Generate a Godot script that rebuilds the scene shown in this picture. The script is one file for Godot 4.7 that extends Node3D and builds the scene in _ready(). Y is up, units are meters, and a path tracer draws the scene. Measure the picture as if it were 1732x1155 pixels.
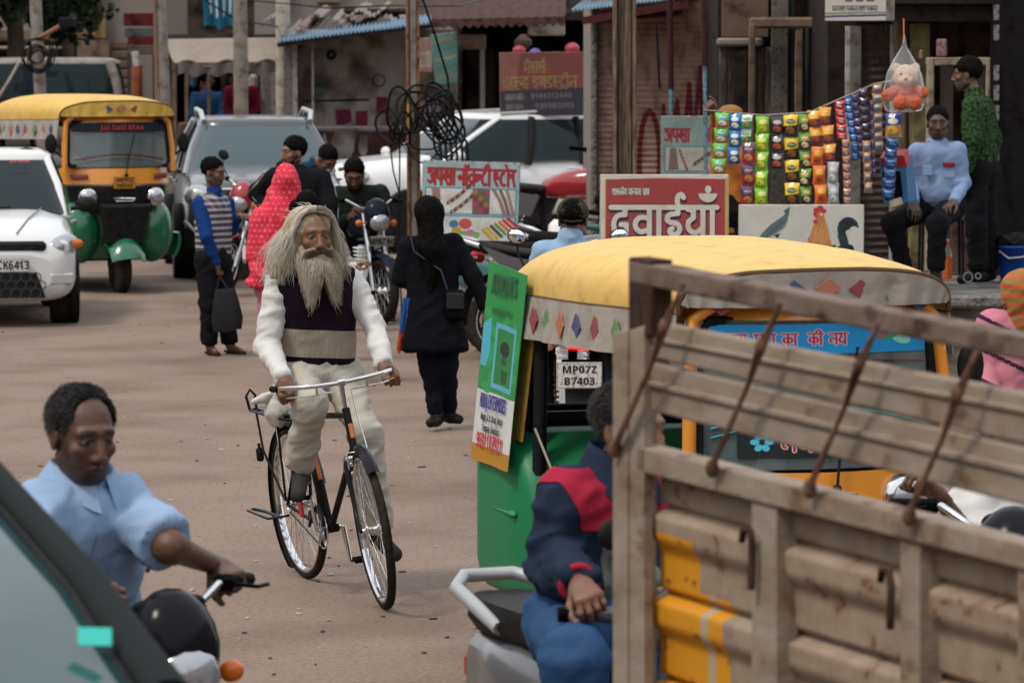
extends Node3D
# A busy Indian street: an old man with a long white beard rides a bicycle between auto rickshaws, parked cars and shops.
const F := 6500.0          # focal length in pixels of a 1732 x 1155 picture
const EYE := Vector3(0, 2.42, 0)
const TILT := -0.07636     # radians, looking slightly down
const UP := Vector3.UP
var cam_basis := Basis(Vector3.RIGHT, TILT)
var used := {}
var mats := {}
var nz := FastNoiseLite.new()
var fold := FastNoiseLite.new()
var rng := RandomNumberGenerator.new()

# ---- places -------------------------------------------------------------
func W(px: float, py: float, d: float) -> Vector3:      # a point seen at that place of the photograph, d metres away
	return EYE + cam_basis * (Vector3((px - 866.0) / F, (577.5 - py) / F, -1.0) * d)

func G(px: float, py: float, y := 0.0) -> Vector3:      # the same on level ground
	var r := cam_basis * Vector3((px - 866.0) / F, (577.5 - py) / F, -1.0)
	return EYE + r * ((y - EYE.y) / r.y)

func yaw_basis(deg: float) -> Basis:
	return Basis(UP, deg_to_rad(deg))

# ---- nodes --------------------------------------------------------------
func numbered(called: String) -> String:
	var n: int = used.get(called, 0)
	used[called] = n + 1
	return called if n == 0 else "%s_%03d" % [called, n]

func tag(o: Node, label: String, category: String, group := "", kind := "") -> Node:
	o.set_meta("label", label)
	o.set_meta("category", category)
	if group != "": o.set_meta("group", group)
	if kind != "": o.set_meta("kind", kind)
	return o

func thing(called: String, label: String, category: String, at := Vector3.ZERO, turn := 0.0, group := "") -> Node3D:
	var o := Node3D.new()
	o.name = numbered(called)
	o.position = at
	o.rotation.y = deg_to_rad(turn)
	tag(o, label, category, group)
	add_child(o)
	return o

func copy(o: Node3D, label: String, at: Vector3, turn := 0.0, group := "") -> Node3D:
	var c: Node3D = o.duplicate()
	c.name = numbered(str(o.name).get_slice("_0", 0))
	c.position = at
	c.rotation.y = deg_to_rad(turn)
	c.set_meta("label", label)
	if group != "": c.set_meta("group", group)
	add_child(c)
	return c

func put(parent: Node, called: String, mesh: Mesh, m: Material, xf := Transform3D()) -> MeshInstance3D:
	var o := MeshInstance3D.new()
	o.name = numbered(called) if parent == self else called
	o.mesh = mesh
	o.material_override = m
	o.transform = xf
	parent.add_child(o, true)
	return o

func nst() -> SurfaceTool:
	var s := SurfaceTool.new()
	s.begin(Mesh.PRIMITIVE_TRIANGLES)
	s.set_uv(Vector2.ZERO)
	return s

func fin(s: SurfaceTool) -> ArrayMesh:
	s.generate_normals()
	return s.commit()

func part(parent: Node, called: String, s: SurfaceTool, m: Material, xf := Transform3D()) -> MeshInstance3D:
	return put(parent, called, fin(s), m, xf)

func struct(called: String, s: SurfaceTool, m: Material) -> MeshInstance3D:
	var o := part(self, called, s, m)
	o.set_meta("kind", "structure")
	return o

# ---- materials ----------------------------------------------------------
func lin(r: float, g: float, b: float) -> Color:        # linear base colour
	return Color(r, g, b).linear_to_srgb()

func noise_tex(freq: float, size := 512, ramp: Array = [], seed_ := 1, oct := 5, normal := 0.0, kind := FastNoiseLite.TYPE_SIMPLEX_SMOOTH) -> Texture2D:
	var key := "tex%s" % [[freq, size, ramp, seed_, oct, normal, kind]]
	if mats.has(key): return mats[key]
	var n := FastNoiseLite.new()
	n.noise_type = kind
	n.frequency = freq
	n.fractal_octaves = oct
	n.seed = seed_
	var t := NoiseTexture2D.new()
	t.width = size; t.height = size; t.seamless = true
	t.noise = n
	if normal > 0.0:
		t.as_normal_map = true; t.bump_strength = normal
	if ramp.size():
		var gr := Gradient.new()
		gr.offsets = PackedFloat32Array(ramp.map(func(r): return r[0]))
		gr.colors = PackedColorArray(ramp.map(func(r): return r[1]))
		t.color_ramp = gr
	mats[key] = t
	return t

func gray(v: float) -> Color: return Color(v, v, v)

func mat(called: String, c: Color, rough := 0.7, metal := 0.0, look := "", scale := 1.0) -> StandardMaterial3D:
	# look: "cloth", "dirt" (blotchy wear), "paint" (clear coat), "rust", "wood", "skin", "rubber", "concrete", "vc" (vertex colours)
	if mats.has(called): return mats[called]
	var m := StandardMaterial3D.new()
	m.resource_name = called
	m.albedo_color = c.linear_to_srgb()
	m.roughness = rough
	m.metallic = metal
	m.cull_mode = BaseMaterial3D.CULL_DISABLED
	if c.get_luminance() < .07 and metal < .15: m.metallic_specular = .22
	var tri := look in ["cloth", "dirt", "rust", "wood", "concrete", "wall", "rubber", "tin", "canvas"]
	if tri:
		m.uv1_triplanar = true
		m.uv1_scale = Vector3.ONE * scale
	match look:
		"cloth":
			m.uv1_scale = Vector3.ONE * 9.0 * scale
			m.albedo_texture = noise_tex(0.09, 256, [[0.0, gray(.86)], [0.5, gray(.95)], [1.0, gray(1.0)]], 3, 3)
			m.normal_enabled = true
			m.normal_texture = noise_tex(0.07, 256, [], 5, 4, 5.0)
			m.normal_scale = 0.28
			m.rim_enabled = true; m.rim = 0.12; m.rim_tint = 1.0
			m.metallic_specular = .16
		"canvas":
			m.albedo_texture = noise_tex(0.012, 512, [[0.0, Color(.84, .8, .74)], [0.4, gray(.96)], [1.0, gray(1.0)]], 13, 6)
			m.normal_enabled = true
			m.normal_texture = noise_tex(0.008, 256, [], 15, 4, 9.0)
			m.normal_scale = 0.5
		"dirt":
			m.albedo_texture = noise_tex(0.01, 512, [[0.0, Color(.5, .44, .38)], [0.4, Color(.9, .87, .84)], [1.0, gray(1.0)]], 7, 6)
		"wall":
			m.albedo_texture = noise_tex(0.006, 512, [[0.0, Color(.42, .37, .33)], [0.35, Color(.74, .71, .68)], [0.6, gray(.95)], [1.0, gray(1.0)]], 21, 7)
			m.normal_enabled = true
			m.normal_texture = noise_tex(0.02, 256, [], 22, 5, 6.0)
			m.normal_scale = 0.5
		"concrete":
			m.albedo_texture = noise_tex(0.02, 512, [[0.0, Color(.5, .45, .4)], [0.5, gray(.88)], [1.0, gray(1.0)]], 9, 7)
			m.normal_enabled = true
			m.normal_texture = noise_tex(0.05, 256, [], 10, 5, 8.0)
			m.normal_scale = 0.7
		"rust":
			m.albedo_texture = noise_tex(0.013, 512, [[0.0, Color(.26, .13, .07)], [0.27, Color(.46, .27, .17)], [0.36, Color(.84, .78, .7)], [0.6, gray(.97)], [1.0, gray(1.0)]], 11, 7)
			m.normal_enabled = true
			m.normal_texture = noise_tex(0.03, 256, [], 12, 5, 5.0)
			m.normal_scale = 0.4
		"wood":
			m.uv1_scale = Vector3(6, .5, 6) * scale
			m.albedo_texture = noise_tex(0.02, 512, [[0.0, Color(.35, .28, .22)], [0.5, Color(.8, .75, .7)], [1.0, gray(1.0)]], 17, 6)
			m.normal_enabled = true
			m.normal_texture = noise_tex(0.02, 256, [], 18, 5, 6.0)
		"tin":
			m.albedo_texture = noise_tex(0.015, 512, [[0.0, Color(.45, .33, .25)], [0.35, Color(.85, .82, .8)], [1.0, gray(1.0)]], 19, 6)
		"rubber":
			m.uv1_scale = Vector3.ONE * 4.0
			m.albedo_texture = noise_tex(0.03, 256, [[0.0, Color(.6, .55, .5)], [1.0, gray(1.0)]], 23, 5)
		"paint":
			m.clearcoat_enabled = c.get_luminance() > .07; m.clearcoat = 0.5; m.clearcoat_roughness = 0.12
			m.uv1_triplanar = true
			m.roughness_texture = noise_tex(0.01, 256, [[0.0, gray(.65)], [1.0, gray(1.0)]], 25, 5)
		"vc":
			m.vertex_color_use_as_albedo = true
			m.uv1_triplanar = true
			m.uv1_scale = Vector3.ONE * 5.0
			m.normal_enabled = true
			m.normal_texture = noise_tex(0.03, 256, [], 27, 5, 4.0)
			m.normal_scale = 0.35
	mats[called] = m
	return m

func glass(called: String, c: Color, alpha: float) -> StandardMaterial3D:
	if mats.has(called): return mats[called]
	var m := StandardMaterial3D.new()
	m.resource_name = called
	m.albedo_color = Color(c.linear_to_srgb(), alpha)
	m.transparency = BaseMaterial3D.TRANSPARENCY_ALPHA
	m.roughness = 0.04
	m.metallic_specular = 0.5
	m.cull_mode = BaseMaterial3D.CULL_DISABLED
	mats[called] = m
	return m

func img_mat(called: String, im: Image, rough := 0.6) -> StandardMaterial3D:
	if mats.has(called): return mats[called]
	var m := StandardMaterial3D.new()
	m.resource_name = called
	im.generate_mipmaps()
	m.albedo_texture = ImageTexture.create_from_image(im)
	m.roughness = rough
	m.cull_mode = BaseMaterial3D.CULL_DISABLED
	mats[called] = m
	return m

# ---- shapes -------------------------------------------------------------
func solid(s: SurfaceTool, t: PackedVector3Array, smooth := true, uv := PackedVector2Array()) -> void:   # triangles of a closed shape, turned outwards
	var c := Vector3.ZERO
	for p in t: c += p
	c /= t.size()
	var vol := 0.0
	for i in range(0, t.size(), 3):
		vol += (t[i] - c).dot((t[i + 1] - c).cross(t[i + 2] - c))
	s.set_smooth_group(0 if smooth else -1)
	var has := uv.size() == t.size()
	for i in range(0, t.size(), 3):
		var o := [i, i + 1, i + 2] if vol < 0.0 else [i, i + 2, i + 1]
		for k in o:
			s.set_uv(uv[k] if has else Vector2.ZERO)
			s.add_vertex(t[k])

func quad_uv(s: SurfaceTool, a: Vector3, b: Vector3, c: Vector3, d: Vector3) -> void:   # a lower left, b lower right, c upper right, d upper left, seen from the front
	s.set_smooth_group(-1)
	var v := [a, d, c, a, c, b]
	var u := [Vector2(0, 1), Vector2(0, 0), Vector2(1, 0), Vector2(0, 1), Vector2(1, 0), Vector2(1, 1)]
	for i in 6:
		s.set_uv(u[i]); s.add_vertex(v[i])

func box(s: SurfaceTool, at: Vector3, size: Vector3, bev := 0.0, basis := Basis()) -> void:
	var h := size * 0.5
	var b := minf(bev, minf(h.x, minf(h.y, h.z)) * 0.9)
	var t := PackedVector3Array()
	if b <= 0.0:
		for ax in 3:
			for sg in [-1.0, 1.0]:
				var n := Vector3.ZERO; n[ax] = sg
				var u := Vector3.ZERO; u[(ax + 1) % 3] = 1
				var w := n.cross(u)
				var q := []
				for e in [[-1, -1], [1, -1], [1, 1], [-1, 1]]:
					q.append(at + basis * ((n + u * e[0] + w * e[1]) * h))
				t.append_array([q[0], q[1], q[2], q[0], q[2], q[3]])
		solid(s, t, false)
		return
	var f := func(sx: float, sy: float, sz: float, ax: int) -> Vector3:
		var p := Vector3(sx * (h.x - b), sy * (h.y - b), sz * (h.z - b))
		p[ax] += [sx, sy, sz][ax] * b
		return at + basis * p
	for ax in 3:
		var a1 := (ax + 1) % 3
		var a2 := (ax + 2) % 3
		for sg in [-1.0, 1.0]:
			var q := []
			for e in [[-1.0, -1.0], [1.0, -1.0], [1.0, 1.0], [-1.0, 1.0]]:
				var d := [0.0, 0.0, 0.0]
				d[ax] = sg; d[a1] = e[0] * sg; d[a2] = e[1]
				q.append(f.call(d[0], d[1], d[2], ax))
			t.append_array([q[0], q[1], q[2], q[0], q[2], q[3]])
	for ax in 3:      # bevels along each axis
		var a1 := (ax + 1) % 3
		var a2 := (ax + 2) % 3
		for s1 in [-1.0, 1.0]:
			for s2 in [-1.0, 1.0]:
				var q := []
				for e in [[-1.0, a1], [1.0, a1], [1.0, a2], [-1.0, a2]]:
					var d := [0.0, 0.0, 0.0]
					d[ax] = e[0]; d[a1] = s1; d[a2] = s2
					q.append(f.call(d[0], d[1], d[2], e[1]))
				if s1 * s2 > 0: t.append_array([q[0], q[2], q[1], q[0], q[3], q[2]])
				else: t.append_array([q[0], q[1], q[2], q[0], q[2], q[3]])
	for sx in [-1.0, 1.0]:
		for sy in [-1.0, 1.0]:
			for sz in [-1.0, 1.0]:
				var a: Vector3 = f.call(sx, sy, sz, 0)
				var e: Vector3 = f.call(sx, sy, sz, 1)
				var g: Vector3 = f.call(sx, sy, sz, 2)
				t.append_array([a, e, g] if sx * sy * sz > 0 else [a, g, e])
	solid(s, t, false)

func beam(s: SurfaceTool, a: Vector3, b: Vector3, w: float, h: float, bev := 0.0, up := UP) -> void:   # a box from a to b
	var z := (b - a).normalized()
	var x := up.cross(z)
	if x.length() < 0.01: x = Vector3.RIGHT.cross(z)
	x = x.normalized()
	box(s, (a + b) * 0.5, Vector3(w, h, (b - a).length()), bev, Basis(x, z.cross(x), z))

func rings(s: SurfaceTool, r: Array, cap := true, smooth := true, close := false) -> void:   # a loft through rings of equally many points
	var t := PackedVector3Array()
	var n: int = r[0].size()
	for i in (r.size() if close else r.size() - 1):
		var a = r[i]
		var b = r[(i + 1) % r.size()]
		for j in n:
			var k := (j + 1) % n
			t.append_array([a[j], a[k], b[k], a[j], b[k], b[j]])
	var side := t.size()
	if cap and not close:
		for e in [0, r.size() - 1]:
			var c := Vector3.ZERO
			for p in r[e]: c += p
			c /= n
			for j in n:
				var k := (j + 1) % n
				t.append_array([r[e][k], r[e][j], c] if e == 0 else [r[e][j], r[e][k], c])
	var c0 := Vector3.ZERO
	for p in t: c0 += p
	c0 /= t.size()
	var vol := 0.0
	for i in range(0, t.size(), 3):
		vol += (t[i] - c0).dot((t[i + 1] - c0).cross(t[i + 2] - c0))
	s.set_uv(Vector2.ZERO)
	for i in range(0, t.size(), 3):
		s.set_smooth_group(0 if smooth and i < side else -1)
		s.add_vertex(t[i])
		s.add_vertex(t[i + (1 if vol < 0.0 else 2)])
		s.add_vertex(t[i + (2 if vol < 0.0 else 1)])

func tube(s: SurfaceTool, pts: Array, r, sides := 8, close := false, flat := Vector2.ONE) -> void:   # r: one radius or one per point
	var rr := []
	var x := Vector3.ZERO
	var n := pts.size()
	for i in n:
		var d: Vector3
		if close: d = pts[(i + 1) % n] - pts[(i - 1 + n) % n]
		else: d = pts[mini(i + 1, n - 1)] - pts[maxi(i - 1, 0)]
		d = d.normalized()
		if i == 0:
			x = (UP if absf(d.y) < 0.9 else Vector3.RIGHT).cross(d).normalized()
		else:
			x = (x - d * x.dot(d)).normalized()
		var y := d.cross(x)
		var ra: float = r[i] if r is Array else r
		var ring := PackedVector3Array()
		for k in sides:
			var a := TAU * k / sides
			ring.append(pts[i] + (x * cos(a) * flat.x + y * sin(a) * flat.y) * ra)
		rr.append(ring)
	rings(s, rr, true, true, close)

func lathe(s: SurfaceTool, prof: Array, xf := Transform3D(), segs := 20, smooth := true) -> void:   # prof: [radius, height along y]
	var rr := []
	for p in prof:
		var ring := PackedVector3Array()
		for k in segs:
			var a := TAU * k / segs
			ring.append(xf * Vector3(cos(a) * maxf(p[0], 1e-4), p[1], sin(a) * maxf(p[0], 1e-4)))
		rr.append(ring)
	rings(s, rr, true, smooth)

func aim(at: Vector3, dir: Vector3) -> Transform3D:      # y axis along dir
	var y := dir.normalized()
	var x := (Vector3.FORWARD if absf(y.z) < 0.9 else Vector3.RIGHT).cross(y).normalized()
	return Transform3D(Basis(x, y, x.cross(y)), at)

func ball(s: SurfaceTool, at: Vector3, r: Vector3, segs := 14, rows := 9, basis := Basis()) -> void:
	var rr := []
	for i in rows + 1:
		var a := PI * i / rows
		var ring := PackedVector3Array()
		for k in segs:
			var b := TAU * k / segs
			ring.append(at + basis * (Vector3(sin(a) * cos(b), cos(a), sin(a) * sin(b)) * r + Vector3(0, 0, 1e-5)))
		rr.append(ring)
	rings(s, rr, false)

func ring_tube(s: SurfaceTool, at: Vector3, axis: Vector3, R: float, r: float, n := 28, sides := 8, flat := Vector2.ONE) -> void:
	var xf := aim(at, axis)
	var pts := []
	for i in n:
		var a := TAU * i / n
		pts.append(xf * Vector3(cos(a) * R, 0, sin(a) * R))
	tube(s, pts, r, sides, true, flat)

func prism(s: SurfaceTool, poly: PackedVector2Array, xf: Transform3D, depth: float, bev := 0.0, uv := false) -> void:   # a polygon in x y, extruded from z = -depth / 2 to depth / 2
	var t := PackedVector3Array()
	var u := PackedVector2Array()
	var idx := Geometry2D.triangulate_polygon(poly)
	var lo := poly[0]; var hi := poly[0]
	for p in poly:
		lo = lo.min(p); hi = hi.max(p)
	var inner := poly
	if bev > 0.0:
		var off := Geometry2D.offset_polygon(poly, -bev)
		if off.size() == 1 and off[0].size() == poly.size():
			var best := 0
			for k in poly.size():
				if off[0][k].distance_to(poly[0]) < off[0][best].distance_to(poly[0]): best = k
			inner = PackedVector2Array()
			for k in poly.size(): inner.append(off[0][(k + best) % poly.size()])
	for z in [-0.5, 0.5]:
		for i in range(0, idx.size(), 3):
			for k in ([0, 1, 2] if z < 0 else [0, 2, 1]):
				var p := inner[idx[i + k]]
				t.append(xf * Vector3(p.x, p.y, z * depth))
				u.append(Vector2((p.x - lo.x) / (hi.x - lo.x), (hi.y - p.y) / (hi.y - lo.y)))
	if idx.size() and (poly[idx[1]] - poly[idx[0]]).cross(poly[idx[2]] - poly[idx[0]]) > 0.0:
		pass
	var cw := Geometry2D.is_polygon_clockwise(poly)
	var tri_cw := idx.size() > 0 and (poly[idx[1]] - poly[idx[0]]).cross(poly[idx[2]] - poly[idx[0]]) < 0.0
	var side := PackedVector3Array()
	var n := poly.size()
	var levels := [[inner, -0.5], [poly, -0.5 + bev / depth], [poly, 0.5 - bev / depth], [inner, 0.5]] if inner != poly else [[poly, -0.5], [poly, 0.5]]
	for l in levels.size() - 1:
		var A: PackedVector2Array = levels[l][0]
		var B: PackedVector2Array = levels[l + 1][0]
		var za: float = levels[l][1] * depth
		var zb: float = levels[l + 1][1] * depth
		for i in n:
			var j := (i + 1) % n
			var a := xf * Vector3(A[i].x, A[i].y, za)
			var b := xf * Vector3(A[j].x, A[j].y, za)
			var c := xf * Vector3(B[j].x, B[j].y, zb)
			var d := xf * Vector3(B[i].x, B[i].y, zb)
			if cw == tri_cw: side.append_array([a, c, b, a, d, c])
			else: side.append_array([a, b, c, a, c, d])
	# the sides must wind against the caps' shared edges: check by volume
	var both := t.duplicate()
	both.append_array(side)
	for i in side.size(): u.append(Vector2(0, 0))
	var v1 := absf(volume(both))
	var flip := PackedVector3Array()
	for i in range(0, side.size(), 3): flip.append_array([side[i], side[i + 2], side[i + 1]])
	var other := t.duplicate()
	other.append_array(flip)
	solid(s, both if v1 > absf(volume(other)) else other, false, u if uv else PackedVector2Array())

func volume(t: PackedVector3Array) -> float:
	var c := Vector3.ZERO
	for p in t: c += p
	c /= t.size()
	var vol := 0.0
	for i in range(0, t.size(), 3): vol += (t[i] - c).dot((t[i + 1] - c).cross(t[i + 2] - c))
	return vol

func sheet(s: SurfaceTool, fn: Callable, nu: int, nv: int, thick := 0.004, uv := true) -> void:   # fn(u, v) -> point; a cloth or panel with thickness; u to the right, v upwards as seen from its front
	var g := []
	for j in nv + 1:
		var row := PackedVector3Array()
		for i in nu + 1: row.append(fn.call(float(i) / nu, float(j) / nv))
		g.append(row)
	var nrm := []
	for j in nv + 1:
		var row := PackedVector3Array()
		for i in nu + 1:
			var du: Vector3 = g[j][mini(i + 1, nu)] - g[j][maxi(i - 1, 0)]
			var dv: Vector3 = g[mini(j + 1, nv)][i] - g[maxi(j - 1, 0)][i]
			row.append(du.cross(dv).normalized())
		nrm.append(row)
	for side in 2:
		s.set_smooth_group(1 + side)
		for j in nv:
			for i in nu:
				var q := [[i, j], [i, j + 1], [i + 1, j + 1], [i, j], [i + 1, j + 1], [i + 1, j]] if side == 0 else [[i, j], [i + 1, j + 1], [i, j + 1], [i, j], [i + 1, j], [i + 1, j + 1]]
				for e in q:
					if uv: s.set_uv(Vector2(float(e[0]) / nu, 1.0 - float(e[1]) / nv))
					s.add_vertex(g[e[1]][e[0]] - (nrm[e[1]][e[0]] * thick if side == 1 else Vector3.ZERO))
	s.set_smooth_group(-1)
	s.set_uv(Vector2(0.01, 0.01))
	var rim := []
	for i in nu + 1: rim.append([i, 0])
	for j in range(1, nv + 1): rim.append([nu, j])
	for i in range(nu - 1, -1, -1): rim.append([i, nv])
	for j in range(nv - 1, 0, -1): rim.append([0, j])
	for k in rim.size():
		var e = rim[k]
		var f = rim[(k + 1) % rim.size()]
		var a: Vector3 = g[e[1]][e[0]]
		var b: Vector3 = g[f[1]][f[0]]
		var c: Vector3 = b - nrm[f[1]][f[0]] * thick
		var d: Vector3 = a - nrm[e[1]][e[0]] * thick
		for p in [a, b, c, a, c, d]: s.add_vertex(p)

func text(parent: Node, called: String, words: String, xf: Transform3D, height: float, m: Material, wide := 1.0, bold := true, mono := false) -> MeshInstance3D:   # raised lettering, facing +z, centred
	var key := "text" + words + str(bold) + str(mono)
	if not mats.has(key):
		var f := SystemFont.new()
		f.font_names = PackedStringArray(["Droid Sans Mono" if mono else "Droid Sans"])
		f.font_weight = 700 if bold else 400
		var tm := TextMesh.new()
		tm.text = words; tm.font = f; tm.font_size = 32; tm.pixel_size = 1.0 / (32.0 * 0.72); tm.depth = 0.02
		tm.curve_step = 3.0
		mats[key] = tm
	return put(parent, called, mats[key], m, xf * Transform3D(Basis.from_scale(Vector3(height * wide, height, height))))

func panel(parent: Node, called: String, a: Vector3, b: Vector3, c: Vector3, d: Vector3, m: Material) -> MeshInstance3D:
	var s := nst()
	quad_uv(s, a, b, c, d)
	return part(parent, called, s, m)

# ---- drawing flat print -------------------------------------------------
func canvas(w: int, h: int, c: Color) -> Image:
	var im := Image.create(w, h, false, Image.FORMAT_RGBA8)
	im.fill(c)
	return im

func dirty(im: Image, amount: float, tone := Color(.35, .28, .22)) -> void:   # faded and stained print
	for y in im.get_height():
		for x in im.get_width():
			var n := nz.get_noise_2d(x * 0.9, y * 0.9) * 0.6 + nz.get_noise_2d(x * 7.0 + 90, y * 7.0) * 0.4
			var c := im.get_pixel(x, y)
			im.set_pixel(x, y, c.lerp(tone, clampf(amount * (0.35 + n), 0.0, 0.85)))

func pen(im: Image, pts: Array, w: float, c: Color) -> void:    # a thick line through points, in pixels
	for i in pts.size() - 1:
		var a: Vector2 = pts[i]
		var b: Vector2 = pts[i + 1]
		var lo := a.min(b) - Vector2(w, w)
		var hi := a.max(b) + Vector2(w, w)
		var ab := b - a
		var l2 := maxf(ab.length_squared(), 1e-6)
		for y in range(maxi(int(lo.y), 0), mini(int(hi.y) + 1, im.get_height())):
			for x in range(maxi(int(lo.x), 0), mini(int(hi.x) + 1, im.get_width())):
				var p := Vector2(x + 0.5, y + 0.5)
				var d := p.distance_to(a + ab * clampf((p - a).dot(ab) / l2, 0, 1)) - w * 0.5
				if d < 0.5: im.set_pixel(x, y, im.get_pixel(x, y).lerp(c, clampf(0.5 - d, 0, 1)))

func fill_poly(im: Image, pts: Array, c: Color) -> void:
	var poly := PackedVector2Array(pts)
	var lo := poly[0]; var hi := poly[0]
	for p in poly:
		lo = lo.min(p); hi = hi.max(p)
	for y in range(maxi(int(lo.y), 0), mini(int(hi.y) + 1, im.get_height())):
		for x in range(maxi(int(lo.x), 0), mini(int(hi.x) + 1, im.get_width())):
			if Geometry2D.is_point_in_polygon(Vector2(x + .5, y + .5), poly): im.set_pixel(x, y, c)

func disc(im: Image, at: Vector2, rx: float, ry: float, c: Color, turn := 0.0) -> void:
	var r := maxf(rx, ry)
	for y in range(maxi(int(at.y - r), 0), mini(int(at.y + r) + 2, im.get_height())):
		for x in range(maxi(int(at.x - r), 0), mini(int(at.x + r) + 2, im.get_width())):
			var q := (Vector2(x + .5, y + .5) - at).rotated(-turn) / Vector2(rx, ry)
			var d := (q.length() - 1.0) * minf(rx, ry)
			if d < 0.5: im.set_pixel(x, y, im.get_pixel(x, y).lerp(c, clampf(0.5 - d, 0, 1)))

# Hindi letters as pen strokes: x to the right, y down from the head line (0) to the foot (1)
func arc(cx: float, cy: float, rx: float, ry: float, a0: float, a1: float, n := 8) -> Array:
	var o := []
	for i in n + 1:
		var a := deg_to_rad(lerpf(a0, a1, float(i) / n))
		o.append(Vector2(cx + cos(a) * rx, cy + sin(a) * ry))
	return o

func V(a: Array) -> Array:
	var o := []
	for i in range(0, a.size(), 2): o.append(Vector2(a[i], a[i + 1]))
	return o

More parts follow.
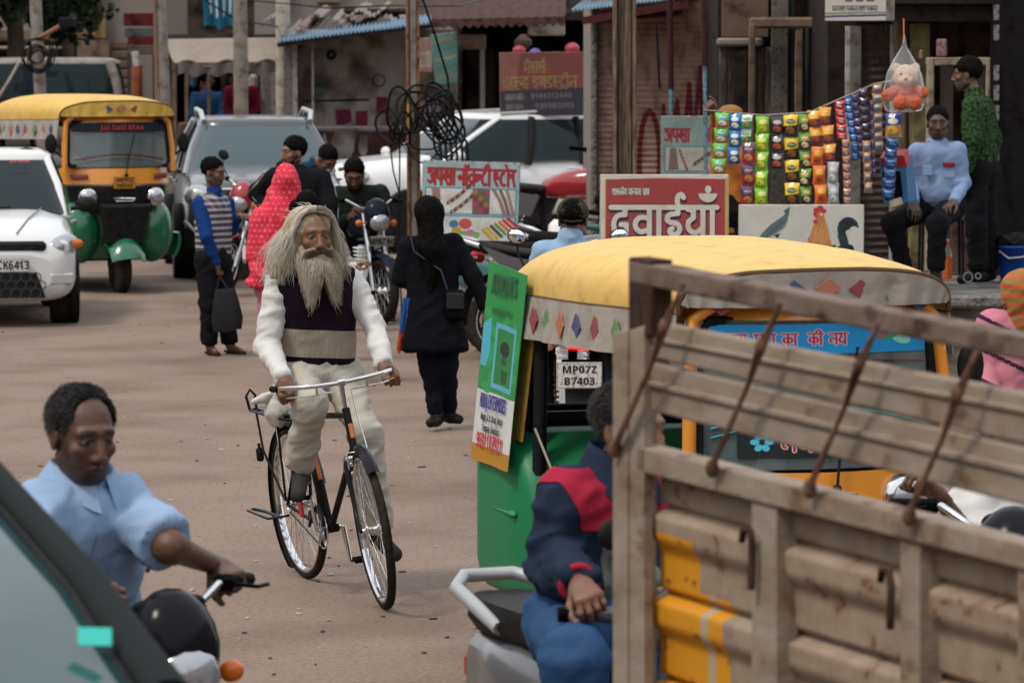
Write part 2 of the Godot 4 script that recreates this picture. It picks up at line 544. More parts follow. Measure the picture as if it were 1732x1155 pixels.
func glyph(g: String) -> Array:   # [width, strokes, head line?]
	match g:
		"aa": return [.28, [V([.14, 0, .14, 1])], true]
		"ii": return [.28, [V([.14, 0, .14, 1]), arc(-.04, -.02, .18, .3, 180, 360)], true]
		"o": return [.28, [V([.14, 0, .14, 1]), V([.14, 0, -.08, -.32])], true]
		"aw": return [.28, [V([.14, 0, .14, 1]), arc(.14, -.3, .16, .16, 20, 160)], true]
		"a": return [.78, [arc(.2, .3, .17, .16, 200, 420), arc(.2, .66, .2, .22, -70, 150), V([.3, .46, .6, .46]), V([.62, 0, .62, 1])], true]
		"ph_": return [.66, [V([.08, 0, .08, .45]) + arc(.24, .45, .16, .2, 180, 0), V([.4, 0, .4, 1]), V([.4, .5, .6, .4, .62, .62])], true]
		"s": return [.72, [V([.16, 0, .1, .28]) + arc(.2, .34, .12, .14, 150, 0), V([.3, .2, .26, .44, .1, .6, .36, 1]), V([.2, .52, .58, .52]), V([.58, 0, .58, 1])], true]
		"s_": return [.5, [V([.16, 0, .1, .28]) + arc(.2, .34, .12, .14, 150, 0), V([.3, .2, .26, .44, .1, .6, .36, 1]), V([.2, .52, .5, .52])], true]
		"n": return [.64, [V([.5, 0, .5, 1]), V([.5, .5, .22, .5]), arc(.16, .52, .09, .1, 0, 360)], true]
		"n_": return [.42, [V([.42, .5, .22, .5]), arc(.16, .52, .09, .1, 0, 360)], true]
		"v": return [.66, [V([.52, 0, .52, 1]), V([.52, .35, .3, .32]) + arc(.3, .56, .2, .24, 270, 90) + V([.52, .72])], true]
		"l_": return [.5, [arc(.18, .55, .13, .22, 330, 120), arc(.4, .55, .1, .22, 200, 360), V([.3, .4, .3, .62])], true]
		"tt": return [.62, [V([.34, 0, .34, .2]) + arc(.36, .58, .24, .38, 265, 60)], true]
		"tt_r": return [.62, [V([.34, 0, .34, .2]) + arc(.36, .5, .22, .32, 265, 60), V([.34, .84, .12, 1.1]), V([.34, .84, .58, 1.1])], true]
		"r": return [.46, [V([.3, 0, .26, .32]) + arc(.18, .3, .12, .16, 30, 190), V([.24, .44, .4, 1])], true]
		"sh": return [.74, [arc(.22, .26, .12, .14, 120, 400), V([.28, .4, .1, .58, .34, .98]), V([.6, 0, .6, 1]), V([.3, .3, .44, .02])], true]
		"k": return [.78, [V([.4, 0, .4, 1]), V([.4, .36, .22, .34]) + arc(.22, .54, .15, .19, 270, 90) + V([.4, .64]), V([.4, .44]) + arc(.56, .54, .14, .2, 230, 440)], true]
		"y": return [.68, [V([.1, .06, .26, .1, .26, .34, .12, .46]) + arc(.3, .58, .2, .24, 200, 60) + V([.54, .66]), V([.54, 0, .54, 1])], true]
		"m": return [.66, [V([.12, 0, .12, .62]), arc(.12, .7, .09, .1, 0, 360), V([.12, .62, .52, .62]), V([.52, 0, .52, 1])], true]
		"t": return [.62, [V([.48, 0, .48, 1]), V([.48, .4, .3, .4]) + arc(.3, .64, .2, .26, 270, 130)], true]
		"p": return [.62, [V([.12, 0, .12, .4]) + arc(.3, .46, .18, .2, 180, 60) + V([.48, .6]), V([.48, 0, .48, 1])], true]
		"pr": return [.62, [V([.12, 0, .12, .4]) + arc(.3, .46, .18, .2, 180, 60) + V([.48, .6]), V([.48, 0, .48, 1]), V([.46, .7, .16, .96])], true]
		"pt": return [.62, [V([.12, 0, .12, .3]) + arc(.3, .32, .18, .12, 180, 60) + V([.48, .4]), V([.48, 0, .48, 1]), V([.48, .6, .2, .6, .14, .9])], true]
		"d": return [.62, [V([.42, 0, .42, .24, .3, .24]) + arc(.3, .57, .22, .33, 270, 120), V([.2, .84, .44, .98]), V([.3, .56, .46, .56, .46, 1])], true]
		"ee": return [.62, [V([.42, 0, .42, .2, .26, .22]) + arc(.26, .36, .16, .14, 260, 110) + arc(.28, .7, .2, .2, 270, 420) + arc(.3, .78, .12, .1, 60, 250), V([.44, 0]) + arc(.5, -.22, .1, .2, 160, 330)], true]
		"i": return [.6, [V([.42, 0, .42, .2, .26, .22]) + arc(.26, .36, .16, .14, 260, 110) + arc(.28, .66, .2, .16, 270, 420) + V([.18, .8, .4, 1.05])], true]
		"uu": return [.86, [arc(.2, .24, .17, .16, 200, 420), arc(.2, .6, .2, .22, -70, 150), V([.3, .42, .5, .36]) + arc(.62, .55, .16, .22, 240, 400), V([.3, .9, .5, 1.05])], true]
		"nn_": return [.6, [V([.1, 0, .1, .5]) + arc(.22, .5, .12, .18, 180, 0) + V([.34, 0]), V([.5, 0, .5, 1])], true]
		"dd": return [.58, [V([.42, 0, .42, .18, .22, .24]) + arc(.24, .4, .16, .16, 230, 90) + arc(.28, .74, .18, .18, 270, 460)], true]
		"j": return [.68, [V([.54, 0, .54, 1]), V([.54, .5, .2, .44]) + arc(.22, .62, .14, .18, 260, 100)], true]
		"h": return [.56, [V([.34, 0, .34, .2, .18, .24]) + arc(.22, .36, .12, .12, 220, 60) + arc(.24, .62, .16, .14, 280, 130) + V([.44, .98])], true]
		"ch": return [.66, [V([.08, .36, .5, .36]), V([.16, .36]) + arc(.3, .6, .16, .2, 180, 40), V([.52, 0, .52, 1])], true]
		"ai": return [0.0, [V([-.14, 0, -.34, -.3]), V([-.14, 0, -.46, -.2])], true]
		"reph": return [0.0, [arc(-.1, -.16, .14, .16, 120, 330)], true]
		"moon": return [0.0, [arc(-.14, -.34, .24, .2, 10, 170), arc(-.14, -.46, .05, .06, 0, 360)], true]
		"dot": return [.3, [V([.1, .3, .12, .3]), V([.1, .75, .12, .75])], false]
		"-": return [.4, [V([.05, .5, .3, .5])], false]
		"0": return [.55, [arc(.25, .5, .18, .42, 0, 360, 14)], false]
		"1": return [.4, [V([.06, .25, .22, .08, .22, .95])], false]
		"2": return [.55, [arc(.25, .3, .17, .22, 190, 370) + V([.06, .94, .44, .94])], false]
		"3": return [.55, [arc(.23, .28, .17, .2, 200, 440) + arc(.23, .7, .19, .24, -80, 150)], false]
		"4": return [.55, [V([.36, .95, .36, .08, .05, .68, .48, .68])], false]
		"5": return [.55, [V([.42, .1, .12, .1, .1, .45]) + arc(.22, .66, .19, .26, -110, 150)], false]
		"7": return [.5, [V([.06, .1, .42, .1, .18, .95])], false]
		"8": return [.55, [arc(.25, .28, .15, .2, 0, 360, 12), arc(.25, .7, .18, .24, 0, 360, 12)], false]
		"6": return [.55, [arc(.25, .66, .18, .26, 0, 360, 12), V([.08, .6, .3, .08])], false]
		"9": return [.55, [arc(.25, .34, .18, .26, 0, 360, 12), V([.42, .4, .24, .95])], false]
	return [.35, [], false]    # a gap between words

func hindi(im: Image, words: String, x: float, y: float, size: float, w: float, c: Color, wide := 1.0, slant := 0.0) -> float:   # glyph codes with blanks between; "." is a gap; x, y of the head line's left end
	var x0 := x
	for g in words.split(" "):
		var d := glyph(g)
		for st in d[1]:
			pen(im, st.map(func(p): return Vector2(x + p.x * size * wide, y + p.y * size + (x - x0 + p.x * size * wide) * slant)), w, c)
		if d[2] and d[0] > 0.0:
			pen(im, [Vector2(x, y + (x - x0) * slant), Vector2(x + d[0] * size * wide, y + (x + d[0] * size * wide - x0) * slant)], w, c)
		x += d[0] * size * wide
	return x

# ---- bodies: a field of tapered limbs, joined smoothly and meshed as surface nets -------------------------------
# a limb is [a, b, ra, rb, kind, k]: kind 0 round, 1 cut flat at b, 2 ellipsoid (a centre, b radii), 3 hollowed-out ellipsoid; k is its own blend width
func cone(a: Vector3, b: Vector3, ra: float, rb: float, kind := 0, k := -1.0) -> Array: return [a, b, ra, rb, kind, k]
func egg(a: Vector3, r: Vector3, k := -1.0) -> Array: return [a, r, 0.0, 0.0, 2, k]
func dig(a: Vector3, r: Vector3, k := -1.0) -> Array: return [a, r, 0.0, 0.0, 3, k]

func field(P: Array, h: float, k: float) -> Array:      # -> [vertices, normals, indices]
	var n := P.size()
	var pa := PackedVector3Array(); var pb := PackedVector3Array()
	var ra := PackedFloat32Array(); var rb := PackedFloat32Array()
	var kd := PackedInt32Array(); var pk := PackedFloat32Array(); var il := PackedFloat32Array()
	var lo := Vector3.ONE * 1e9; var hi := -lo
	for p in P:
		pa.append(p[0]); ra.append(p[2]); rb.append(p[3]); kd.append(p[4]); pk.append(k if p[5] < 0.0 else p[5])
		if p[4] < 2:
			var ab: Vector3 = p[1] - p[0]
			pb.append(ab); il.append(1.0 / maxf(ab.length_squared(), 1e-9))
			var m := Vector3.ONE * (maxf(p[2], p[3]) + k)
			lo = lo.min(p[0] - m).min(p[1] - m); hi = hi.max(p[0] + m).max(p[1] + m)
		else:
			pb.append(p[1]); il.append(minf(p[1].x, minf(p[1].y, p[1].z)))
			if p[4] == 2:
				lo = lo.min(p[0] - p[1] - Vector3.ONE * k); hi = hi.max(p[0] + p[1] + Vector3.ONE * k)
	var B := 5
	var S := B + 1
	var nb := Vector3i(((hi - lo) / (h * B)).ceil()) + Vector3i.ONE
	var sx := nb.x * B + 3
	var sxy := sx * (nb.y * B + 3)
	var reach := h * B * 0.5 * 1.7321
	var verts := PackedVector3Array()
	var where := {}
	var qs := PackedInt32Array()
	var val := PackedFloat32Array(); val.resize(S * S * S)
	for bz in nb.z:
		for by in nb.y:
			for bx in nb.x:
				var o := lo + Vector3(bx, by, bz) * (h * B)
				var c := o + Vector3.ONE * (h * B * 0.5)
				var L := PackedInt32Array()
				var dm := 1e9
				for i in n:
					var d: float
					if kd[i] < 2:
						var q := c - pa[i]
						var t := clampf(q.dot(pb[i]) * il[i], 0.0, 1.0)
						d = (q - pb[i] * t).length() - lerpf(ra[i], rb[i], t)
					else:
						var q := c - pa[i]
						var k0 := (q / pb[i]).length()
						d = k0 * (k0 - 1.0) / maxf((q / (pb[i] * pb[i])).length(), 1e-6) if k0 > 0.001 else -il[i]
					if kd[i] != 3 and d < dm: dm = d
					if d < reach * 1.25 + pk[i]: L.append(i)
				if dm > reach * 1.25 + k * 0.3 or L.is_empty(): continue
				if dm < -reach * 1.6 - k:
					var cut := false
					for i in L:
						if kd[i] == 3 or kd[i] == 1: cut = true
					if not cut: continue
				var id := 0
				var neg := 0
				for z in S:
					for y in S:
						for x in S:
							var p := o + Vector3(x, y, z) * h
							var f := 1e3
							for i in L:
								var q := p - pa[i]
								var d: float
								var ty := kd[i]
								if ty < 2:
									var t0 := q.dot(pb[i]) * il[i]
									var t := clampf(t0, 0.0, 1.0)
									if ty == 1 and t0 > 1.0:
										d = maxf((q - pb[i] * t0).length() - rb[i], (t0 - 1.0) * pb[i].length())
									else:
										d = (q - pb[i] * t).length() - (ra[i] + (rb[i] - ra[i]) * t)
								else:
									var k0 := (q / pb[i]).length()
									d = k0 * (k0 - 1.0) / maxf((q / (pb[i] * pb[i])).length(), 1e-6) if k0 > 0.001 else -il[i]
								var kk := pk[i]
								if ty == 3:
									var e := maxf(kk - absf(f + d), 0.0) / kk
									f = maxf(f, -d) + e * e * kk * 0.25
								else:
									var e := maxf(kk - absf(f - d), 0.0) / kk
									f = minf(f, d) - e * e * kk * 0.25
							val[id] = f
							id += 1
							if f < 0.0: neg += 1
				if neg == 0 or neg == S * S * S: continue
				for z in B:
					for y in B:
						for x in B:
							var i0 := x + S * (y + S * z)
							var v := [val[i0], val[i0 + 1], val[i0 + S], val[i0 + S + 1], val[i0 + S * S], val[i0 + S * S + 1], val[i0 + S * S + S], val[i0 + S * S + S + 1]]
							var m := 0
							for e in 8:
								if v[e] < 0.0: m |= 1 << e
							if m == 0 or m == 255: continue
							var sum := Vector3.ZERO
							var cnt := 0
							for ax in 3:
								var st := 1 << ax
								for e in 8:
									if e & st: continue
									var v0: float = v[e]
									var v1: float = v[e | st]
									if (v0 < 0.0) == (v1 < 0.0): continue
									var q := Vector3(e & 1, (e >> 1) & 1, (e >> 2) & 1)
									q[ax] += v0 / (v0 - v1)
									sum += q
									cnt += 1
							var gx := bx * B + x + 1
							var gy := by * B + y + 1
							var gz := bz * B + z + 1
							var key := gx + gy * sx + gz * sxy
							where[key] = verts.size()
							verts.append(o + (Vector3(x, y, z) + sum / cnt) * h)
							if (v[0] < 0.0) != (v[1] < 0.0): qs.append_array([key, key - sx, key - sx - sxy, key - sxy, 1 if v[0] < 0.0 else 0])
							if (v[0] < 0.0) != (v[2] < 0.0): qs.append_array([key, key - sxy, key - 1 - sxy, key - 1, 1 if v[0] < 0.0 else 0])
							if (v[0] < 0.0) != (v[4] < 0.0): qs.append_array([key, key - 1, key - 1 - sx, key - sx, 1 if v[0] < 0.0 else 0])
	var idx := PackedInt32Array()
	for i in range(0, qs.size(), 5):
		if not (where.has(qs[i]) and where.has(qs[i + 1]) and where.has(qs[i + 2]) and where.has(qs[i + 3])): continue
		var a: int = where[qs[i]]; var b: int = where[qs[i + 1]]; var c: int = where[qs[i + 2]]; var d: int = where[qs[i + 3]]
		if qs[i + 4] == 0: idx.append_array([a, b, c, a, c, d])
		else: idx.append_array([a, c, b, a, d, c])
	return [verts, normals_of(verts, idx), idx]

func normals_of(v: PackedVector3Array, idx: PackedInt32Array) -> PackedVector3Array:
	var nr := PackedVector3Array(); nr.resize(v.size())
	for i in range(0, idx.size(), 3):
		var a := idx[i]; var b := idx[i + 1]; var c := idx[i + 2]
		var f := (v[c] - v[a]).cross(v[b] - v[a])
		nr[a] += f; nr[b] += f; nr[c] += f
	for i in nr.size(): nr[i] = nr[i].normalized()
	return nr

func crumple(g: Array, amp: float, freq := 9.0, stretch := Vector3(1, 2.2, 1)) -> Array:    # folds in cloth
	var v: PackedVector3Array = g[0]
	var nr: PackedVector3Array = g[1]
	for i in v.size():
		var p := v[i] * freq * 50.0
		p = Vector3(p.x + .7 * p.y, p.y - .45 * p.x, p.z + .3 * p.y)
		v[i] += nr[i] * amp * (fold.get_noise_3dv(p * stretch * .8) * 1.2 + nz.get_noise_3dv(p * 0.6) * .5)
	g[0] = v
	g[1] = normals_of(v, g[2])
	return g

func join_geo(a: Array, b: Array, xf: Transform3D) -> void:   # adds b, moved, to a; both may carry colours as a fourth entry
	var flip := xf.basis.determinant() < 0.0
	var v: PackedVector3Array = a[0]
	var nr: PackedVector3Array = a[1]
	var ix: PackedInt32Array = a[2]
	var n := v.size()
	var nb := xf.basis.inverse().transposed()
	for p in b[0]: v.append(xf * p)
	for p in b[1]: nr.append((nb * p).normalized())
	var bi: PackedInt32Array = b[2]
	for i in range(0, bi.size(), 3):
		ix.append(n + bi[i])
		ix.append(n + bi[i + (2 if flip else 1)])
		ix.append(n + bi[i + (1 if flip else 2)])
	a[0] = v; a[1] = nr; a[2] = ix
	if a.size() > 3:
		var c: PackedColorArray = a[3]
		c.append_array(b[3])
		a[3] = c

func geo_mesh(g: Array) -> ArrayMesh:
	var arr := []
	arr.resize(Mesh.ARRAY_MAX)
	arr[Mesh.ARRAY_VERTEX] = g[0]; arr[Mesh.ARRAY_NORMAL] = g[1]; arr[Mesh.ARRAY_INDEX] = g[2]
	if g.size() > 3: arr[Mesh.ARRAY_COLOR] = g[3]
	var m := ArrayMesh.new()
	m.add_surface_from_arrays(Mesh.PRIMITIVE_TRIANGLES, arr)
	return m

# ---- head, hair and hands ------------------------------------------------
func head_shape() -> Array:      # eye line at y = 0, crown 0.115 above, chin 0.115 below, face towards +z
	if mats.has("head"): return mats["head"]
	var P := [
		egg(Vector3(0, .034, -.014), Vector3(.075, .082, .096)), egg(Vector3(0, -.03, .018), Vector3(.06, .086, .074), .03),
		egg(Vector3(0, -.082, .04), Vector3(.038, .032, .042), .035), cone(Vector3(-.05, -.06, .0), Vector3(-.02, -.095, .045), .022, .018, 0, .03), cone(Vector3(.05, -.06, .0), Vector3(.02, -.095, .045), .022, .018, 0, .03),
		cone(Vector3(-.042, .02, .07), Vector3(-.01, .026, .085), .012, .011, 0, .014), cone(Vector3(.042, .02, .07), Vector3(.01, .026, .085), .012, .011, 0, .014)]
	for s in [-1.0, 1.0]:
		P.append(dig(Vector3(s * .031, .001, .098), Vector3(.02, .0125, .02), .012))
		P.append(egg(Vector3(s * .043, -.026, .058), Vector3(.021, .018, .02), .02))
		P.append(egg(Vector3(s * .0305, .0, .0725), Vector3(.0148, .0125, .0135), .003))
		P.append(cone(Vector3(s * .046, .004, .072), Vector3(s * .018, .0105, .085), .0035, .004, 0, .004))
		P.append(cone(Vector3(s * .046, -.002, .072), Vector3(s * .018, -.01, .083), .003, .0035, 0, .005))
		P.append(egg(Vector3(s * .0125, -.043, .097), Vector3(.0095, .008, .012), .006))
		P.append(egg(Vector3(s * .077, -.01, -.008), Vector3(.008, .029, .018), .008))
		P.append(dig(Vector3(s * .087, -.006, .0), Vector3(.006, .017, .009), .006))
	P.append(cone(Vector3(0, .016, .087), Vector3(0, -.038, .108), .0085, .0125, 0, .012))
	P.append(cone(Vector3(-.02, -.069, .082), Vector3(0, -.066, .094), .005, .0062, 0, .006))
	P.append(cone(Vector3(.02, -.069, .082), Vector3(0, -.066, .094), .005, .0062, 0, .006))
	P.append(cone(Vector3(-.017, -.077, .082), Vector3(.017, -.077, .082), .0062, .0062, 0, .006))
	P.append(dig(Vector3(0, -.072, .1), Vector3(.024, .0022, .012), .004))
	mats["head"] = field(P, 0.0036, 0.02)
	return mats["head"]

func head_colors(skin: Color, hairc: Color, stubble: float) -> PackedColorArray:
	var c := PackedColorArray()
	for p: Vector3 in head_shape()[0]:
		var col := skin
		var ax := absf(p.x)
		var n := nz.get_noise_3dv(p * 900.0)
		col = col.lerp(skin * 0.8, clampf(n * 0.8 + .1, 0, 1))
		if p.z > .06 and p.y > -.045 and p.y < -.0: col = col.lerp(Color(skin.r * 1.15, skin.g * .92, skin.b * .85), .35)
		if ax < .026 and p.z > .074 and p.y < -.0585 and p.y > -.086: col = Color(skin.r * .8, skin.g * .6, skin.b * .6)
		var eye := Vector3(ax, p.y, p.z) - Vector3(.0305, 0, .0725)
		if eye.length() < .0155 and eye.z > .0045 and absf(p.y + .0008) < .0046:
			col = Color(.13, .11, .095)
			if Vector2(eye.x, eye.y).length() < .0072: col = Color(.012, .008, .006)
		elif eye.length() < .018 and eye.z > .004 and absf(p.y) < .008: col = skin * .55
		if ax > .011 and ax < .05 and p.z > .06 and absf(p.y - (.0235 + .004 * sin(ax * 60.0))) < .0055: col = col.lerp(hairc, .85)
		if stubble > 0.0:
			var b := 0.0
			if p.y < -.05 and p.z > -.01 and ax + .0 < .08: b = clampf((-.05 - p.y) * 60.0, 0, 1)
			if ax < .032 and p.y < -.049 and p.y > -.066 and p.z > .07: b = 1.3
			if ax < .022 and p.y < -.06 and p.y > -.083 and p.z > .076: b = 0.0
			if ax > .05 and p.y < .0 and p.z > .0 and p.z < .045: b = maxf(b, clampf(-p.y * 40.0, 0, 1) * .9)
			col = col.lerp(hairc, clampf(b * stubble * (0.8 + n), 0, .95))
		c.append(col)
	return c

func hair_shape(style: String) -> Array:
	var key := "hair" + style
	if mats.has(key): return mats[key]
	var P := []
	match style:
		"short", "balding":
			P = [egg(Vector3(0, .042, -.02), Vector3(.083, .087, .1)), dig(Vector3(0, -.035, .092), Vector3(.072, .1, .085), .012), dig(Vector3(0, -.1, .0), Vector3(.12, .07, .3), .01), dig(Vector3(.088, -.035, .012), Vector3(.02, .05, .026), .008), dig(Vector3(-.088, -.035, .012), Vector3(.02, .05, .026), .008)]
			if style == "balding": P[1] = dig(Vector3(0, .03, .1), Vector3(.058, .105, .09), .02)
		"thick":
			P = [egg(Vector3(0, .046, -.018), Vector3(.085, .093, .103)), dig(Vector3(0, -.04, .094), Vector3(.074, .1, .08), .012), dig(Vector3(0, -.11, .0), Vector3(.12, .07, .3), .01)]
		"long":
			P = [egg(Vector3(0, .04, -.022), Vector3(.086, .09, .103)), dig(Vector3(0, -.05, .1), Vector3(.064, .125, .1), .012),
				cone(Vector3(0, .0, -.05), Vector3(.01, -.2, -.09), .08, .078, 0, .05), cone(Vector3(.01, -.2, -.09), Vector3(.02, -.46, -.1), .075, .035, 0, .04), cone(Vector3(-.05, 0, -.02), Vector3(-.05, -.2, -.03), .045, .03)]
		"beard":
			P = [cone(Vector3(-.062, -.035, .012), Vector3(-.035, -.095, .05), .012, .02, 0, .02), cone(Vector3(.062, -.035, .012), Vector3(.035, -.095, .05), .012, .02, 0, .02), cone(Vector3(-.03, -.1, .055), Vector3(.03, -.1, .055), .024, .024, 0, .02), cone(Vector3(-.026, -.062, .084), Vector3(.026, -.062, .084), .007, .007, 0, .008), dig(Vector3(0, -.075, .1), Vector3(.02, .009, .03), .008)]
	var g := field(P, 0.006, 0.02)
	var v: PackedVector3Array = g[0]
	for i in v.size(): v[i] += g[1][i] * (nz.get_noise_3dv(v[i] * Vector3(1500, 700, 1500)) * .009 + nz.get_noise_3dv(v[i] * 5000.0) * .004)
	g[0] = v
	g[1] = normals_of(v, g[2])
	mats[key] = g
	return g

func hand_shape(curl: float, spread := 0.12, thumb := 0.6) -> Array:     # wrist at the origin, fingers along +y, palm towards +z, thumb on the +x side
	var key := "hand%s" % [[curl, spread, thumb]]
	if mats.has(key): return mats[key]
	var P := [cone(Vector3(0, -.02, 0), Vector3(0, .02, 0), .026, .026)]
	var base := [Vector3(.029, .084, .002), Vector3(.0095, .09, 0), Vector3(-.0105, .086, 0), Vector3(-.029, .077, .003)]
	var lens := [.07, .078, .072, .056]
	for i in 4:
		P.append(cone(Vector3(base[i].x * .55, .008, 0), base[i], .017, .0125, 0, .014))
		var dirx: float = (1.5 - i) * spread
		var a := 0.0
		var p: Vector3 = base[i]
		var r := [.0103, .0098, .0098, .0086]
		for j in 3:
			a += curl * [1.15, 1.35, .9][j] + .06
			var d := Vector3(dirx * cos(a), cos(a), sin(a)).normalized()
			var q: Vector3 = p + d * lens[i] * [.46, .31, .23][j]
			P.append(cone(p, q, r[i] * (1.0 - j * .09), r[i] * (.93 - j * .09), 0, .004))
			p = q
	var t0 := Vector3(.022, .022, .006)
	var t1 := t0 + Vector3(.75 - thumb * .35, .6, .2 + thumb * .55).normalized() * .042
	var t2 := t1 + Vector3(.4 - thumb * .5, .75, .2 + thumb * .6).normalized() * .032
	var t3 := t2 + Vector3(.1 - thumb * .5, .8, .2 + thumb * .5).normalized() * .026
	P.append(cone(t0, t1, .0165, .0125, 0, .012))
	P.append(cone(t1, t2, .0115, .0105, 0, .004))
	P.append(cone(t2, t3, .0102, .0085, 0, .004))
	mats[key] = field(P, 0.0045, 0.012)
	return mats[key]

# ---- people ---------------------------------------------------------------
func person(label: String, d: float, base: Vector2, J: Dictionary, o: Dictionary, group := "") -> Node3D:
	# J: joint -> [px, py, metres behind d]; l and r are the left and right of the picture. o: clothes, hair, skin, hands.
	var at := W(base.x, base.y, d)
	var root := thing("person", label, "person", at, 0.0, group)
	var j := {}
	for n in J: j[n] = W(J[n][0], J[n][1], d + J[n][2]) - at
	var k: float = o.get("k", 1.0)
	var hs: float = o.get("hs", k)
	var skin: Color = o.get("skin", Color(.2, .098, .058))
	var hairc: Color = o.get("hairc", Color(.012, .01, .009))
	var hb := Basis.from_euler(Vector3(deg_to_rad(-o.get("pitch", 0.0)), deg_to_rad(o.get("yaw", 0.0)), deg_to_rad(o.get("roll", 0.0))))
	var sm: Vector3 = (j.shl + j.shr) * 0.5
	var ax: Vector3 = (j.shr - j.shl).normalized()
	var hip: bool = j.has("hil")
	var hm: Vector3 = (j.hil + j.hir) * 0.5 if hip else sm + Vector3(0, -.5, 0)
	var hax: Vector3 = (j.hir - j.hil).normalized() if hip else ax
	var up: Vector3 = (sm - hm).normalized()
	var neck: Vector3 = j.get("neck", sm + up * .045 * k)
	var head: Vector3 = j.head
	var col := func(r: float, hem: float, flat: int) -> Array:    # the trunk; hem is how far below the hips it ends
		var q := []
		for s in [-1.0, 1.0]:
			q.append(cone(sm + ax * s * .074 * k - up * .075 * k, hm + hax * s * .062 * k - up * hem, (.098 + r) * k, (.094 + r) * k * o.get("girth", 1.0), flat, .06 * k))
		q.append(cone(j.shl * .88 + sm * .12, j.shr * .88 + sm * .12, (.052 + r) * k, (.052 + r) * k, 0, .06 * k))
		q.append(cone(sm - up * .02, neck - up * (.014 if flat else -.015), (.075 + r) * k, (.055 + r) * k, flat, .05 * k))
		if o.has("belly"): q.append(egg(hm.lerp(sm, .3) + ax.cross(up) * .05, Vector3(.15, .17, .15) * k * o.belly, .08))
		return q
	# body: one continuous skin
	var P: Array = col.call(-.018, -.02, 0)
	P.append(cone(neck - up * .03, head + hb * Vector3(0, -.045, -.018) * hs, .052 * k, .047 * k, 0, .03))
	for s in ["l", "r"]:
		if j.has("el" + s):
			P.append(cone(j["sh" + s], j["el" + s], .048 * k, .039 * k))
			if j.has("wr" + s): P.append(cone(j["el" + s], j["wr" + s], .039 * k, .0255 * k))
		if j.has("kn" + s):
			P.append(cone(j["hi" + s], j["kn" + s], .07 * k, .05 * k))
			if j.has("an" + s):
				P.append(cone(j["kn" + s], j["an" + s], .05 * k, .036 * k))
				if j.has("to" + s) and (not o.has("shoes") or o.shoes.get("sandal", false)):
					P.append(cone(j["an" + s] + Vector3(0, -.03, 0), j["to" + s], .034 * k, .024 * k))
	var h: float = o.get("h", .017)
	var g := field(P, h, .035)
	var cl := PackedColorArray()
	for p in g[0]: cl.append(skin * (1.0 + nz.get_noise_3dv(p * 300.0) * .2))
	g.append(cl)
	var hg := head_shape().duplicate()
	hg.append(head_colors(skin, hairc, o.get("stubble", 0.0)))
	join_geo(g, hg, Transform3D(hb.scaled(Vector3.ONE * hs * o.get("headw", 1.0)), head))
	for s in ["l", "r"]:
		if not (j.has("hf" + s) and j.has("wr" + s)): continue
		var hp: Array = o.get("hand" + s, [.25, Vector3(0, 0, -1), 1.0])     # curl, palm direction, which side the thumb is on
		var y: Vector3 = (j["hf" + s] - j["wr" + s]).normalized()
		var z: Vector3 = hp[1]
		z = (z - y * z.dot(y)).normalized()
		var x: Vector3 = y.cross(z) * hp[2]
		var hand := hand_shape(hp[0], hp[3] if hp.size() > 3 else .12, hp[4] if hp.size() > 4 else .6).duplicate()
		var hc := PackedColorArray()
		for p in hand[0]: hc.append(skin * (0.92 + nz.get_noise_3dv(p * 700.0) * .2) if p.y < .1 else skin * .95)
		hand.append(hc)
		join_geo(g, hand, Transform3D(Basis(x, y, z).scaled_local(Vector3.ONE * k * o.get("hands", 1.0)), j["wr" + s]))
	put(root, "body", geo_mesh(g), mat("skin", Color.WHITE, .52, 0, "vc"))
	# clothes
	if o.has("shirt"):
		var c: Dictionary = o.shirt
		var r: float = c.get("r", .004)
		var Q: Array = col.call(r, c.get("hem", .06), 1)
		var sl: float = c.get("sleeve", 1.0)
		for s in ["l", "r"]:
			if not j.has("el" + s) or sl <= 0.0: continue
			var a: Vector3 = j["sh" + s]; var b: Vector3 = j["el" + s]
			var rr: float = r + c.get("loose", 0.0)
			if sl <= .6: Q.append(cone(a, a.lerp(b, sl / .55), (.064 + rr) * k, (.066 + rr) * k, 1))
			else:
				Q.append(cone(a, b, (.057 + rr) * k, (.047 + rr) * k, 0))
				if j.has("wr" + s): Q.append(cone(b, b.lerp(j["wr" + s], sl), (.047 + rr) * k, (.037 + rr * .7) * k, 1))
		if c.get("collar", true): Q.append(cone(neck - up * .02, neck + up * .03 + hb.z * .004, (.063 + r) * k, (.058 + r) * k, 1, .012))
		if c.has("vneck"): Q.append(dig(neck + ax.cross(up) * .085 * k - up * .03 * k, Vector3(.035, .1, .06) * k, .01))
		part_geo(root, c.get("name", "shirt"), crumple(field(Q, c.get("h", h), .03), c.get("amp", .006)), c.m)
	if o.has("vest"):
		var c: Dictionary = o.vest
		var Q: Array = col.call(c.get("r", .014), c.get("hem", .04), 1)
		if c.has("vneck"): Q.append(dig(neck + ax.cross(up) * .09 * k + up * .0, Vector3(.05, c.vneck, .07) * k, .012))
		for s in ["l", "r"]:
			var sh: Vector3 = j["sh" + s]
			var out: Vector3 = (sh - sm).normalized()
			Q.append(dig(sh + out * .055 * k - up * .05 * k, Vector3(.05, .115, .13) * k, .01))
		part_geo(root, c.get("name", "vest"), crumple(field(Q, c.get("h", h), .03), .003), c.m)
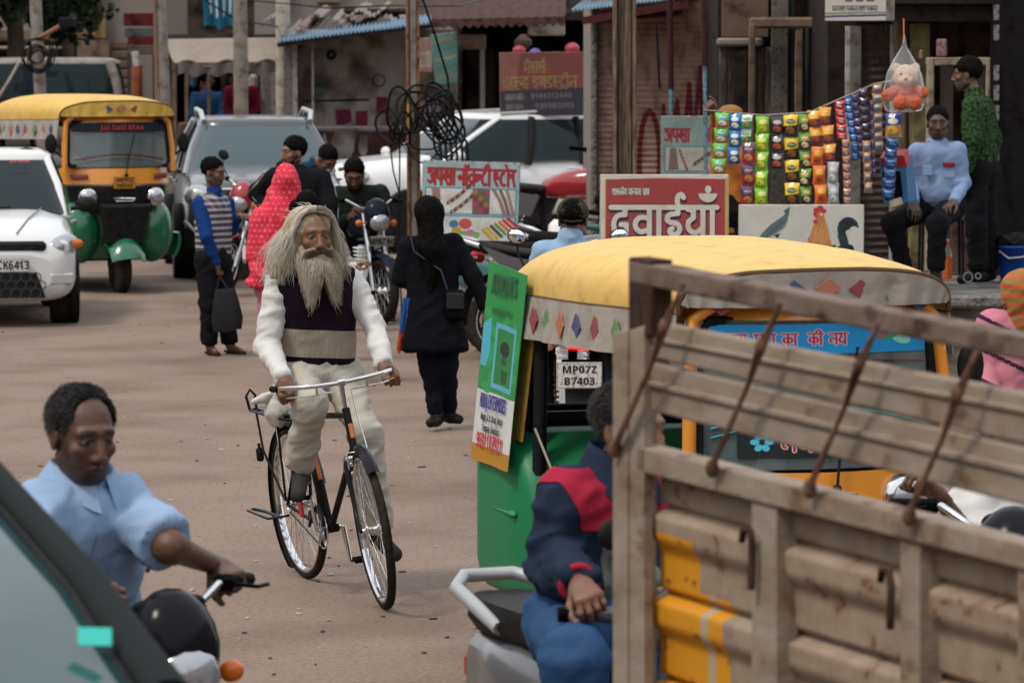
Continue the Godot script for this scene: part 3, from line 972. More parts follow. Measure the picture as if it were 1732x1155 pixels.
	if o.has("pants") and hip:
		var c: Dictionary = o.pants
		var r: float = c.get("r", .012)
		var Q := [cone(j.hil, j.hir, (.088 + r) * k, (.088 + r) * k, 0, .06), cone(hm, hm.lerp(sm, .28), (.1 + r) * k, (.088 + r) * k, 1, .06)]
		for s in ["l", "r"]:
			if not j.has("kn" + s): continue
			Q.append(cone(j["hi" + s], j["kn" + s], (.082 + r) * k, (.06 + r) * k, 0, .05))
			if j.has("an" + s): Q.append(cone(j["kn" + s], j["kn" + s].lerp(j["an" + s], c.get("len", 1.0)), (.06 + r) * k, (.048 + r * c.get("flare", 1.0)) * k, 1))
		part_geo(root, c.get("name", "trousers"), crumple(field(Q, c.get("h", h), .04), c.get("amp", .009)), c.m)
	if o.has("skirt"):
		var c: Dictionary = o.skirt       # the flaring lower part of a long tunic
		var Q := [cone(hm + up * .12, j.skirt, .125 * k, c.get("r", .17) * k, 1), cone(hm + up * .12 + hax * .06, j.skirt + hax * .06, .11 * k, c.get("r", .17) * k, 1), cone(hm + up * .12 - hax * .06, j.skirt - hax * .06, .11 * k, c.get("r", .17) * k, 1)]
		part_geo(root, c.get("name", "tunic_skirt"), crumple(field(Q, c.get("h", h), .03), c.get("amp", .008)), c.m)
	if o.has("stripes"):
		for s in ["l", "r"]:
			var out: Vector3 = ax * (-1.0 if s == "l" else 1.0)
			for q in [0.0, .018, .036]:
				var st := nst()
				var of: Vector3 = ax.cross(up) * (q - .018)
				tube(st, [neck + out * .06 + Vector3(0, .0, 0) + of, j["sh" + s] + (out + up).normalized() * .085 + of, j["sh" + s].lerp(j["el" + s], .4) + out * .086 + of, j["el" + s] + out * .076 + of, j["el" + s].lerp(j["wr" + s], .9) + out * .05 + of], .006, 6)
				part(root, "sleeve_stripe", st, o.stripes)
	if o.has("shoes"):
		for s in ["l", "r"]:
			if not j.has("to" + s): continue
			var a: Vector3 = j["an" + s]
			var b: Vector3 = j["to" + s]
			var f := Vector3(b.x - a.x, 0, b.z - a.z).normalized()
			var heel := a + Vector3(0, -.045 * k, 0) - f * .03 * k
			var Q := [cone(heel, b + Vector3(0, -.004, 0), .04 * k, .034 * k, 0, .02), cone(a + Vector3(0, .0, 0), heel + f * .04, .044 * k, .04 * k, 0, .02)]
			if o.shoes.get("sandal", false): Q = [cone(heel - Vector3(0, .012, 0), b - Vector3(0, .012, 0), .033 * k, .036 * k, 0, .02), dig(Vector3((heel + b) * .5) + Vector3(0, .045, 0), Vector3(.2, .052, .2))]
			part_geo(root, "shoe", field(Q, .008 if h < .014 else .011, .015), o.shoes.m)
	if o.get("hair", "") != "":
		put(root, "hair", geo_mesh(hair_shape(o.hair)), o.get("hairm", mat("black_hair", Color(.005, .0045, .004), .7, 0, "cloth", 3.0)), Transform3D(hb.scaled(Vector3.ONE * hs * 1.01), head))
	if o.has("fuzz"):      # single short hairs over the cap of hair
		var hg2 := hair_shape(o.hair)
		var lines := []
		var cols := []
		var hxf := Transform3D(hb.scaled(Vector3.ONE * hs * 1.01), head)
		for i in hg2[0].size():
			var p: Vector3 = hg2[0][i]
			if p.y < -.05: continue
			var dr: Vector3 = (hg2[1][i] * .3 + Vector3(.2 * signf(p.x), -.35, -.5 if p.y < .1 else .3) + Vector3(rng.randf() - .5, rng.randf() - .5, rng.randf() - .5) * .6).normalized() * rng.randf_range(.006, .013)
			lines.append([hxf * p, hxf * (p + dr * .6), hxf * (p + dr + Vector3(0, -.003, 0))])
			cols.append(hairc * rng.randf_range(.6, 2.2))
		strands(root, "hair_strands", lines, .0011, cols)
	if o.has("beard"):
		put(root, "beard", geo_mesh(hair_shape("beard")), mat("black_hair", Color(.005, .0045, .004), .7, 0, "cloth", 3.0), Transform3D(hb.scaled(Vector3.ONE * hs), head))
	root.set_meta("joints", j)
	root.set_meta("hb", hb)
	return root

func part_geo(parent: Node, called: String, g: Array, m: Material) -> MeshInstance3D:
	return put(parent, called, geo_mesh(g), m)

func cloth(called: String, c: Color, rough := .85) -> StandardMaterial3D: return mat(called, c, rough, 0, "cloth")

func stripe_mat(called: String, a: Color, b: Color, n: int, scale: float, share := .5) -> StandardMaterial3D:    # knitted bands, repeated along y
	if mats.has(called): return mats[called]
	var im := canvas(64, 256, a.linear_to_srgb())
	for y in 256:
		var t := fposmod(float(y) / 256.0 * n, 1.0)
		for x in 64:
			var v := 1.0 - .25 * rng.randf()
			im.set_pixel(x, y, Color((b if t < share else a) * v).linear_to_srgb())
	var m := img_mat(called, im, .9)
	m.uv1_triplanar = true
	m.uv1_scale = Vector3.ONE * scale
	return m

func all_people() -> void:
	var white := cloth("white_cotton", Color(.68, .67, .64))
	var black := cloth("black_cloth", Color(.012, .012, .014))
	var darkshoe := mat("dark_shoe", Color(.02, .018, .017), .45, 0, "dirt", 3.0)
	old_man(white)
	rider_left(black)
	# the man in a striped tank top, walking to the right with a bag
	person("man in a black and white striped tank top over blue sleeves, carrying a dark bag", 30.3, Vector2(375, 600), {
		"head": [360, 291, 0], "neck": [362, 322, .02], "shl": [336, 345, -.08], "shr": [384, 344, .13], "ell": [348, 398, -.15], "wrl": [366, 447, -.1], "hfl": [367, 470, -.08], "elr": [392, 388, .2], "wrr": [402, 366, .1], "hfr": [410, 364, .05],
		"hil": [350, 440, -.04], "hir": [372, 440, .1], "knl": [352, 512, -.06], "knr": [380, 510, .1], "anl": [354, 582, -.02], "anr": [388, 580, .14], "tol": [366, 596, -.08], "tor": [410, 595, .08]},
		{"k": .92, "hs": .95, "yaw": 72.0, "pitch": -8.0, "hair": "short", "stubble": .7, "skin": Color(.14, .07, .042),
		"shirt": {"m": cloth("blue_shirt", Color(.012, .05, .19)), "hem": -.05}, "vest": {"m": stripe_mat("striped_knit", Color(.045, .04, .055), Color(.42, .39, .42), 8, 2.6, .42), "hem": .02, "vneck": .07, "name": "tank_top"},
		"pants": {"m": black, "r": .014, "flare": 1.6}, "shoes": {"m": mat("brown_sandal", Color(.05, .025, .015), .6), "sandal": true}, "handl": [.9, Vector3(.6, 0, -.6), -1.0], "handr": [.4, Vector3(0, -1, 0), 1.0]})
	hand_bag()
	# the man in a black track jacket, standing with a hand on his hip, looking left
	person("bearded man in a black track jacket with white sleeve stripes, looking left", 32.5, Vector2(500, 560), {
		"head": [496, 258, 0], "neck": [501, 285, .02], "shl": [462, 300, -.05], "shr": [543, 300, .05], "ell": [434, 325, .1], "wrl": [452, 352, .0], "elr": [556, 345, .0], "wrr": [560, 395, -.05], "hil": [478, 405, 0], "hir": [522, 405, .05], "knl": [480, 475, 0], "knr": [524, 475, .05], "anl": [482, 545, 0], "anr": [524, 545, .05]},
		{"k": 1.0, "hs": 1.06, "yaw": -58.0, "pitch": 0.0, "hair": "thick", "beard": true, "stubble": .8, "skin": Color(.2, .1, .06), "shirt": {"m": black, "r": .02, "loose": .006, "name": "track_jacket"}, "pants": {"m": black}, "stripes": mat("white_pipe", Color(.5, .5, .48), .6, 0, "dirt")})
	# the man bending behind him
	person("dark-haired man in a blue shirt bending forward behind the track jacket man", 34.0, Vector2(545, 560), {
		"head": [553, 269, -.1], "neck": [535, 272, .05], "shl": [516, 285, -.05], "shr": [530, 292, .3], "hil": [505, 390, .3], "hir": [530, 390, .4], "ell": [520, 345, .1], "knl": [510, 470, .3], "knr": [535, 470, .4]},
		{"k": .95, "hs": 1.0, "yaw": 40.0, "pitch": -42.0, "hair": "short", "skin": Color(.13, .068, .042), "shirt": {"m": cloth("denim_blue_shirt", Color(.02, .055, .12))}, "pants": {"m": black}})
	# the man on the motorcycle, looking at his phone
	person("man in a dark green shirt sitting on a motorcycle, looking down at his phone", 34.3, Vector2(610, 560), {
		"head": [599, 294, -.06], "neck": [601, 312, .06], "shl": [571, 327, .1], "shr": [645, 325, .1], "ell": [572, 380, .05], "wrl": [592, 367, -.22], "hfl": [603, 354, -.26], "elr": [655, 372, .05], "wrr": [615, 366, -.22], "hfr": [606, 352, -.26],
		"hil": [590, 425, .22], "hir": [622, 425, .22], "knl": [572, 440, -.25], "knr": [636, 440, -.25], "anl": [574, 530, -.1], "anr": [660, 535, -.1], "tol": [572, 546, -.25], "tor": [664, 545, -.28]},
		{"k": 1.07, "hs": 1.11, "yaw": 2.0, "pitch": -30.0, "hair": "short", "beard": true, "stubble": .8, "skin": Color(.15, .075, .045), "shirt": {"m": cloth("dark_green_shirt", Color(.022, .03, .022)), "loose": .004}, "pants": {"m": cloth("dark_jeans", Color(.02, .024, .035))}, "shoes": {"m": darkshoe},
		"handl": [.7, Vector3(1, .2, .3), -1.0], "handr": [.7, Vector3(-1, .2, .3), 1.0]})
	var ph := nst()
	box(ph, Vector3.ZERO, Vector3(.075, .15, .009), .003, Basis.from_euler(Vector3(-.7, 0, 0)))
	tag(part(self, "phone", ph, mat("phone_black", Color(.01, .01, .012), .2), Transform3D(Basis(), W(606, 356, 34.03))), "black mobile phone held by the man sitting on the motorcycle", "phone")
	# the woman with the pink dotted scarf, from behind
	var pink := dots_mat()
	var pw := person("woman wrapped in a pink scarf with pale dots, seen from behind", 29.4, Vector2(470, 560), {
		"head": [482, 312, 0], "neck": [478, 345, .05], "shl": [446, 372, -.02], "shr": [505, 368, .05], "ell": [437, 430, .0], "elr": [510, 430, .05], "hil": [450, 480, .05], "hir": [490, 480, .05], "knl": [452, 530, 0], "knr": [488, 530, 0]},
		{"k": .92, "hs": .98, "yaw": 150.0, "shirt": {"m": pink, "r": .03, "loose": .03, "hem": .1, "name": "tunic"}, "pants": {"m": cloth("pale_pink_trousers", Color(.45, .2, .25))}})
	scarf(pw, pink)
	# the seated woman behind the old man: only her hair, her striped sleeve and her braceleted hand show
	var sw := person("woman with dark tied hair and striped sleeves sitting behind the old man", 27.6, Vector2(515, 640), {
		"head": [520, 352, 0], "neck": [520, 385, .06], "shl": [482, 402, .05], "shr": [560, 402, .05], "ell": [464, 430, .0], "wrl": [452, 480, -.1], "elr": [588, 448, .0], "wrr": [603, 452, -.15], "hfr": [617, 440, -.2], "hil": [495, 510, .1], "hir": [545, 510, .1], "knl": [490, 545, -.2], "knr": [550, 545, -.2], "anl": [490, 630, -.1], "anr": [550, 630, -.1]},
		{"k": .9, "hs": .95, "yaw": 165.0, "hair": "thick", "skin": Color(.2, .1, .06), "shirt": {"m": stripe_mat("striped_sleeves", Color(.02, .02, .025), Color(.5, .48, .47), 8, 4.0, .45), "loose": .004}, "pants": {"m": black}, "handr": [.5, Vector3(0, -1, -.3), -1.0]})
	var bun := nst()
	var jh: Vector3 = sw.get_meta("joints").head
	ball(bun, jh + Vector3(-.085, .01, .04), Vector3(.05, .055, .05))
	part(sw, "hair_bun", bun, mat("black_hair", Color.BLACK))
	bun = nst()
	ring_tube(bun, jh + Vector3(-.045, .04, .045), Vector3(1, .5, 0), .03, .009)
	part(sw, "hair_tie", bun, mat("yellow_tie", Color(.6, .65, .05), .5))
	bun = nst()
	var jw: Vector3 = sw.get_meta("joints").wrr
	for i in 3: ring_tube(bun, jw + Vector3(-.004, .0, 0) + Vector3(-.02, -.004, .0) * i, Vector3(.8, .5, -.3), .036, .008, 20, 6)
	part(sw, "bangles", bun, mat("white_bangle", Color(.6, .58, .55), .3))
	copy(get_node("stool"), "low stool under the woman with striped sleeves behind the old man", G(520, 640))
	# the woman in black walking away
	var bw := person("woman in a black tunic with long black hair, walking away with a shoulder bag", 24.3, Vector2(745, 722), {
		"head": [722, 365, -.02], "neck": [728, 397, .0], "shl": [690, 418, -.02], "shr": [768, 412, .05], "ell": [678, 470, .02], "wrl": [706, 482, .16], "elr": [800, 468, .04], "wrr": [822, 521, .03], "hfr": [830, 540, .02],
		"hil": [708, 530, .0], "hir": [760, 530, .03], "knl": [728, 622, .03], "knr": [757, 618, .05], "anl": [738, 700, .05], "anr": [760, 694, .15], "tol": [728, 714, -.05], "tor": [776, 708, .1], "skirt": [735, 592, .02]},
		{"k": .93, "hs": 1.0, "yaw": 205.0, "pitch": 0.0, "hair": "long", "skin": Color(.26, .14, .09), "shirt": {"m": cloth("black_tunic_cloth", Color(.0075, .008, .011)), "r": .012, "name": "tunic"}, "skirt": {"m": cloth("black_tunic_cloth", Color.BLACK), "r": .165}, "pants": {"m": cloth("navy_leggings", Color(.008, .009, .014)), "r": .002}, "shoes": {"m": darkshoe},
		"handr": [.35, Vector3(-.6, 0, .7), 1.0]})
	bag_and_clip(bw)
	# the man in a cap, behind the rickshaw's roof
	var cp := person("man in an olive cap and light blue shirt riding away, seen from behind", 21.6, Vector2(965, 800), {
		"head": [969, 372, 0], "neck": [965, 398, -.02], "shl": [918, 425, 0], "shr": [1018, 425, 0], "ell": [898, 490, .1], "elr": [1036, 490, .1], "wrl": [900, 505, .42], "wrr": [1034, 505, .42], "hil": [945, 545, 0], "hir": [990, 545, 0], "knl": [915, 580, .4], "knr": [1020, 580, .4], "anl": [918, 700, .3], "anr": [1016, 700, .3], "tol": [914, 715, .45], "tor": [1020, 715, .45]},
		{"k": 1.0, "hs": 1.0, "yaw": 178.0, "hair": "short", "skin": Color(.2, .11, .07), "shirt": {"m": cloth("sky_blue_shirt", Color(.3, .46, .62))}, "pants": {"m": black}})
	cap(cp)
	shop_people(black, darkshoe)
	rider_right(black)
	right_edge_people(white)

func dots_mat() -> StandardMaterial3D:
	var im := canvas(256, 256, Color(.82, .16, .26))
	for y in 4:
		for x in 4:
			disc(im, Vector2(x * 64 + 16 + (y % 2) * 32, y * 64 + 32), 9, 9, Color(.93, .62, .62))
	var m := img_mat("dotted_pink", im, .85)
	m.uv1_triplanar = true
	m.uv1_scale = Vector3.ONE * 6.0
	return m

func scarf(p: Node3D, m: Material) -> void:
	var j: Dictionary = p.get_meta("joints")
	var g := field([egg(j.head + Vector3(0, .012, -.0), Vector3(.112, .135, .13)), cone(j.head + Vector3(-.0, -.07, 0), j.neck + Vector3(0, -.02, 0), .095, .1), cone(j.neck + Vector3(0, -.02, .02), j.neck + Vector3(-.08, -.3, .08), .14, .12), cone(j.neck + Vector3(-.04, -.1, .06), j.hil + Vector3(-.06, -.02, .06), .11, .1, 1), cone(j.neck + Vector3(0, -.02, .0), j.shr, .1, .08), cone(j.neck + Vector3(.02, -.1, .06), j.hir + Vector3(-.08, .05, .06), .11, .08, 1)], .016, .05)
	part_geo(p, "headscarf", crumple(g, .026, 6.0, Vector3(1.4, .8, 1.4)), m)

func hand_bag() -> void:
	var b := thing("cloth_bag", "dark grey cloth carrier bag hanging from the striped man's hand", "bag", W(379, 470, 30.1))
	var s := nst()
	var k := 30.1 / F
	for z in [-.02, .02]: tube(s, [Vector3(-12 * k, -22 * k, z), Vector3(-9 * k, 0, z * .3), Vector3(-8 * k, 2 * k, 0), Vector3(8 * k, -22 * k, z)], .006, 5)
	part(b, "handle", s, mat("bag_grey", Color(.028, .028, .031), .8, 0, "cloth"))
	var rr := []
	for q in [[-20, 17, .03], [-40, 22, .05], [-70, 27, .06], [-88, 24, .05]]:
		var ring := PackedVector3Array()
		for e in 20:
			var a := TAU * e / 20
			ring.append(Vector3(signf(cos(a)) * pow(absf(cos(a)), .5) * q[1] * k - q[0] * k * .06, (q[0] + 3.0 * sin(a * 3.0) - q[0] * .05 * cos(a)) * k, sin(a) * q[2]))
		rr.append(ring)
	rings(s, rr)
	s = nst()
	rings(s, rr)
	part(b, "pouch", s, mat("bag_grey", Color.BLACK))

func bag_and_clip(p: Node3D) -> void:
	var j: Dictionary = p.get_meta("joints")
	var at: Vector3 = p.position + j.hir + Vector3(.04, .06, .14)
	var b := thing("shoulder_bag", "small black shoulder bag at the hip of the woman in black", "bag", at)
	var s := nst()
	box(s, Vector3.ZERO, Vector3(.13, .2, .07), .025)
	part(b, "pouch", s, mat("black_bag", Color(.018, .018, .022), .6, 0, "cloth"))
	s = nst()
	box(s, Vector3(.0, .03, .037), Vector3(.11, .1, .012), .005)
	part(b, "flap", s, mat("black_bag_flap", Color(.026, .024, .028), .5))
	s = nst()
	var a: Vector3 = p.position + j.shl - at
	tube(s, [Vector3(-.05, .1, 0), Vector3(-.09, .22, .0), a + Vector3(.04, -.02, .12), a + Vector3(.02, .07, .03)], .011, 6, false, Vector2(1.6, .5))
	part(b, "strap", s, mat("gray_strap", Color(.05, .05, .06), .7))
	s = nst()
	for i in 3: ball(s, j.head + Vector3(-.008 + .028 * i - .02, .093 - abs(i - 1) * .01, .045 + .01 * i), Vector3(.022, .013, .018), 8, 5, Basis(Vector3.FORWARD, i * .9))
	part(p, "hair_clip", s, mat("silver_clip", Color(.55, .55, .62), .25, .6))
	var t := thing("tassel_dupatta", "red and blue tasselled scarf end hanging beside the woman in black", "scarf", p.position + j.hil + Vector3(-.09, -.02, .05))
	s = nst()
	for i in 7: tube(s, [Vector3(i * .006, .12, 0), Vector3(i * .007 - .01, .02, .01 * sin(i * 2.0)), Vector3(i * .009 - .025, -.1 - .02 * sin(i * 3.0), .0)], .009, 5)
	part(t, "blue_cloth", s, cloth("blue_dupatta", Color(.03, .09, .3)))
	s = nst()
	for i in 9: tube(s, [Vector3(i * .007 - .03, -.09, 0), Vector3(i * .008 - .035, -.15, .012 * sin(i * 2.0)), Vector3(i * .009 - .045, -.21 + .02 * sin(i * 5.0), 0)], .006, 5)
	part(t, "tassels", s, cloth("red_tassel", Color(.45, .07, .03)))

func cap(p: Node3D) -> void:
	var j: Dictionary = p.get_meta("joints")
	var hb: Basis = p.get_meta("hb")
	var c := thing("cap", "olive baseball cap on the man in the light blue shirt", "cap", p.position + j.head)
	var m := cloth("olive_cap", Color(.06, .05, .03))
	part_geo(c, "crown", field([egg(hb * Vector3(0, .04, -.01), Vector3(.092, .092, .106)), dig(hb * Vector3(0, -.07, 0), Vector3(.2, .09, .2), .008), dig(hb * Vector3(0, -.0, -.115), Vector3(.045, .045, .06), .006)], .009, .01), m)
	var s := nst()
	prism(s, PackedVector2Array([Vector2(-.075, .06), Vector2(-.07, .12), Vector2(-.03, .16), Vector2(.03, .16), Vector2(.07, .12), Vector2(.075, .06)]), Transform3D(hb * Basis(Vector3.RIGHT, PI / 2 + .2), hb * Vector3(0, .03, 0)), .006)
	part(c, "peak", s, m)
	s = nst()
	tube(s, [hb * Vector3(-.05, .0, -.09), hb * Vector3(0, -.004, -.108), hb * Vector3(.05, .0, -.09)], .012, 6, false, Vector2(1.2, .4))
	part(c, "strap", s, m)

# ---- the old man and his bicycle -------------------------------------------
func strands(parent: Node, called: String, lines: Array, r: float, cols: Array) -> void:
	var v := PackedVector3Array(); var nr := PackedVector3Array(); var c := PackedColorArray(); var ix := PackedInt32Array()
	for l in lines.size():
		var pts: Array = lines[l]
		var col: Color = cols[l]
		var x := Vector3.ZERO
		var n := pts.size()
		for i in n:
			var d: Vector3 = (pts[mini(i + 1, n - 1)] - pts[maxi(i - 1, 0)]).normalized()
			if i == 0: x = (Vector3.FORWARD if absf(d.z) < .9 else UP).cross(d).normalized()
			else: x = (x - d * x.dot(d)).normalized()
			var y := d.cross(x)
			var w := r * (1.0 - .75 * float(i) / (n - 1))
			for k in 3:
				var q := x * cos(TAU * k / 3) + y * sin(TAU * k / 3)
				v.append(pts[i] + q * w); nr.append(q); c.append(col)
			if i > 0:
				var b := v.size() - 6
				for k in 3:
					var k2 := (k + 1) % 3
					ix.append_array([b + k, b + 3 + k2, b + k2, b + k, b + 3 + k, b + 3 + k2])
	put(parent, called, geo_mesh([v, nr, ix, c]), mat("strand", Color.WHITE, .6, 0, "vc"))

func old_man(white: Material) -> void:
	bicycle()
	var cream := cloth("cream_trousers", Color(.5, .465, .4))
	var plum := cloth("plum_knit", Color(.018, .0085, .017))
	var shoe := mat("gray_canvas_shoe", Color(.045, .042, .042), .9, 0, "cloth", 2.0)
	var m := person("old man with long white hair and beard riding a bicycle in a plum vest", 17.2, Vector2(560, 1000), {
		"head": [529, 401, -.07], "neck": [528, 452, -.02], "shl": [470, 482, -.05], "shr": [592, 474, .06], "ell": [450, 586, -.1], "wrl": [480, 640, -.36], "hfl": [490, 700, -.44], "elr": [632, 548, .0], "wrr": [648, 616, -.2], "hfr": [676, 664, -.28],
		"hil": [502, 636, .05], "hir": [574, 634, .12], "knl": [524, 684, -.34], "knr": [617, 735, -.18], "anl": [508, 786, -.12], "anr": [644, 896, -.1], "tol": [504, 836, -.3], "tor": [668, 936, -.22]},
		{"h": .012, "k": .98, "hs": 1.03, "yaw": 20.0, "pitch": 3.0, "roll": 0.0, "skin": Color(.175, .083, .046), "hairc": Color(.05, .04, .033), "hands": .98,
		"handl": [.95, Vector3(.1, -.3, -1), -1.0, .1, .9], "handr": [.95, Vector3(-.1, -.35, -1), 1.0, .1, .9],
		"shirt": {"m": white, "r": .0, "loose": .001, "hem": -.02, "amp": .013, "name": "kurta"}, "vest": {"m": plum, "r": .018, "hem": -.06, "name": "sweater_vest"},
		"pants": {"m": cream, "r": .009, "flare": 1.8, "amp": .011}, "shoes": {"m": shoe}})
	var j: Dictionary = m.get_meta("joints")
	var hb: Basis = m.get_meta("hb")
	# the beige band knitted into the vest
	var y0: float = W(0, 601, 17.2).y - m.position.y
	var y1: float = W(0, 554, 17.2).y - m.position.y
	patch(m, "sweater_vest", "knit_band", func(c): return minf(c.y + c.x * .06 + .01 - y0, y1 - c.y - c.x * .06 - .01), .004, rib_mat())
	# dark socks
	for s in ["l", "r"]:
		var g := nst()
		tube(g, [j["an" + s] + (j["kn" + s] - j["an" + s]) * .3, j["an" + s] - Vector3(0, .03, 0)], .043, 10)
		part(m, "sock", g, cloth("black_sock", Color(.012, .012, .016)))
	# hair: a mass beneath, strands over it; drawn in the head's own axes
	var hx := Transform3D(hb.scaled(Vector3.ONE * 1.03), j.head)
	var base := mat("cream_hair", Color(.36, .29, .2), .75, 0, "cloth", 3.0)
	var mass := field([egg(Vector3(0, .045, -.03), Vector3(.088, .09, .1)), dig(Vector3(.008, -.045, .1), Vector3(.066, .125, .09), .01),
		cone(Vector3(-.07, .03, -.02), Vector3(-.13, -.11, -.03), .045, .055), cone(Vector3(-.13, -.11, -.03), Vector3(-.17, -.17, -.03), .05, .02), cone(Vector3(.07, .03, -.03), Vector3(.1, -.09, -.05), .04, .045), cone(Vector3(.1, -.09, -.05), Vector3(.13, -.15, -.04), .04, .015), cone(Vector3(0, 0, -.08), Vector3(0, -.14, -.08), .07, .06)], .008, .03)
	put(m, "hair", geo_mesh(crumple(mass, .009, 22.0, Vector3(1.5, .5, 1.5))), base, hx)
	var bm := field([cone(Vector3(-.06, -.05, .03), Vector3(-.035, -.13, .07), .018, .03), cone(Vector3(.06, -.05, .03), Vector3(.035, -.13, .07), .018, .03), cone(Vector3(0, -.1, .07), Vector3(-.015, -.2, .08), .03, .02), cone(Vector3(-.015, -.19, .08), Vector3(-.03, -.26, .09), .018, .004), cone(Vector3(.02, -.13, .075), Vector3(.05, -.2, .085), .022, .005)], .007, .03)
	put(m, "beard", geo_mesh(crumple(bm, .008, 25.0, Vector3(1.5, .5, 1.5))), base, hx)
	rng.seed = 11
	var lines := []
	var cols := []
	for i in 1500:
		var s := -1.0 if rng.randf() < .55 else 1.0
		var z0 := rng.randf_range(-.1, .075)
		var over := rng.randf_range(.75, 1.0)
		var flare := (rng.randf_range(.015, .105) if s < 0 else rng.randf_range(.005, .06)) * (1.0 if rng.randf() < .9 else 1.35)
		var down := rng.randf_range(.09, .22)
		var zz := minf(z0, .03) + rng.randf_range(-.03, .02) - (.0 if z0 > 0 else .02)
		var pts := []
		var ph := rng.randf() * TAU
		var wv := rng.randf_range(.006, .018)
		var lift := rng.randf_range(.0, .012)
		for k in 12:
			var t := k / 11.0
			var p: Vector3
			if t < .4:
				var a := t / .4 * PI * .5
				p = Vector3(s * (sin(a) * (.081 + lift) + .004), .04 + cos(a) * (.086 + lift) * over, lerpf(z0, zz, t / .4 * .8) * (1.0 if z0 < 0 else .9 + .1 * cos(a)))
			else:
				var u := (t - .4) / .6
				p = Vector3(s * (.085 + lift + flare * pow(u, .8) + .004), .04 - down * u * (1.0 + .15 * u), lerpf(lerpf(z0, zz, .8), zz, u) - .012 * u)
			p += Vector3(sin(t * 11.0 + ph), cos(t * 7.0 + ph) * .4, cos(t * 9.0 + ph)) * wv * t
			pts.append(hx * p)
		lines.append(pts)
		var w := rng.randf()
		cols.append(Color(.64, .6, .52).lerp(Color(.32, .26, .19), w * w))
	for i in 26:      # stray hairs standing up in the wind
		var a := rng.randf_range(-1.3, 1.3)
		var p := Vector3(sin(a) * .088, .045 + cos(a) * .088, rng.randf_range(-.08, .04))
		var d := Vector3(sin(a) + rng.randf_range(-.6, .3), cos(a), rng.randf_range(-.5, .5)) * rng.randf_range(.012, .032)
		lines.append([hx * p, hx * (p + d * .4), hx * (p + d * .8 + Vector3(-.008, 0, 0)), hx * (p + d + Vector3(-.02, -.004, 0))])
		cols.append(Color(.55, .5, .4))
	strands(m, "hair_strands", lines, .0017, cols)
	lines = []; cols = []
	for i in 1900:
		var u := rng.randf_range(-1, 1)
		var q := rng.randf()
		if i % 3 == 0: u *= .45
		var p := Vector3(u * .066, -.035 - .06 * (1.0 - u * u) - .02 * q, .025 + .062 * (1.0 - u * u) + rng.randf_range(-.012, .012))
		var tipx := (-.045 if u < .12 + rng.randf_range(-.3, .3) else .062) + u * .028 + rng.randf_range(-.02, .02)
		var ln := rng.randf_range(.09, .2) * (1.0 - .3 * absf(u)) * (1.2 if rng.randf() < .2 else 1.0)
		var pts := []
		var ph := rng.randf() * TAU
		var wv := rng.randf_range(.002, .008)
		var thick := rng.randf_range(.012, .035)
		for k in 10:
			var t := k / 9.0
			pts.append(hx * (p + Vector3((tipx - p.x) * pow(t, 1.3) + u * .02 * sin(t * PI), -ln * t, thick * sin(minf(t * 2.2, PI * .5)) + .01 * t) + Vector3(sin(t * 12.0 + ph), 0, cos(t * 10.0 + ph)) * wv * t))
		lines.append(pts)
		var w := rng.randf()
		cols.append(Color(.52, .46, .37).lerp(Color(.27, .215, .155), w * w + (.25 if absf(u) < .25 and q > .5 else 0.0)))
	for i in 560:    # the moustache
		var s := -1.0 if i % 2 else 1.0
		var a := rng.randf()
		var p := Vector3(s * (.003 + .026 * a), -.051 - .004 * rng.randf(), .096 - .012 * a)
		var ln := rng.randf_range(.02, .06)
		p += Vector3(rng.randfn(0, .003), rng.randfn(0, .003), 0)
		var jt := rng.randfn(0, .007)
		lines.append([hx * p, hx * (p + Vector3(s * ln * .4, -.006, .006)), hx * (p + Vector3(s * ln * .75, -.016 + jt, .002 + jt)), hx * (p + Vector3(s * ln * .95, -.038 + jt * 2.0, -.012))])
		cols.append(Color(.12, .095, .075).lerp(Color(.5, .42, .32), clampf(a * 1.2 + rng.randf_range(-.25, .25), 0, 1)))
	strands(m, "beard_strands", lines, .0016, cols)
	var g := nst()
	ball(g, hx * Vector3(-.078, -.05, .0), Vector3.ONE * .006, 8, 6)
	part(m, "earring", g, mat("gold", Color(.8, .55, .15), .25, 1.0))
	g = nst()
	ring_tube(g, j.wrr + (j.hfr - j.wrr) * .55, (j.hfr - j.wrr), .012, .0025, 14, 5)
	part(m, "finger_ring", g, mat("gold", Color.BLACK))
	# white collar of the kurta under the beard
	g = nst()
	var nk: Vector3 = j.neck
	sheet(g, func(u, v):
		var a := lerpf(-2.5, 2.5, u)
		return nk + hb * Vector3(sin(a) * (.066 + .012 * (1.0 - v)), .0 + .035 * v - .04 * (1.0 - absf(u - .5) * 2.0), cos(a) * .066 + .012), 20, 3, .003)
	part(m, "collar", g, white)
	# the cloth bag tied at the back of the bicycle
	var b := thing("cloth_bag", "knotted white cloth bag hanging beside the old man's bicycle carrier", "bag", W(466, 690, 17.45))
	part_geo(b, "bag", crumple(field([cone(Vector3(.0, .06, 0), Vector3(.005, -.02, 0), .022, .05), cone(Vector3(.005, -.02, 0), Vector3(.01, -.055, 0), .05, .032)], .009, .02), .008, 16.0, Vector3(2, .6, 2)), white)
	part_geo(b, "knot", crumple(field([cone(Vector3(.0, .07, 0), Vector3(-.05, .045, .02), .016, .018), cone(Vector3(-.05, .045, .02), Vector3(-.1, .03, .03), .018, .014), cone(Vector3(-.01, .08, 0), Vector3(.0, .12, -.02), .015, .01)], .007, .012), .004, 20.0), white)

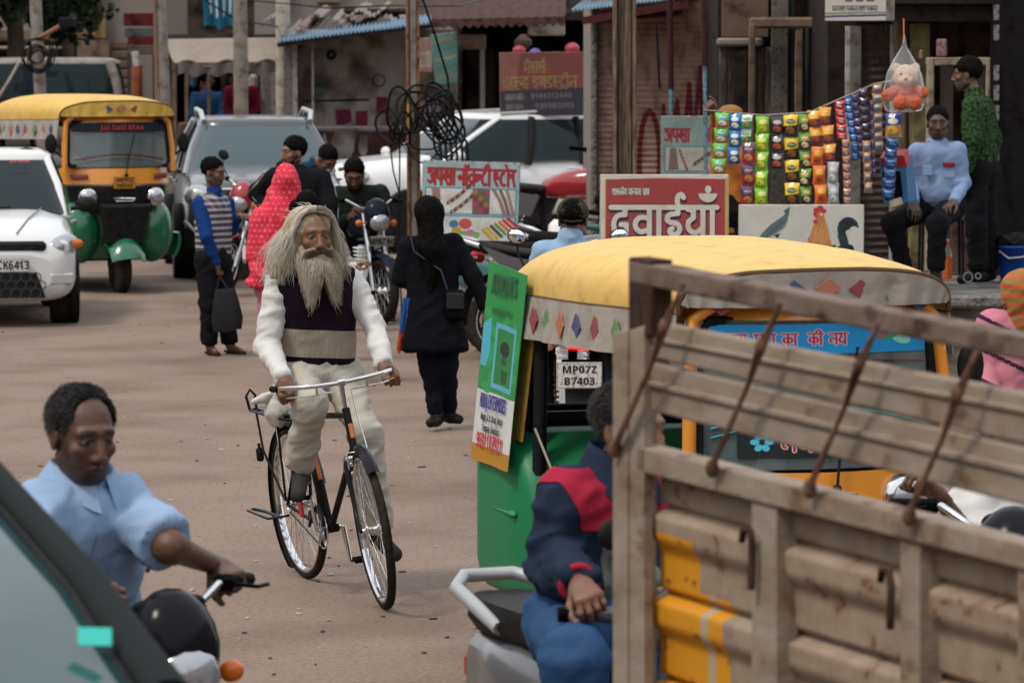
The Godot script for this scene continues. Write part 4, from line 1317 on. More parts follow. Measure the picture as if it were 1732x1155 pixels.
func rib_mat() -> StandardMaterial3D:
	if mats.has("ribbed_beige"): return mats["ribbed_beige"]
	var im := canvas(256, 64, Color.WHITE)
	for x in 256:
		var v := .62 + .38 * absf(sin(x / 256.0 * PI * 16.0))
		for y in 64: im.set_pixel(x, y, Color(.36 * v, .3 * v, .235 * v).linear_to_srgb())
	var m := img_mat("ribbed_beige", im, .9)
	m.uv1_triplanar = true
	m.uv1_scale = Vector3(6, 6, 6)
	return m

func wheel_spoked(parent: Node, called: String, R: float, tyre: float, xf: Transform3D, rimm: Material, tyrem: Material, nsp := 32, hubm: Material = null, rimw := 1.0) -> MeshInstance3D:   # axle along x
	var s := nst()
	ring_tube(s, Vector3.ZERO, Vector3.RIGHT, R - tyre, tyre, 44, 10)
	var w := part(parent, called, s, tyrem, xf)
	s = nst()
	var pr := []
	for p in [[-tyre * .75 * rimw, 0.0], [-tyre * .75 * rimw, -.012], [-tyre * .3, -.018 * rimw], [tyre * .3, -.018 * rimw], [tyre * .75 * rimw, -.012], [tyre * .75 * rimw, 0.0]]: pr.append(p)
	var rr := []
	for k in 44:
		var a := TAU * k / 44
		var ring := PackedVector3Array()
		for p in pr: ring.append(Vector3(p[0], cos(a) * (R - tyre * 1.6 + p[1]), sin(a) * (R - tyre * 1.6 + p[1])))
		rr.append(ring)
	rings(s, rr, false, false, true)
	part(w, "rim", s, rimm)
	s = nst()
	for k in nsp:
		var a := TAU * k / nsp
		var b := a + (.5 if (k / 2) % 2 else -.5)
		var x := .028 if k % 2 else -.028
		tube(s, [Vector3(x, cos(b) * .03, sin(b) * .03), Vector3(0, cos(a) * (R - tyre * 1.9), sin(a) * (R - tyre * 1.9))], .0016 if R > .3 and tyre < .03 else .0022, 4)
	part(w, "spokes", s, mat("spoke_steel", Color(.5, .5, .5), .35, .8))
	s = nst()
	lathe(s, [[.012, -.05], [.014, -.034], [.033, -.031], [.033, -.027], [.016, -.02], [.016, .02], [.033, .027], [.033, .031], [.014, .034], [.012, .05]], Transform3D(Basis(Vector3.FORWARD, PI / 2), Vector3.ZERO), 14)
	part(w, "hub", s, hubm if hubm else mat("chrome", Color(.7, .7, .7), .15, 1.0))
	return w

func bicycle() -> void:
	var rc := G(519, 978)
	var fc := G(648, 1030)
	var f := (fc - rc).normalized()
	var k := (fc - rc).length() / 1.10
	var y := UP.rotated(f, deg_to_rad(6.0))
	if y.x > 0: y = UP.rotated(f, deg_to_rad(-6.0))
	var root := thing("bicycle", "black roadster bicycle ridden by the old man, chrome handlebar and red reflector", "bicycle", rc)
	root.transform = Transform3D(Basis(y.cross(f), y, f).scaled(Vector3.ONE * k), rc)
	var blk := mat("bicycle_black", Color(.012, .012, .014), .25, 0, "paint")
	var chrome := mat("chrome", Color(.7, .7, .7), .15, 1.0)
	var rub := mat("tyre_rubber", Color(.042, .036, .032), .85, 0, "rubber")
	var R := .372
	var ra := Vector3(0, R, 0); var fa := Vector3(0, R, 1.10)
	var bb := Vector3(0, .3, .46); var sc := Vector3(0, .82, .26)
	var ht := Vector3(0, .9, .86); var hbm := Vector3(0, .72, .92)
	wheel_spoked(root, "rear_wheel", R, .021, Transform3D(Basis(), ra), chrome, rub, 36)
	var s := nst()
	tube(s, [ht - (hbm - ht) * .06, hbm + (hbm - ht) * .06], .019, 10)
	tube(s, [sc, ht + (hbm - ht) * .12], .0145, 8)
	tube(s, [hbm + (ht - hbm) * .1, bb], .0165, 8)
	tube(s, [sc, bb], .0155, 8)
	for x in [-1.0, 1.0]:
		tube(s, [bb + Vector3(x * .03, 0, -.03), ra + Vector3(x * .058, 0, .0)], .009, 6)
		tube(s, [sc + Vector3(x * .02, 0, -.02), ra + Vector3(x * .058, .0, .0)], .008, 6)
	lathe(s, [[.02, -.035], [.021, 0], [.02, .035]], Transform3D(Basis(Vector3.FORWARD, PI / 2), bb), 12)
	part(root, "frame", s, blk)
	# front end, turned a little towards the rider's right
	var steer := Node3D.new()
	var axis := (ht - hbm).normalized()
	var tb := Basis(axis, deg_to_rad(-9.0))
	var sx := Transform3D(tb, ht - tb * ht)
	s = nst()
	for x in [-1.0, 1.0]:
		tube(s, [hbm + Vector3(x * .03, -.02, .0), hbm + Vector3(x * .052, -.06, .02), (hbm + fa) * .5 + Vector3(x * .056, 0, -.0), fa + Vector3(x * .056, 0, -.035), fa + Vector3(x * .056, 0, 0)], [.013, .014, .0125, .009, .009], 8)
	var fork := part(root, "fork", s, blk, sx)
	s = nst()
	box(s, hbm + Vector3(0, -.035, .005), Vector3(.105, .03, .045), .008)
	for x in [-1.0, 1.0]: tube(s, [hbm + Vector3(x * .04, -.03, 0), hbm + Vector3(x * .055, -.09, .02)], .0155, 8)
	part(fork, "fork_crown", s, chrome)
	wheel_spoked(root, "front_wheel", R, .021, sx * Transform3D(Basis(), fa), chrome, rub, 32)
	s = nst()
	var hb := ht + Vector3(0, .13, -.02)
	for x in [-1.0, 1.0]:
		tube(s, [hb, hb + Vector3(x * .11, .005, .01), hb + Vector3(x * .2, .008, -.02), hb + Vector3(x * .255, .005, -.1), hb + Vector3(x * .275, -.01, -.26)], .0115, 10)
		tube(s, [hb + Vector3(x * .04, -.035, .01), hb + Vector3(x * .18, -.038, -.02), hb + Vector3(x * .24, -.042, -.1), hb + Vector3(x * .26, -.055, -.22)], .0045, 6)
		tube(s, [hb + Vector3(x * .12, .0, .01), hb + Vector3(x * .12, -.038, .0)], .006, 6)
	tube(s, [ht + (ht - hbm) * .02, hb], .0135, 10)
	box(s, hb, Vector3(.05, .034, .034), .01)
	tube(s, [hb + Vector3(.04, -.035, .01), hb + Vector3(.045, -.15, .04), hbm + Vector3(.06, -.02, .03)], .0035, 5)
	var bar := part(root, "handlebar", s, chrome, sx)
	s = nst()
	for x in [-1.0, 1.0]: tube(s, [hb + Vector3(x * .268, -.003, -.17), hb + Vector3(x * .278, -.015, -.3)], .0155, 10)
	part(bar, "grips", s, mat("black_rubber", Color(.012, .012, .012), .8))
	s = nst()
	for x in [-1.0, 1.0]:
		for q in [[-.02, .22], [.12, .16]]: box(s, fa + Vector3(x * .038, (hbm.y - fa.y) * .75 + q[0] * .3, -.12), Vector3(.014, .02, .05), .004)
	tube(s, [hbm + Vector3(-.045, -.14, .03), hbm + Vector3(-.045, .0, .05), hbm + Vector3(.045, .0, .05), hbm + Vector3(.045, -.14, .03)], .005, 6)
	part(root, "front_brake", s, chrome, sx)
	for w in [[ra, -70.0, 150.0, Transform3D(), "rear_mudguard", .4], [fa, -40.0, 5.0, sx, "front_mudguard", .398]]:
		s = nst()
		var at: Vector3 = w[0]
		sheet(s, func(u, v):
			var a := deg_to_rad(lerpf(w[1], w[2], u))
			return at + Vector3((v - .5) * .058, cos(a) * (w[5] - .02 * pow(absf(v - .5) * 2, 2)), -sin(a) * (w[5] - .02 * pow(absf(v - .5) * 2, 2))), 24, 4, .002)
		part(root, w[4], s, blk, w[3])
	s = nst()
	for x in [-1.0, 1.0]: tube(s, [ra + Vector3(x * .06, 0, 0), Vector3(x * .04, .74, -.12)], .004, 5)
	part(root, "mudguard_stays", s, chrome)
	# saddle
	s = nst()
	var rr := []
	for i in 9:
		var t := i / 8.0
		var w := lerpf(.1, .022, smoothstep(0, .75, t)) * (1.0 if t > .02 else .6)
		var ring := PackedVector3Array()
		for q in 12:
			var a := TAU * q / 12
			ring.append(Vector3(cos(a) * w, .955 + sin(a) * (.035 - .012 * t) - absf(cos(a)) * .012, .06 + t * .27))
		rr.append(ring)
	rings(s, rr)
	part(root, "saddle", s, mat("saddle_leather", Color(.02, .017, .015), .5, 0, "dirt", 4.0))
	s = nst()
	tube(s, [sc, Vector3(0, .93, .21)], .0125, 8)
	part(root, "seat_post", s, chrome)
	# carrier
	s = nst()
	tube(s, [Vector3(-.075, .8, -.4), Vector3(-.075, .8, .1), Vector3(-.03, .8, .2), Vector3(.03, .8, .2), Vector3(.075, .8, .1), Vector3(.075, .8, -.4), Vector3(.04, .8, -.43), Vector3(-.04, .8, -.43)], .007, 6, true)
	for i in 5: tube(s, [Vector3(-.075, .8, -.34 + i * .1), Vector3(.075, .8, -.34 + i * .1)], .005, 5)
	for x in [-1.0, 1.0]:
		tube(s, [Vector3(x * .075, .8, -.3), Vector3(x * .09, .62, -.2), ra + Vector3(x * .065, .02, -.01)], .006, 6)
		tube(s, [Vector3(x * .075, .8, .02), ra + Vector3(x * .065, .02, 0)], .006, 6)
	for i in 8: box(s, Vector3(-.055 + i * .0157, .812, -.14), Vector3(.01, .006, .46))
	part(root, "carrier", s, blk)
	s = nst()
	tube(s, [Vector3(-.075, .8, -.4), Vector3(-.085, .87, -.41), Vector3(-.06, .9, -.42), Vector3(-.035, .87, -.42), Vector3(-.035, .8, -.42)], .007, 6)
	part(root, "carrier_loop", s, blk)
	# drive
	s = nst()
	ring_tube(s, bb + Vector3(-.05, 0, 0), Vector3.RIGHT, .088, .004, 26, 6)
	for i in 5: beam(s, bb + Vector3(-.05, 0, 0), bb + Vector3(-.05, cos(i * TAU / 5) * .087, sin(i * TAU / 5) * .087), .014, .005)
	ring_tube(s, ra + Vector3(-.05, 0, 0), Vector3.RIGHT, .036, .004, 16, 6)
	part(root, "chainring", s, chrome)
	s = nst()
	for q in [[.09, .038], [-.09, -.038]]: tube(s, [bb + Vector3(-.05, q[0], 0), ra + Vector3(-.05, q[1], 0)], .0045, 5)
	part(root, "chain", s, mat("oily_chain", Color(.05, .045, .04), .4, .7))
	s = nst()
	prism(s, PackedVector2Array([Vector2(-.13, -.0), Vector2(-.11, .08), Vector2(.04, .13), Vector2(.1, .07), Vector2(.09, .03), Vector2(.02, .1), Vector2(-.08, .05)]), Transform3D(Basis(UP, -PI / 2), bb + Vector3(-.066, .0, 0)), .012, .002)
	part(root, "chain_guard", s, blk)
	s = nst()
	box(s, Vector3(-.1, .44, .33), Vector3(.016, .17, .045), .007, Basis(Vector3.RIGHT, -.1))
	part(root, "red_reflector", s, mat("red_plastic", Color(.45, .015, .03), .3))
	# cranks: the rider's left pedal is down, the right one up
	for q in [[.06, -1.0, Vector3(0, -.165, .02)], [-.07, 1.0, Vector3(0, .165, -.02)]]:
		s = nst()
		var e: Vector3 = bb + Vector3(q[0] + (.012 if q[0] > 0 else -.012), 0, 0) + q[2]
		tube(s, [bb + Vector3(q[0] * .6, 0, 0), bb + Vector3(q[0], 0, 0), e], [.014, .013, .01], 8)
		var cr := part(root, "crank", s, chrome)
		s = nst()
		for z in [-.03, .03]: box(s, e + Vector3(signf(q[0]) * .055, 0, z), Vector3(.09, .022, .018), .005)
		box(s, e + Vector3(signf(q[0]) * .055, 0, 0), Vector3(.08, .012, .02), .003)
		part(cr, "pedal", s, mat("black_rubber", Color.BLACK))
	# stand and dynamo
	s = nst()
	var st := ra + Vector3(-.07, -.05, .02)
	tube(s, [st, st + Vector3(-.06, -.02, -.12), st + Vector3(-.09, -.0, -.34), st + Vector3(-.06, .0, -.37), st + Vector3(-.02, -.01, -.3), st + Vector3(.0, -.02, -.1)], .01, 6, false, Vector2(1.4, .7))
	part(root, "stand", s, blk)
	s = nst()
	lathe(s, [[.012, 0], [.019, .01], [.019, .06], [.008, .07], [.008, .09]], Transform3D(Basis(), Vector3(-.085, .56, -.28)), 12)
	part(root, "dynamo", s, blk)
	text(root, "decal", "Hero", Transform3D(Basis(Vector3(0, -.98, .2), Vector3(0, .2, .98), Vector3(-1, 0, 0)).orthonormalized(), sc.lerp(bb, .4) + Vector3(-.0175, 0, .0)), .018, mat("gold_decal", Color(.5, .3, .05), .4)) if false else null
	s = nst()
	box(s, sc.lerp(bb, .42) + Vector3(-.004, 0, .014), Vector3(.02, .16, .006), .002, Basis(Vector3.RIGHT, -.36))
	box(s, ht.lerp(hbm, .5) + Vector3(0, 0, .018), Vector3(.02, .07, .008), .003, Basis(Vector3.RIGHT, -.33))
	part(root, "maker_transfers", s, mat("orange_transfer", Color(.5, .16, .04), .4))
	steer.free()

# ---- the place ---------------------------------------------------------------
func slab(parent: Node, called: String, x0: float, y0: float, x1: float, y1: float, d: float, thick: float, m: Material, bev := 0.0, lean := 0.0) -> MeshInstance3D:   # an upright board whose front is seen in that frame, d away
	var a := W(x0, y0, d)
	var b := W(x1, y1, d)
	var s := nst()
	box(s, Vector3.ZERO, Vector3(absf(b.x - a.x), absf(a.y - b.y), thick), bev, Basis(Vector3.BACK, lean))
	var c := (a + b) * .5 - Vector3(0, 0, thick * .5)
	return part(parent, called, s, m, Transform3D(Basis(), c - (parent.position if parent != self else Vector3.ZERO)))

func site(called: String, label: String, category: String, px: float, d: float, group := "") -> Node3D:    # a thing standing on the ground at that column of the picture
	var p := W(px, 300, d)
	return thing(called, label, category, Vector3(p.x, 0, p.z), 0, group)

func ribbed(parent: Node, called: String, x0: float, y0: float, x1: float, y1: float, d: float, pitch: float, depth: float, m: Material, across := false) -> MeshInstance3D:    # a roller shutter or corrugated sheet
	var a := W(x0, y0, d)
	var b := W(x1, y1, d)
	var o: Vector3 = parent.position
	var n := int((absf(b.x - a.x) if across else absf(a.y - b.y)) / pitch) * 4
	var s := nst()
	sheet(s, func(u, v):
		var w: float = (u if across else v) * n / 4.0
		return Vector3(lerpf(a.x, b.x, u), lerpf(b.y, a.y, v), a.z + depth * (.5 + .5 * cos(w * TAU))) - o, n if across else 1, 1 if across else n, .004)
	return part(parent, called, s, m)

func stained(m: StandardMaterial3D, tex: Texture2D, scale: float) -> StandardMaterial3D:
	m.detail_enabled = true
	m.detail_blend_mode = BaseMaterial3D.BLEND_MODE_MUL
	m.detail_uv_layer = BaseMaterial3D.DETAIL_UV_2
	m.detail_albedo = tex
	m.uv2_triplanar = true
	m.uv2_scale = Vector3.ONE * scale
	return m

func setting() -> void:
	var rd := mat("road_dust", Color(.25, .181, .137), .95, 0, "concrete", .9)
	rd.albedo_texture = noise_tex(0.03, 1024, [[0.0, Color(.78, .74, .71)], [0.4, gray(.91)], [0.7, gray(.98)], [1.0, gray(1.0)]], 31, 8)
	rd.normal_texture = noise_tex(0.06, 512, [], 32, 6, 7.0)
	rd.normal_scale = .25
	stained(rd, noise_tex(0.012, 512, [[0.0, Color(.84, .8, .77)], [0.35, Color(.93, .92, .91)], [.6, gray(1.0)], [1.0, Color(1, .98, .95)]], 33, 5), .11)
	var s := nst()
	sheet(s, func(u, v): return Vector3(lerpf(-260, 260, u), 0, lerpf(60, -420, v)), 2, 2, .3)
	struct("road", s, rd)
	s = nst()     # the raised plinth along the shops on the right
	var a := G(1490, 661)
	box(s, Vector3(a.x + 9, .325, a.z - 5.5), Vector3(18, .65, 11), .02)
	struct("pavement", s, mat("plinth", Color(.17, .165, .15), .9, 0, "wall", .6))
	s = nst()
	box(s, Vector3(W(-60, 300, 58).x, .3, -61.0), Vector3(3.6, .6, 9.0), .03)
	struct("pavement", s, mat("plinth", Color.WHITE))
	s = nst()
	box(s, Vector3(a.x + 9.0, .635, a.z + .02), Vector3(18.04, .09, .1), .02)
	struct("kerb", s, mat("plinth_edge", Color(.2, .19, .175), .9, 0, "concrete", 1.0))

func around() -> void:     # the street goes on behind the camera and to its sides
	for q in [[-24.0, -12.0, 10.0, 70.0, 8.0, 0, "tall plain house front along the left side of the street, out of the picture"], [0.0, 26.0, 60.0, 10.0, 9.0, 1, "long brown house row closing the street behind the viewer"], [20.0, -2.0, 9.0, 36.0, 9.0, 0, "grey plastered house along the right side of the street, out of the picture"]]:
		var b := thing("house", q[6], "house", Vector3(q[0], 0, q[1]))
		var s := nst()
		box(s, Vector3(0, q[4] * .5, 0), Vector3(q[2], q[4], q[3]), .05)
		part(b, "wall", s, mat("dusty_pink", Color(.27, .16, .12), .9, 0, "wall") if q[5] else mat("grimy_plaster", Color(.2, .165, .14)))
		for i in 8:
			s = nst()
			box(s, Vector3((q[2] * .5 + .02) * (-1 if q[0] > 1 else 1) if q[5] == 0 else -21.0 + i * 6.0, 4.6, -14.0 + i * 4.0 if q[5] == 0 else -5.02), Vector3(.1, 1.6, 1.1) if q[5] == 0 else Vector3(1.4, 1.6, .1))
			part(b, "window", s, mat("sooty_wood", Color(.035, .028, .026), .9, 0, "dirt", 1.0))

func tuft(called: String, label: String, at: Vector3, size: Vector3, n: int, col: Color, leaf := .09) -> Node3D:
	var t := thing(called, label, "tree", at)
	var s := nst()
	tube(s, [Vector3(0, -at.y, 0), Vector3(.1, -at.y * .5, .05), Vector3(0, .2, 0)], [.22, .17, .1], 9)
	for i in 5: tube(s, [Vector3(0, -.6, 0), Vector3(cos(i * 1.3), .1, sin(i * 1.3)) * size * .35, Vector3(cos(i * 1.3) * .8, .4, sin(i * 1.3) * .8) * size * .8], [.09, .06, .02], 6)
	part(t, "trunk", s, mat("bark", Color(.09, .07, .055), .95, 0, "wood"))
	var mm := MultiMesh.new()
	mm.transform_format = MultiMesh.TRANSFORM_3D
	var lm := nst()
	for q in [[0.0, 0.0], [1.57, .4]]:
		sheet(lm, func(u, v): return Basis(UP, q[0]) * Vector3((u - .5) * leaf * sin(v * PI) , v * leaf * 1.6, .02 * sin(v * PI) + absf(u - .5) * leaf * .3), 2, 3, .001)
	mm.mesh = fin(lm)
	mm.instance_count = n
	var crown := []
	for i in 14: crown.append([Vector3(rng.randf_range(-.8, .8), rng.randf_range(-.7, .8), rng.randf_range(-.8, .8)) * size, rng.randf_range(.25, .45)])
	for i in n:
		var c: Array = crown[i % 14]
		var p: Vector3 = c[0] + Vector3(rng.randfn(), rng.randfn(), rng.randfn()) * .5 * c[1] * size
		mm.set_instance_transform(i, Transform3D(Basis.from_euler(Vector3(rng.randf() * 6, rng.randf() * 6, rng.randf() * 6)).scaled(Vector3.ONE * rng.randf_range(.7, 1.5)), p))
	var o := MultiMeshInstance3D.new()
	o.multimesh = mm
	o.name = "crown"
	o.material_override = mat("leaf_green", col, .6)
	o.set_meta("kind", "stuff")
	t.add_child(o)
	return t

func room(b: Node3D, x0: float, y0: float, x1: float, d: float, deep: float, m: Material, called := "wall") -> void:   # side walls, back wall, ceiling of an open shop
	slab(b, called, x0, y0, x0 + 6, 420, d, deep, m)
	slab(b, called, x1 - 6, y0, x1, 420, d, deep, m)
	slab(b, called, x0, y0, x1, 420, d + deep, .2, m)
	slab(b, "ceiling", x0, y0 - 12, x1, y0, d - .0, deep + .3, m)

func buildings() -> void:
	var plaster := mat("grimy_plaster", Color(.13, .105, .09), .95, 0, "wall", .5)
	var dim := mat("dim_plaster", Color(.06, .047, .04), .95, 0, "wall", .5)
	var brown := mat("brown_panel", Color(.13, .085, .06), .85, 0, "dirt", .8)
	var beige := mat("beige_panel", Color(.18, .13, .095), .85, 0, "dirt", .6)
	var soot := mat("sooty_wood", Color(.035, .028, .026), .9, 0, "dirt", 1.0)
	var tin := mat("weathered_tin", Color(.3, .25, .21), .6, .2, "tin", .7)
	var steel := mat("galvanised_pipe", Color(.38, .36, .34), .5, .4, "tin", 1.0)
	# far left: dim two-storey house front with a shutter, a panel door and brown slats
	var b := site("house", "dim brown house front with ribbed panels at the far left of the street", "house", 130, 66)
	slab(b, "wall", -60, -160, 275, 300, 66.0, 5.0, plaster)
	slab(b, "doorway", -40, 62, 30, 300, 65.95, .3, soot)
	slab(b, "parapet", -60, 48, 95, 70, 65.6, .5, beige, .03)
	slab(b, "ledge", -60, 78, 100, 84, 65.3, .8, plaster, .03)
	ribbed(b, "ribbed_panel", 128, 30, 178, 64, 65.8, .16, .07, mat("mustard_tin", Color(.26, .17, .07), .7, 0, "tin", .8), true)
	slab(b, "door", 130, 68, 186, 300, 65.9, .12, beige, .02)
	for i in 9: slab(b, "slat", 188, 70 + i * 16, 216, 84 + i * 16, 65.85, .1, brown, .02)
	slab(b, "pillar", 98, 28, 128, 300, 65.9, .3, dim, .03)
	slab(b, "box_plinth", 102, 118, 146, 300, 65.0, .7, mat("grey_box", Color(.2, .19, .18), .8, 0, "dirt"), .03)
	slab(b, "upper_wall", 115, -160, 168, 26, 65.7, .3, mat("dusty_pink", Color(.17, .1, .078), .9, 0, "wall"))
	b = site("shop_boards", "stack of dark red and grey shop boards high on the far wall", "sign", 236, 64)
	for q in [[208, 22, 262, 44, 0], [210, 47, 262, 62, 1], [215, 62, 262, 76, 0], [216, 76, 262, 92, 2]]:
		slab(b, "board", q[0], q[1], q[2], q[3], 64.0, .08, [mat("maroon_board", Color(.11, .02, .02), .7, 0, "dirt"), mat("slate_board", Color(.07, .085, .09), .7, 0, "dirt"), mat("umber_board", Color(.11, .07, .06), .7, 0, "dirt")][q[4]], .01)
	slab(b, "bracket", 258, 20, 263, 300, 64.2, .1, soot)
	tuft("tree", "dark leafy tree hanging over the far left corner of the street", W(20, -10, 60) + Vector3(0, .1, 0), Vector3(1.3, .75, 1.0), 5200, Color(.018, .026, .012))
	# the roadside stall with a beige awning
	b = site("awning_stall", "open stall under a sagging beige awning behind the grey parked car", "stall", 380, 57)
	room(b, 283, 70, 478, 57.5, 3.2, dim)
	for q in [[290, 8], [312, 6], [350, 5], [440, 7], [458, 10], [470, 6]]: slab(b, "post", q[0], 80, q[0] + q[1], 340, 57.2, .07, steel if q[0] > 430 else beige)
	var o: Vector3 = b.position
	var a0 := W(280, 66, 56.6); var a1 := W(482, 63, 56.6); var a2 := W(482, 104, 55.4); var a3 := W(300, 106, 55.4)
	var s := nst()
	sheet(s, func(u, v): return (a3.lerp(a2, u).lerp(a0.lerp(a1, u), v) + Vector3(0, .05 * sin(u * 17.0) * (1 - v) - .12 * sin(v * PI), 0)) - o, 24, 6, .02)
	part(b, "awning", s, mat("beige_tarp", Color(.25, .205, .165), .9, 0, "canvas", .6))
	s = nst()
	sheet(s, func(u, v): return a3.lerp(a2, u) + Vector3(0, -.18 + .18 * v + .03 * sin(u * 30.0) * (1 - v), .03 * sin(u * 40.0)) - o, 40, 2, .01)
	part(b, "valence", s, mat("grey_tarp", Color(.12, .1, .09), .9, 0, "canvas", .8))
	for q in [[318, 118, 332, 150, 0], [338, 130, 346, 210, 1], [372, 120, 386, 160, 2], [386, 128, 398, 160, 2], [418, 125, 436, 180, 3], [440, 108, 470, 208, 4]]:
		slab(b, "hanging_goods", q[0], q[1], q[2], q[3], 57.6, .2, [mat("blue_goods", Color(.03, .1, .17), .7), mat("red_goods", Color(.12, .03, .03), .7), soot, mat("pale_goods", Color(.3, .27, .24), .8), mat("striped_tin", Color(.24, .24, .26), .6, .2, "tin", 2.0)][q[4]], .05)
	slab(b, "counter", 300, 208, 420, 330, 56.9, .8, brown, .02)
	b = site("banner", "blue and white cloth banner hanging above the beige awning", "banner", 367, 58)
	s = nst()
	var ba := W(344, 46, 58); var bb := W(394, -30, 58)
	o = b.position
	sheet(s, func(u, v): return Vector3(lerpf(ba.x, bb.x, u), lerpf(ba.y, bb.y, v) + .04 * sin(u * 9.0), ba.z + .06 * sin(u * 14.0 + v * 3.0)) - o, 16, 6, .006)
	var im := canvas(128, 128, Color(.05, .35, .45))
	for i in 4: fill_poly(im, [Vector2(15 + i * 32, 0), Vector2(27 + i * 32, 0), Vector2(36 + i * 28, 90), Vector2(28 + i * 28, 100)], Color(.75, .76, .74))
	part(b, "cloth", s, img_mat("banner_print", im, .9))
	slab(b, "frame", 338, 44, 400, 50, 58.0, .3, soot)
	# the white shed with a blue tin roof
	b = site("shed", "long white shed with peeling plaster under a blue tin roof edge", "building", 620, 53)
	o = b.position
	var white := mat("peeling_white", Color(.52, .48, .46), .95, 0, "wall", .45)
	slab(b, "wall", 500, 50, 775, 360, 53.4, .3, white)
	slab(b, "side_wall", 480, 66, 500, 360, 52.6, 1.0, mat("grey_tin_wall", Color(.2, .2, .2), .6, .2, "tin", 2.0))
	slab(b, "dado", 500, 222, 700, 360, 53.37, .05, mat("brown_dado", Color(.13, .055, .042), .9, 0, "wall", .8))
	for q in [[547, 250, 16, 34], [583, 240, 28, 60], [615, 246, 12, 30]]:
		s = nst()
		var poly := PackedVector2Array()
		for i in 14:
			var an := TAU * i / 14
			poly.append(Vector2(cos(an) * q[2], sin(an) * q[3]) * (.7 + .5 * rng.randf()) / 122.0 * .7)
		prism(s, poly, Transform3D(Basis(), W(q[0], q[1], 53.31) - o), .015)
		part(b, "plaster_patch", s, white)
	for q in [[495, 510, 8], [527, 530, 4], [770, 776, 6]]: slab(b, "post", q[0], 60, q[0] + q[2], 350, 52.3, .08, steel)
	slab(b, "pipe_rail", 480, 213, 690, 217, 52.2, .05, steel)
	for q in [[496, 132, 700, 138], [512, 168, 625, 172]]: slab(b, "ledge", q[0], q[1], q[2], q[3], 53.37, .05, dim, .01, .02)
	for q in [[568, 185, 594, 212], [601, 188, 621, 213], [636, 164, 658, 192]]: slab(b, "pink_poster", q[0], q[1], q[2], q[3], 53.36, .012, mat("pink_poster", Color(.27, .035, .1), .85, 0, "dirt", 3.0), 0, rng.randf_range(-.06, .06))
	slab(b, "blue_patch", 533, 148, 546, 157, 53.36, .012, mat("blue_patch", Color(.06, .25, .32), .8))
	s = nst()
	ring_tube(s, W(560, 93, 53.3) - o, Vector3.BACK, .05, .02, 14)
	ring_tube(s, W(640, 136, 53.3) - o, Vector3.BACK, .085, .008, 18, 6)
	part(b, "wall_marks", s, soot)
	var r0 := W(468, 70, 51.6); var r1 := W(760, 34, 51.6); var r2 := W(760, 20, 54.5); var r3 := W(478, 58, 54.5)
	s = nst()
	sheet(s, func(u, v): return r0.lerp(r1, u).lerp(r3.lerp(r2, u), v) + Vector3(0, .018 * sin(u * 260.0), 0) - o, 240, 2, .01)
	part(b, "tin_roof", s, mat("blue_tin", Color(.1, .25, .4), .5, .1, "tin", .8))
	s = nst()
	beam(s, r0 + Vector3(0, -.05, -.05) - o, r1 + Vector3(0, -.05, -.05) - o, .06, .06)
	part(b, "eaves_beam", s, soot)
	for q in [[486, 34, 566, 56, .06], [560, 26, 640, 44, -.1], [620, 18, 700, 36, -.05], [505, 20, 560, 34, .2], [590, 8, 660, 22, .05], [440, 24, 480, 40, .1]]:
		s = nst()
		var c0 := W(q[0], q[3], 54.0); var c1 := W(q[2], q[1], 57.0)
		sheet(s, func(u, v): return Vector3(lerpf(c0.x, c1.x, u), lerpf(c0.y, c1.y, v) + .05 * sin(u * 8.0 + q[0]) + .02 * sin(u * 50.0) + q[4] * (u - .5), lerpf(c0.z, c1.z, v)) - o, 26, 4, .02)
		part(b, "roof_sheet", s, tin)
	slab(b, "dark_bundle", 580, 14, 700, 24, 55.0, 1.0, soot, .08)
	b = site("rear_house", "brown house rising behind the white shed's roof", "house", 600, 62)
	slab(b, "wall", 430, -200, 760, 300, 62.0, 4.0, plaster)
	for q in [[480, -60, 490, 20], [535, -60, 575, 4], [700, -60, 710, 30]]: slab(b, "pillar", q[0], q[1], q[2], q[3], 61.8, .2, beige)
	# the dark shop beneath a scalloped brown awning
	b = site("dark_shop", "dark open shop under a scalloped brown awning behind the white car", "shop", 860, 49)
	o = b.position
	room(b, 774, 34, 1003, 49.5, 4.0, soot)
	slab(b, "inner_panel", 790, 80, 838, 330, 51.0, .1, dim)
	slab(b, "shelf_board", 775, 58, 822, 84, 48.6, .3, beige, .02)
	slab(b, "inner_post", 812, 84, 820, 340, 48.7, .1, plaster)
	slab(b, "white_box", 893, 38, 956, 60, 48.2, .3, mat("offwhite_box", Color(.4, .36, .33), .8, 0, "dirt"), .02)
	slab(b, "brown_sack", 870, 58, 900, 86, 49.3, .3, brown, .08)
	var w0 := W(718, -14, 49.0); var w1 := W(958, -18, 49.0); var w2 := W(956, 28, 47.0); var w3 := W(730, 33, 47.0)
	s = nst()
	sheet(s, func(u, v): return w3.lerp(w2, u).lerp(w0.lerp(w1, u), v) + Vector3(0, .012 * sin(u * 90.0), 0) - o, 60, 3, .01)
	sheet(s, func(u, v): return w3.lerp(w2, u) + Vector3(0, (v - 1.0) * (.07 + .045 * absf(sin(u * 50.0))), 0) - o, 90, 2, .008)
	part(b, "awning", s, mat("brown_awning", Color(.085, .05, .045), .8, 0, "dirt", 1.0))
	for q in [[878, 85, .08, 0], [905, 89, .07, 1], [968, 82, .09, 0]]:
		s = nst()
		ball(s, W(q[0], q[1], 46.9) - o, Vector3(q[2], q[2] * .8, q[2]), 10, 7)
		part(b, "plastic_bundle", s, [mat("red_bundle", Color(.33, .03, .05), .5), mat("violet_bundle", Color(.1, .07, .3), .5)][q[3]])
	# the shuttered shop with red painted letters
	b = site("shuttered_shop", "shop closed by a tan roller shutter with red painted letters", "shop", 1110, 36)
	o = b.position
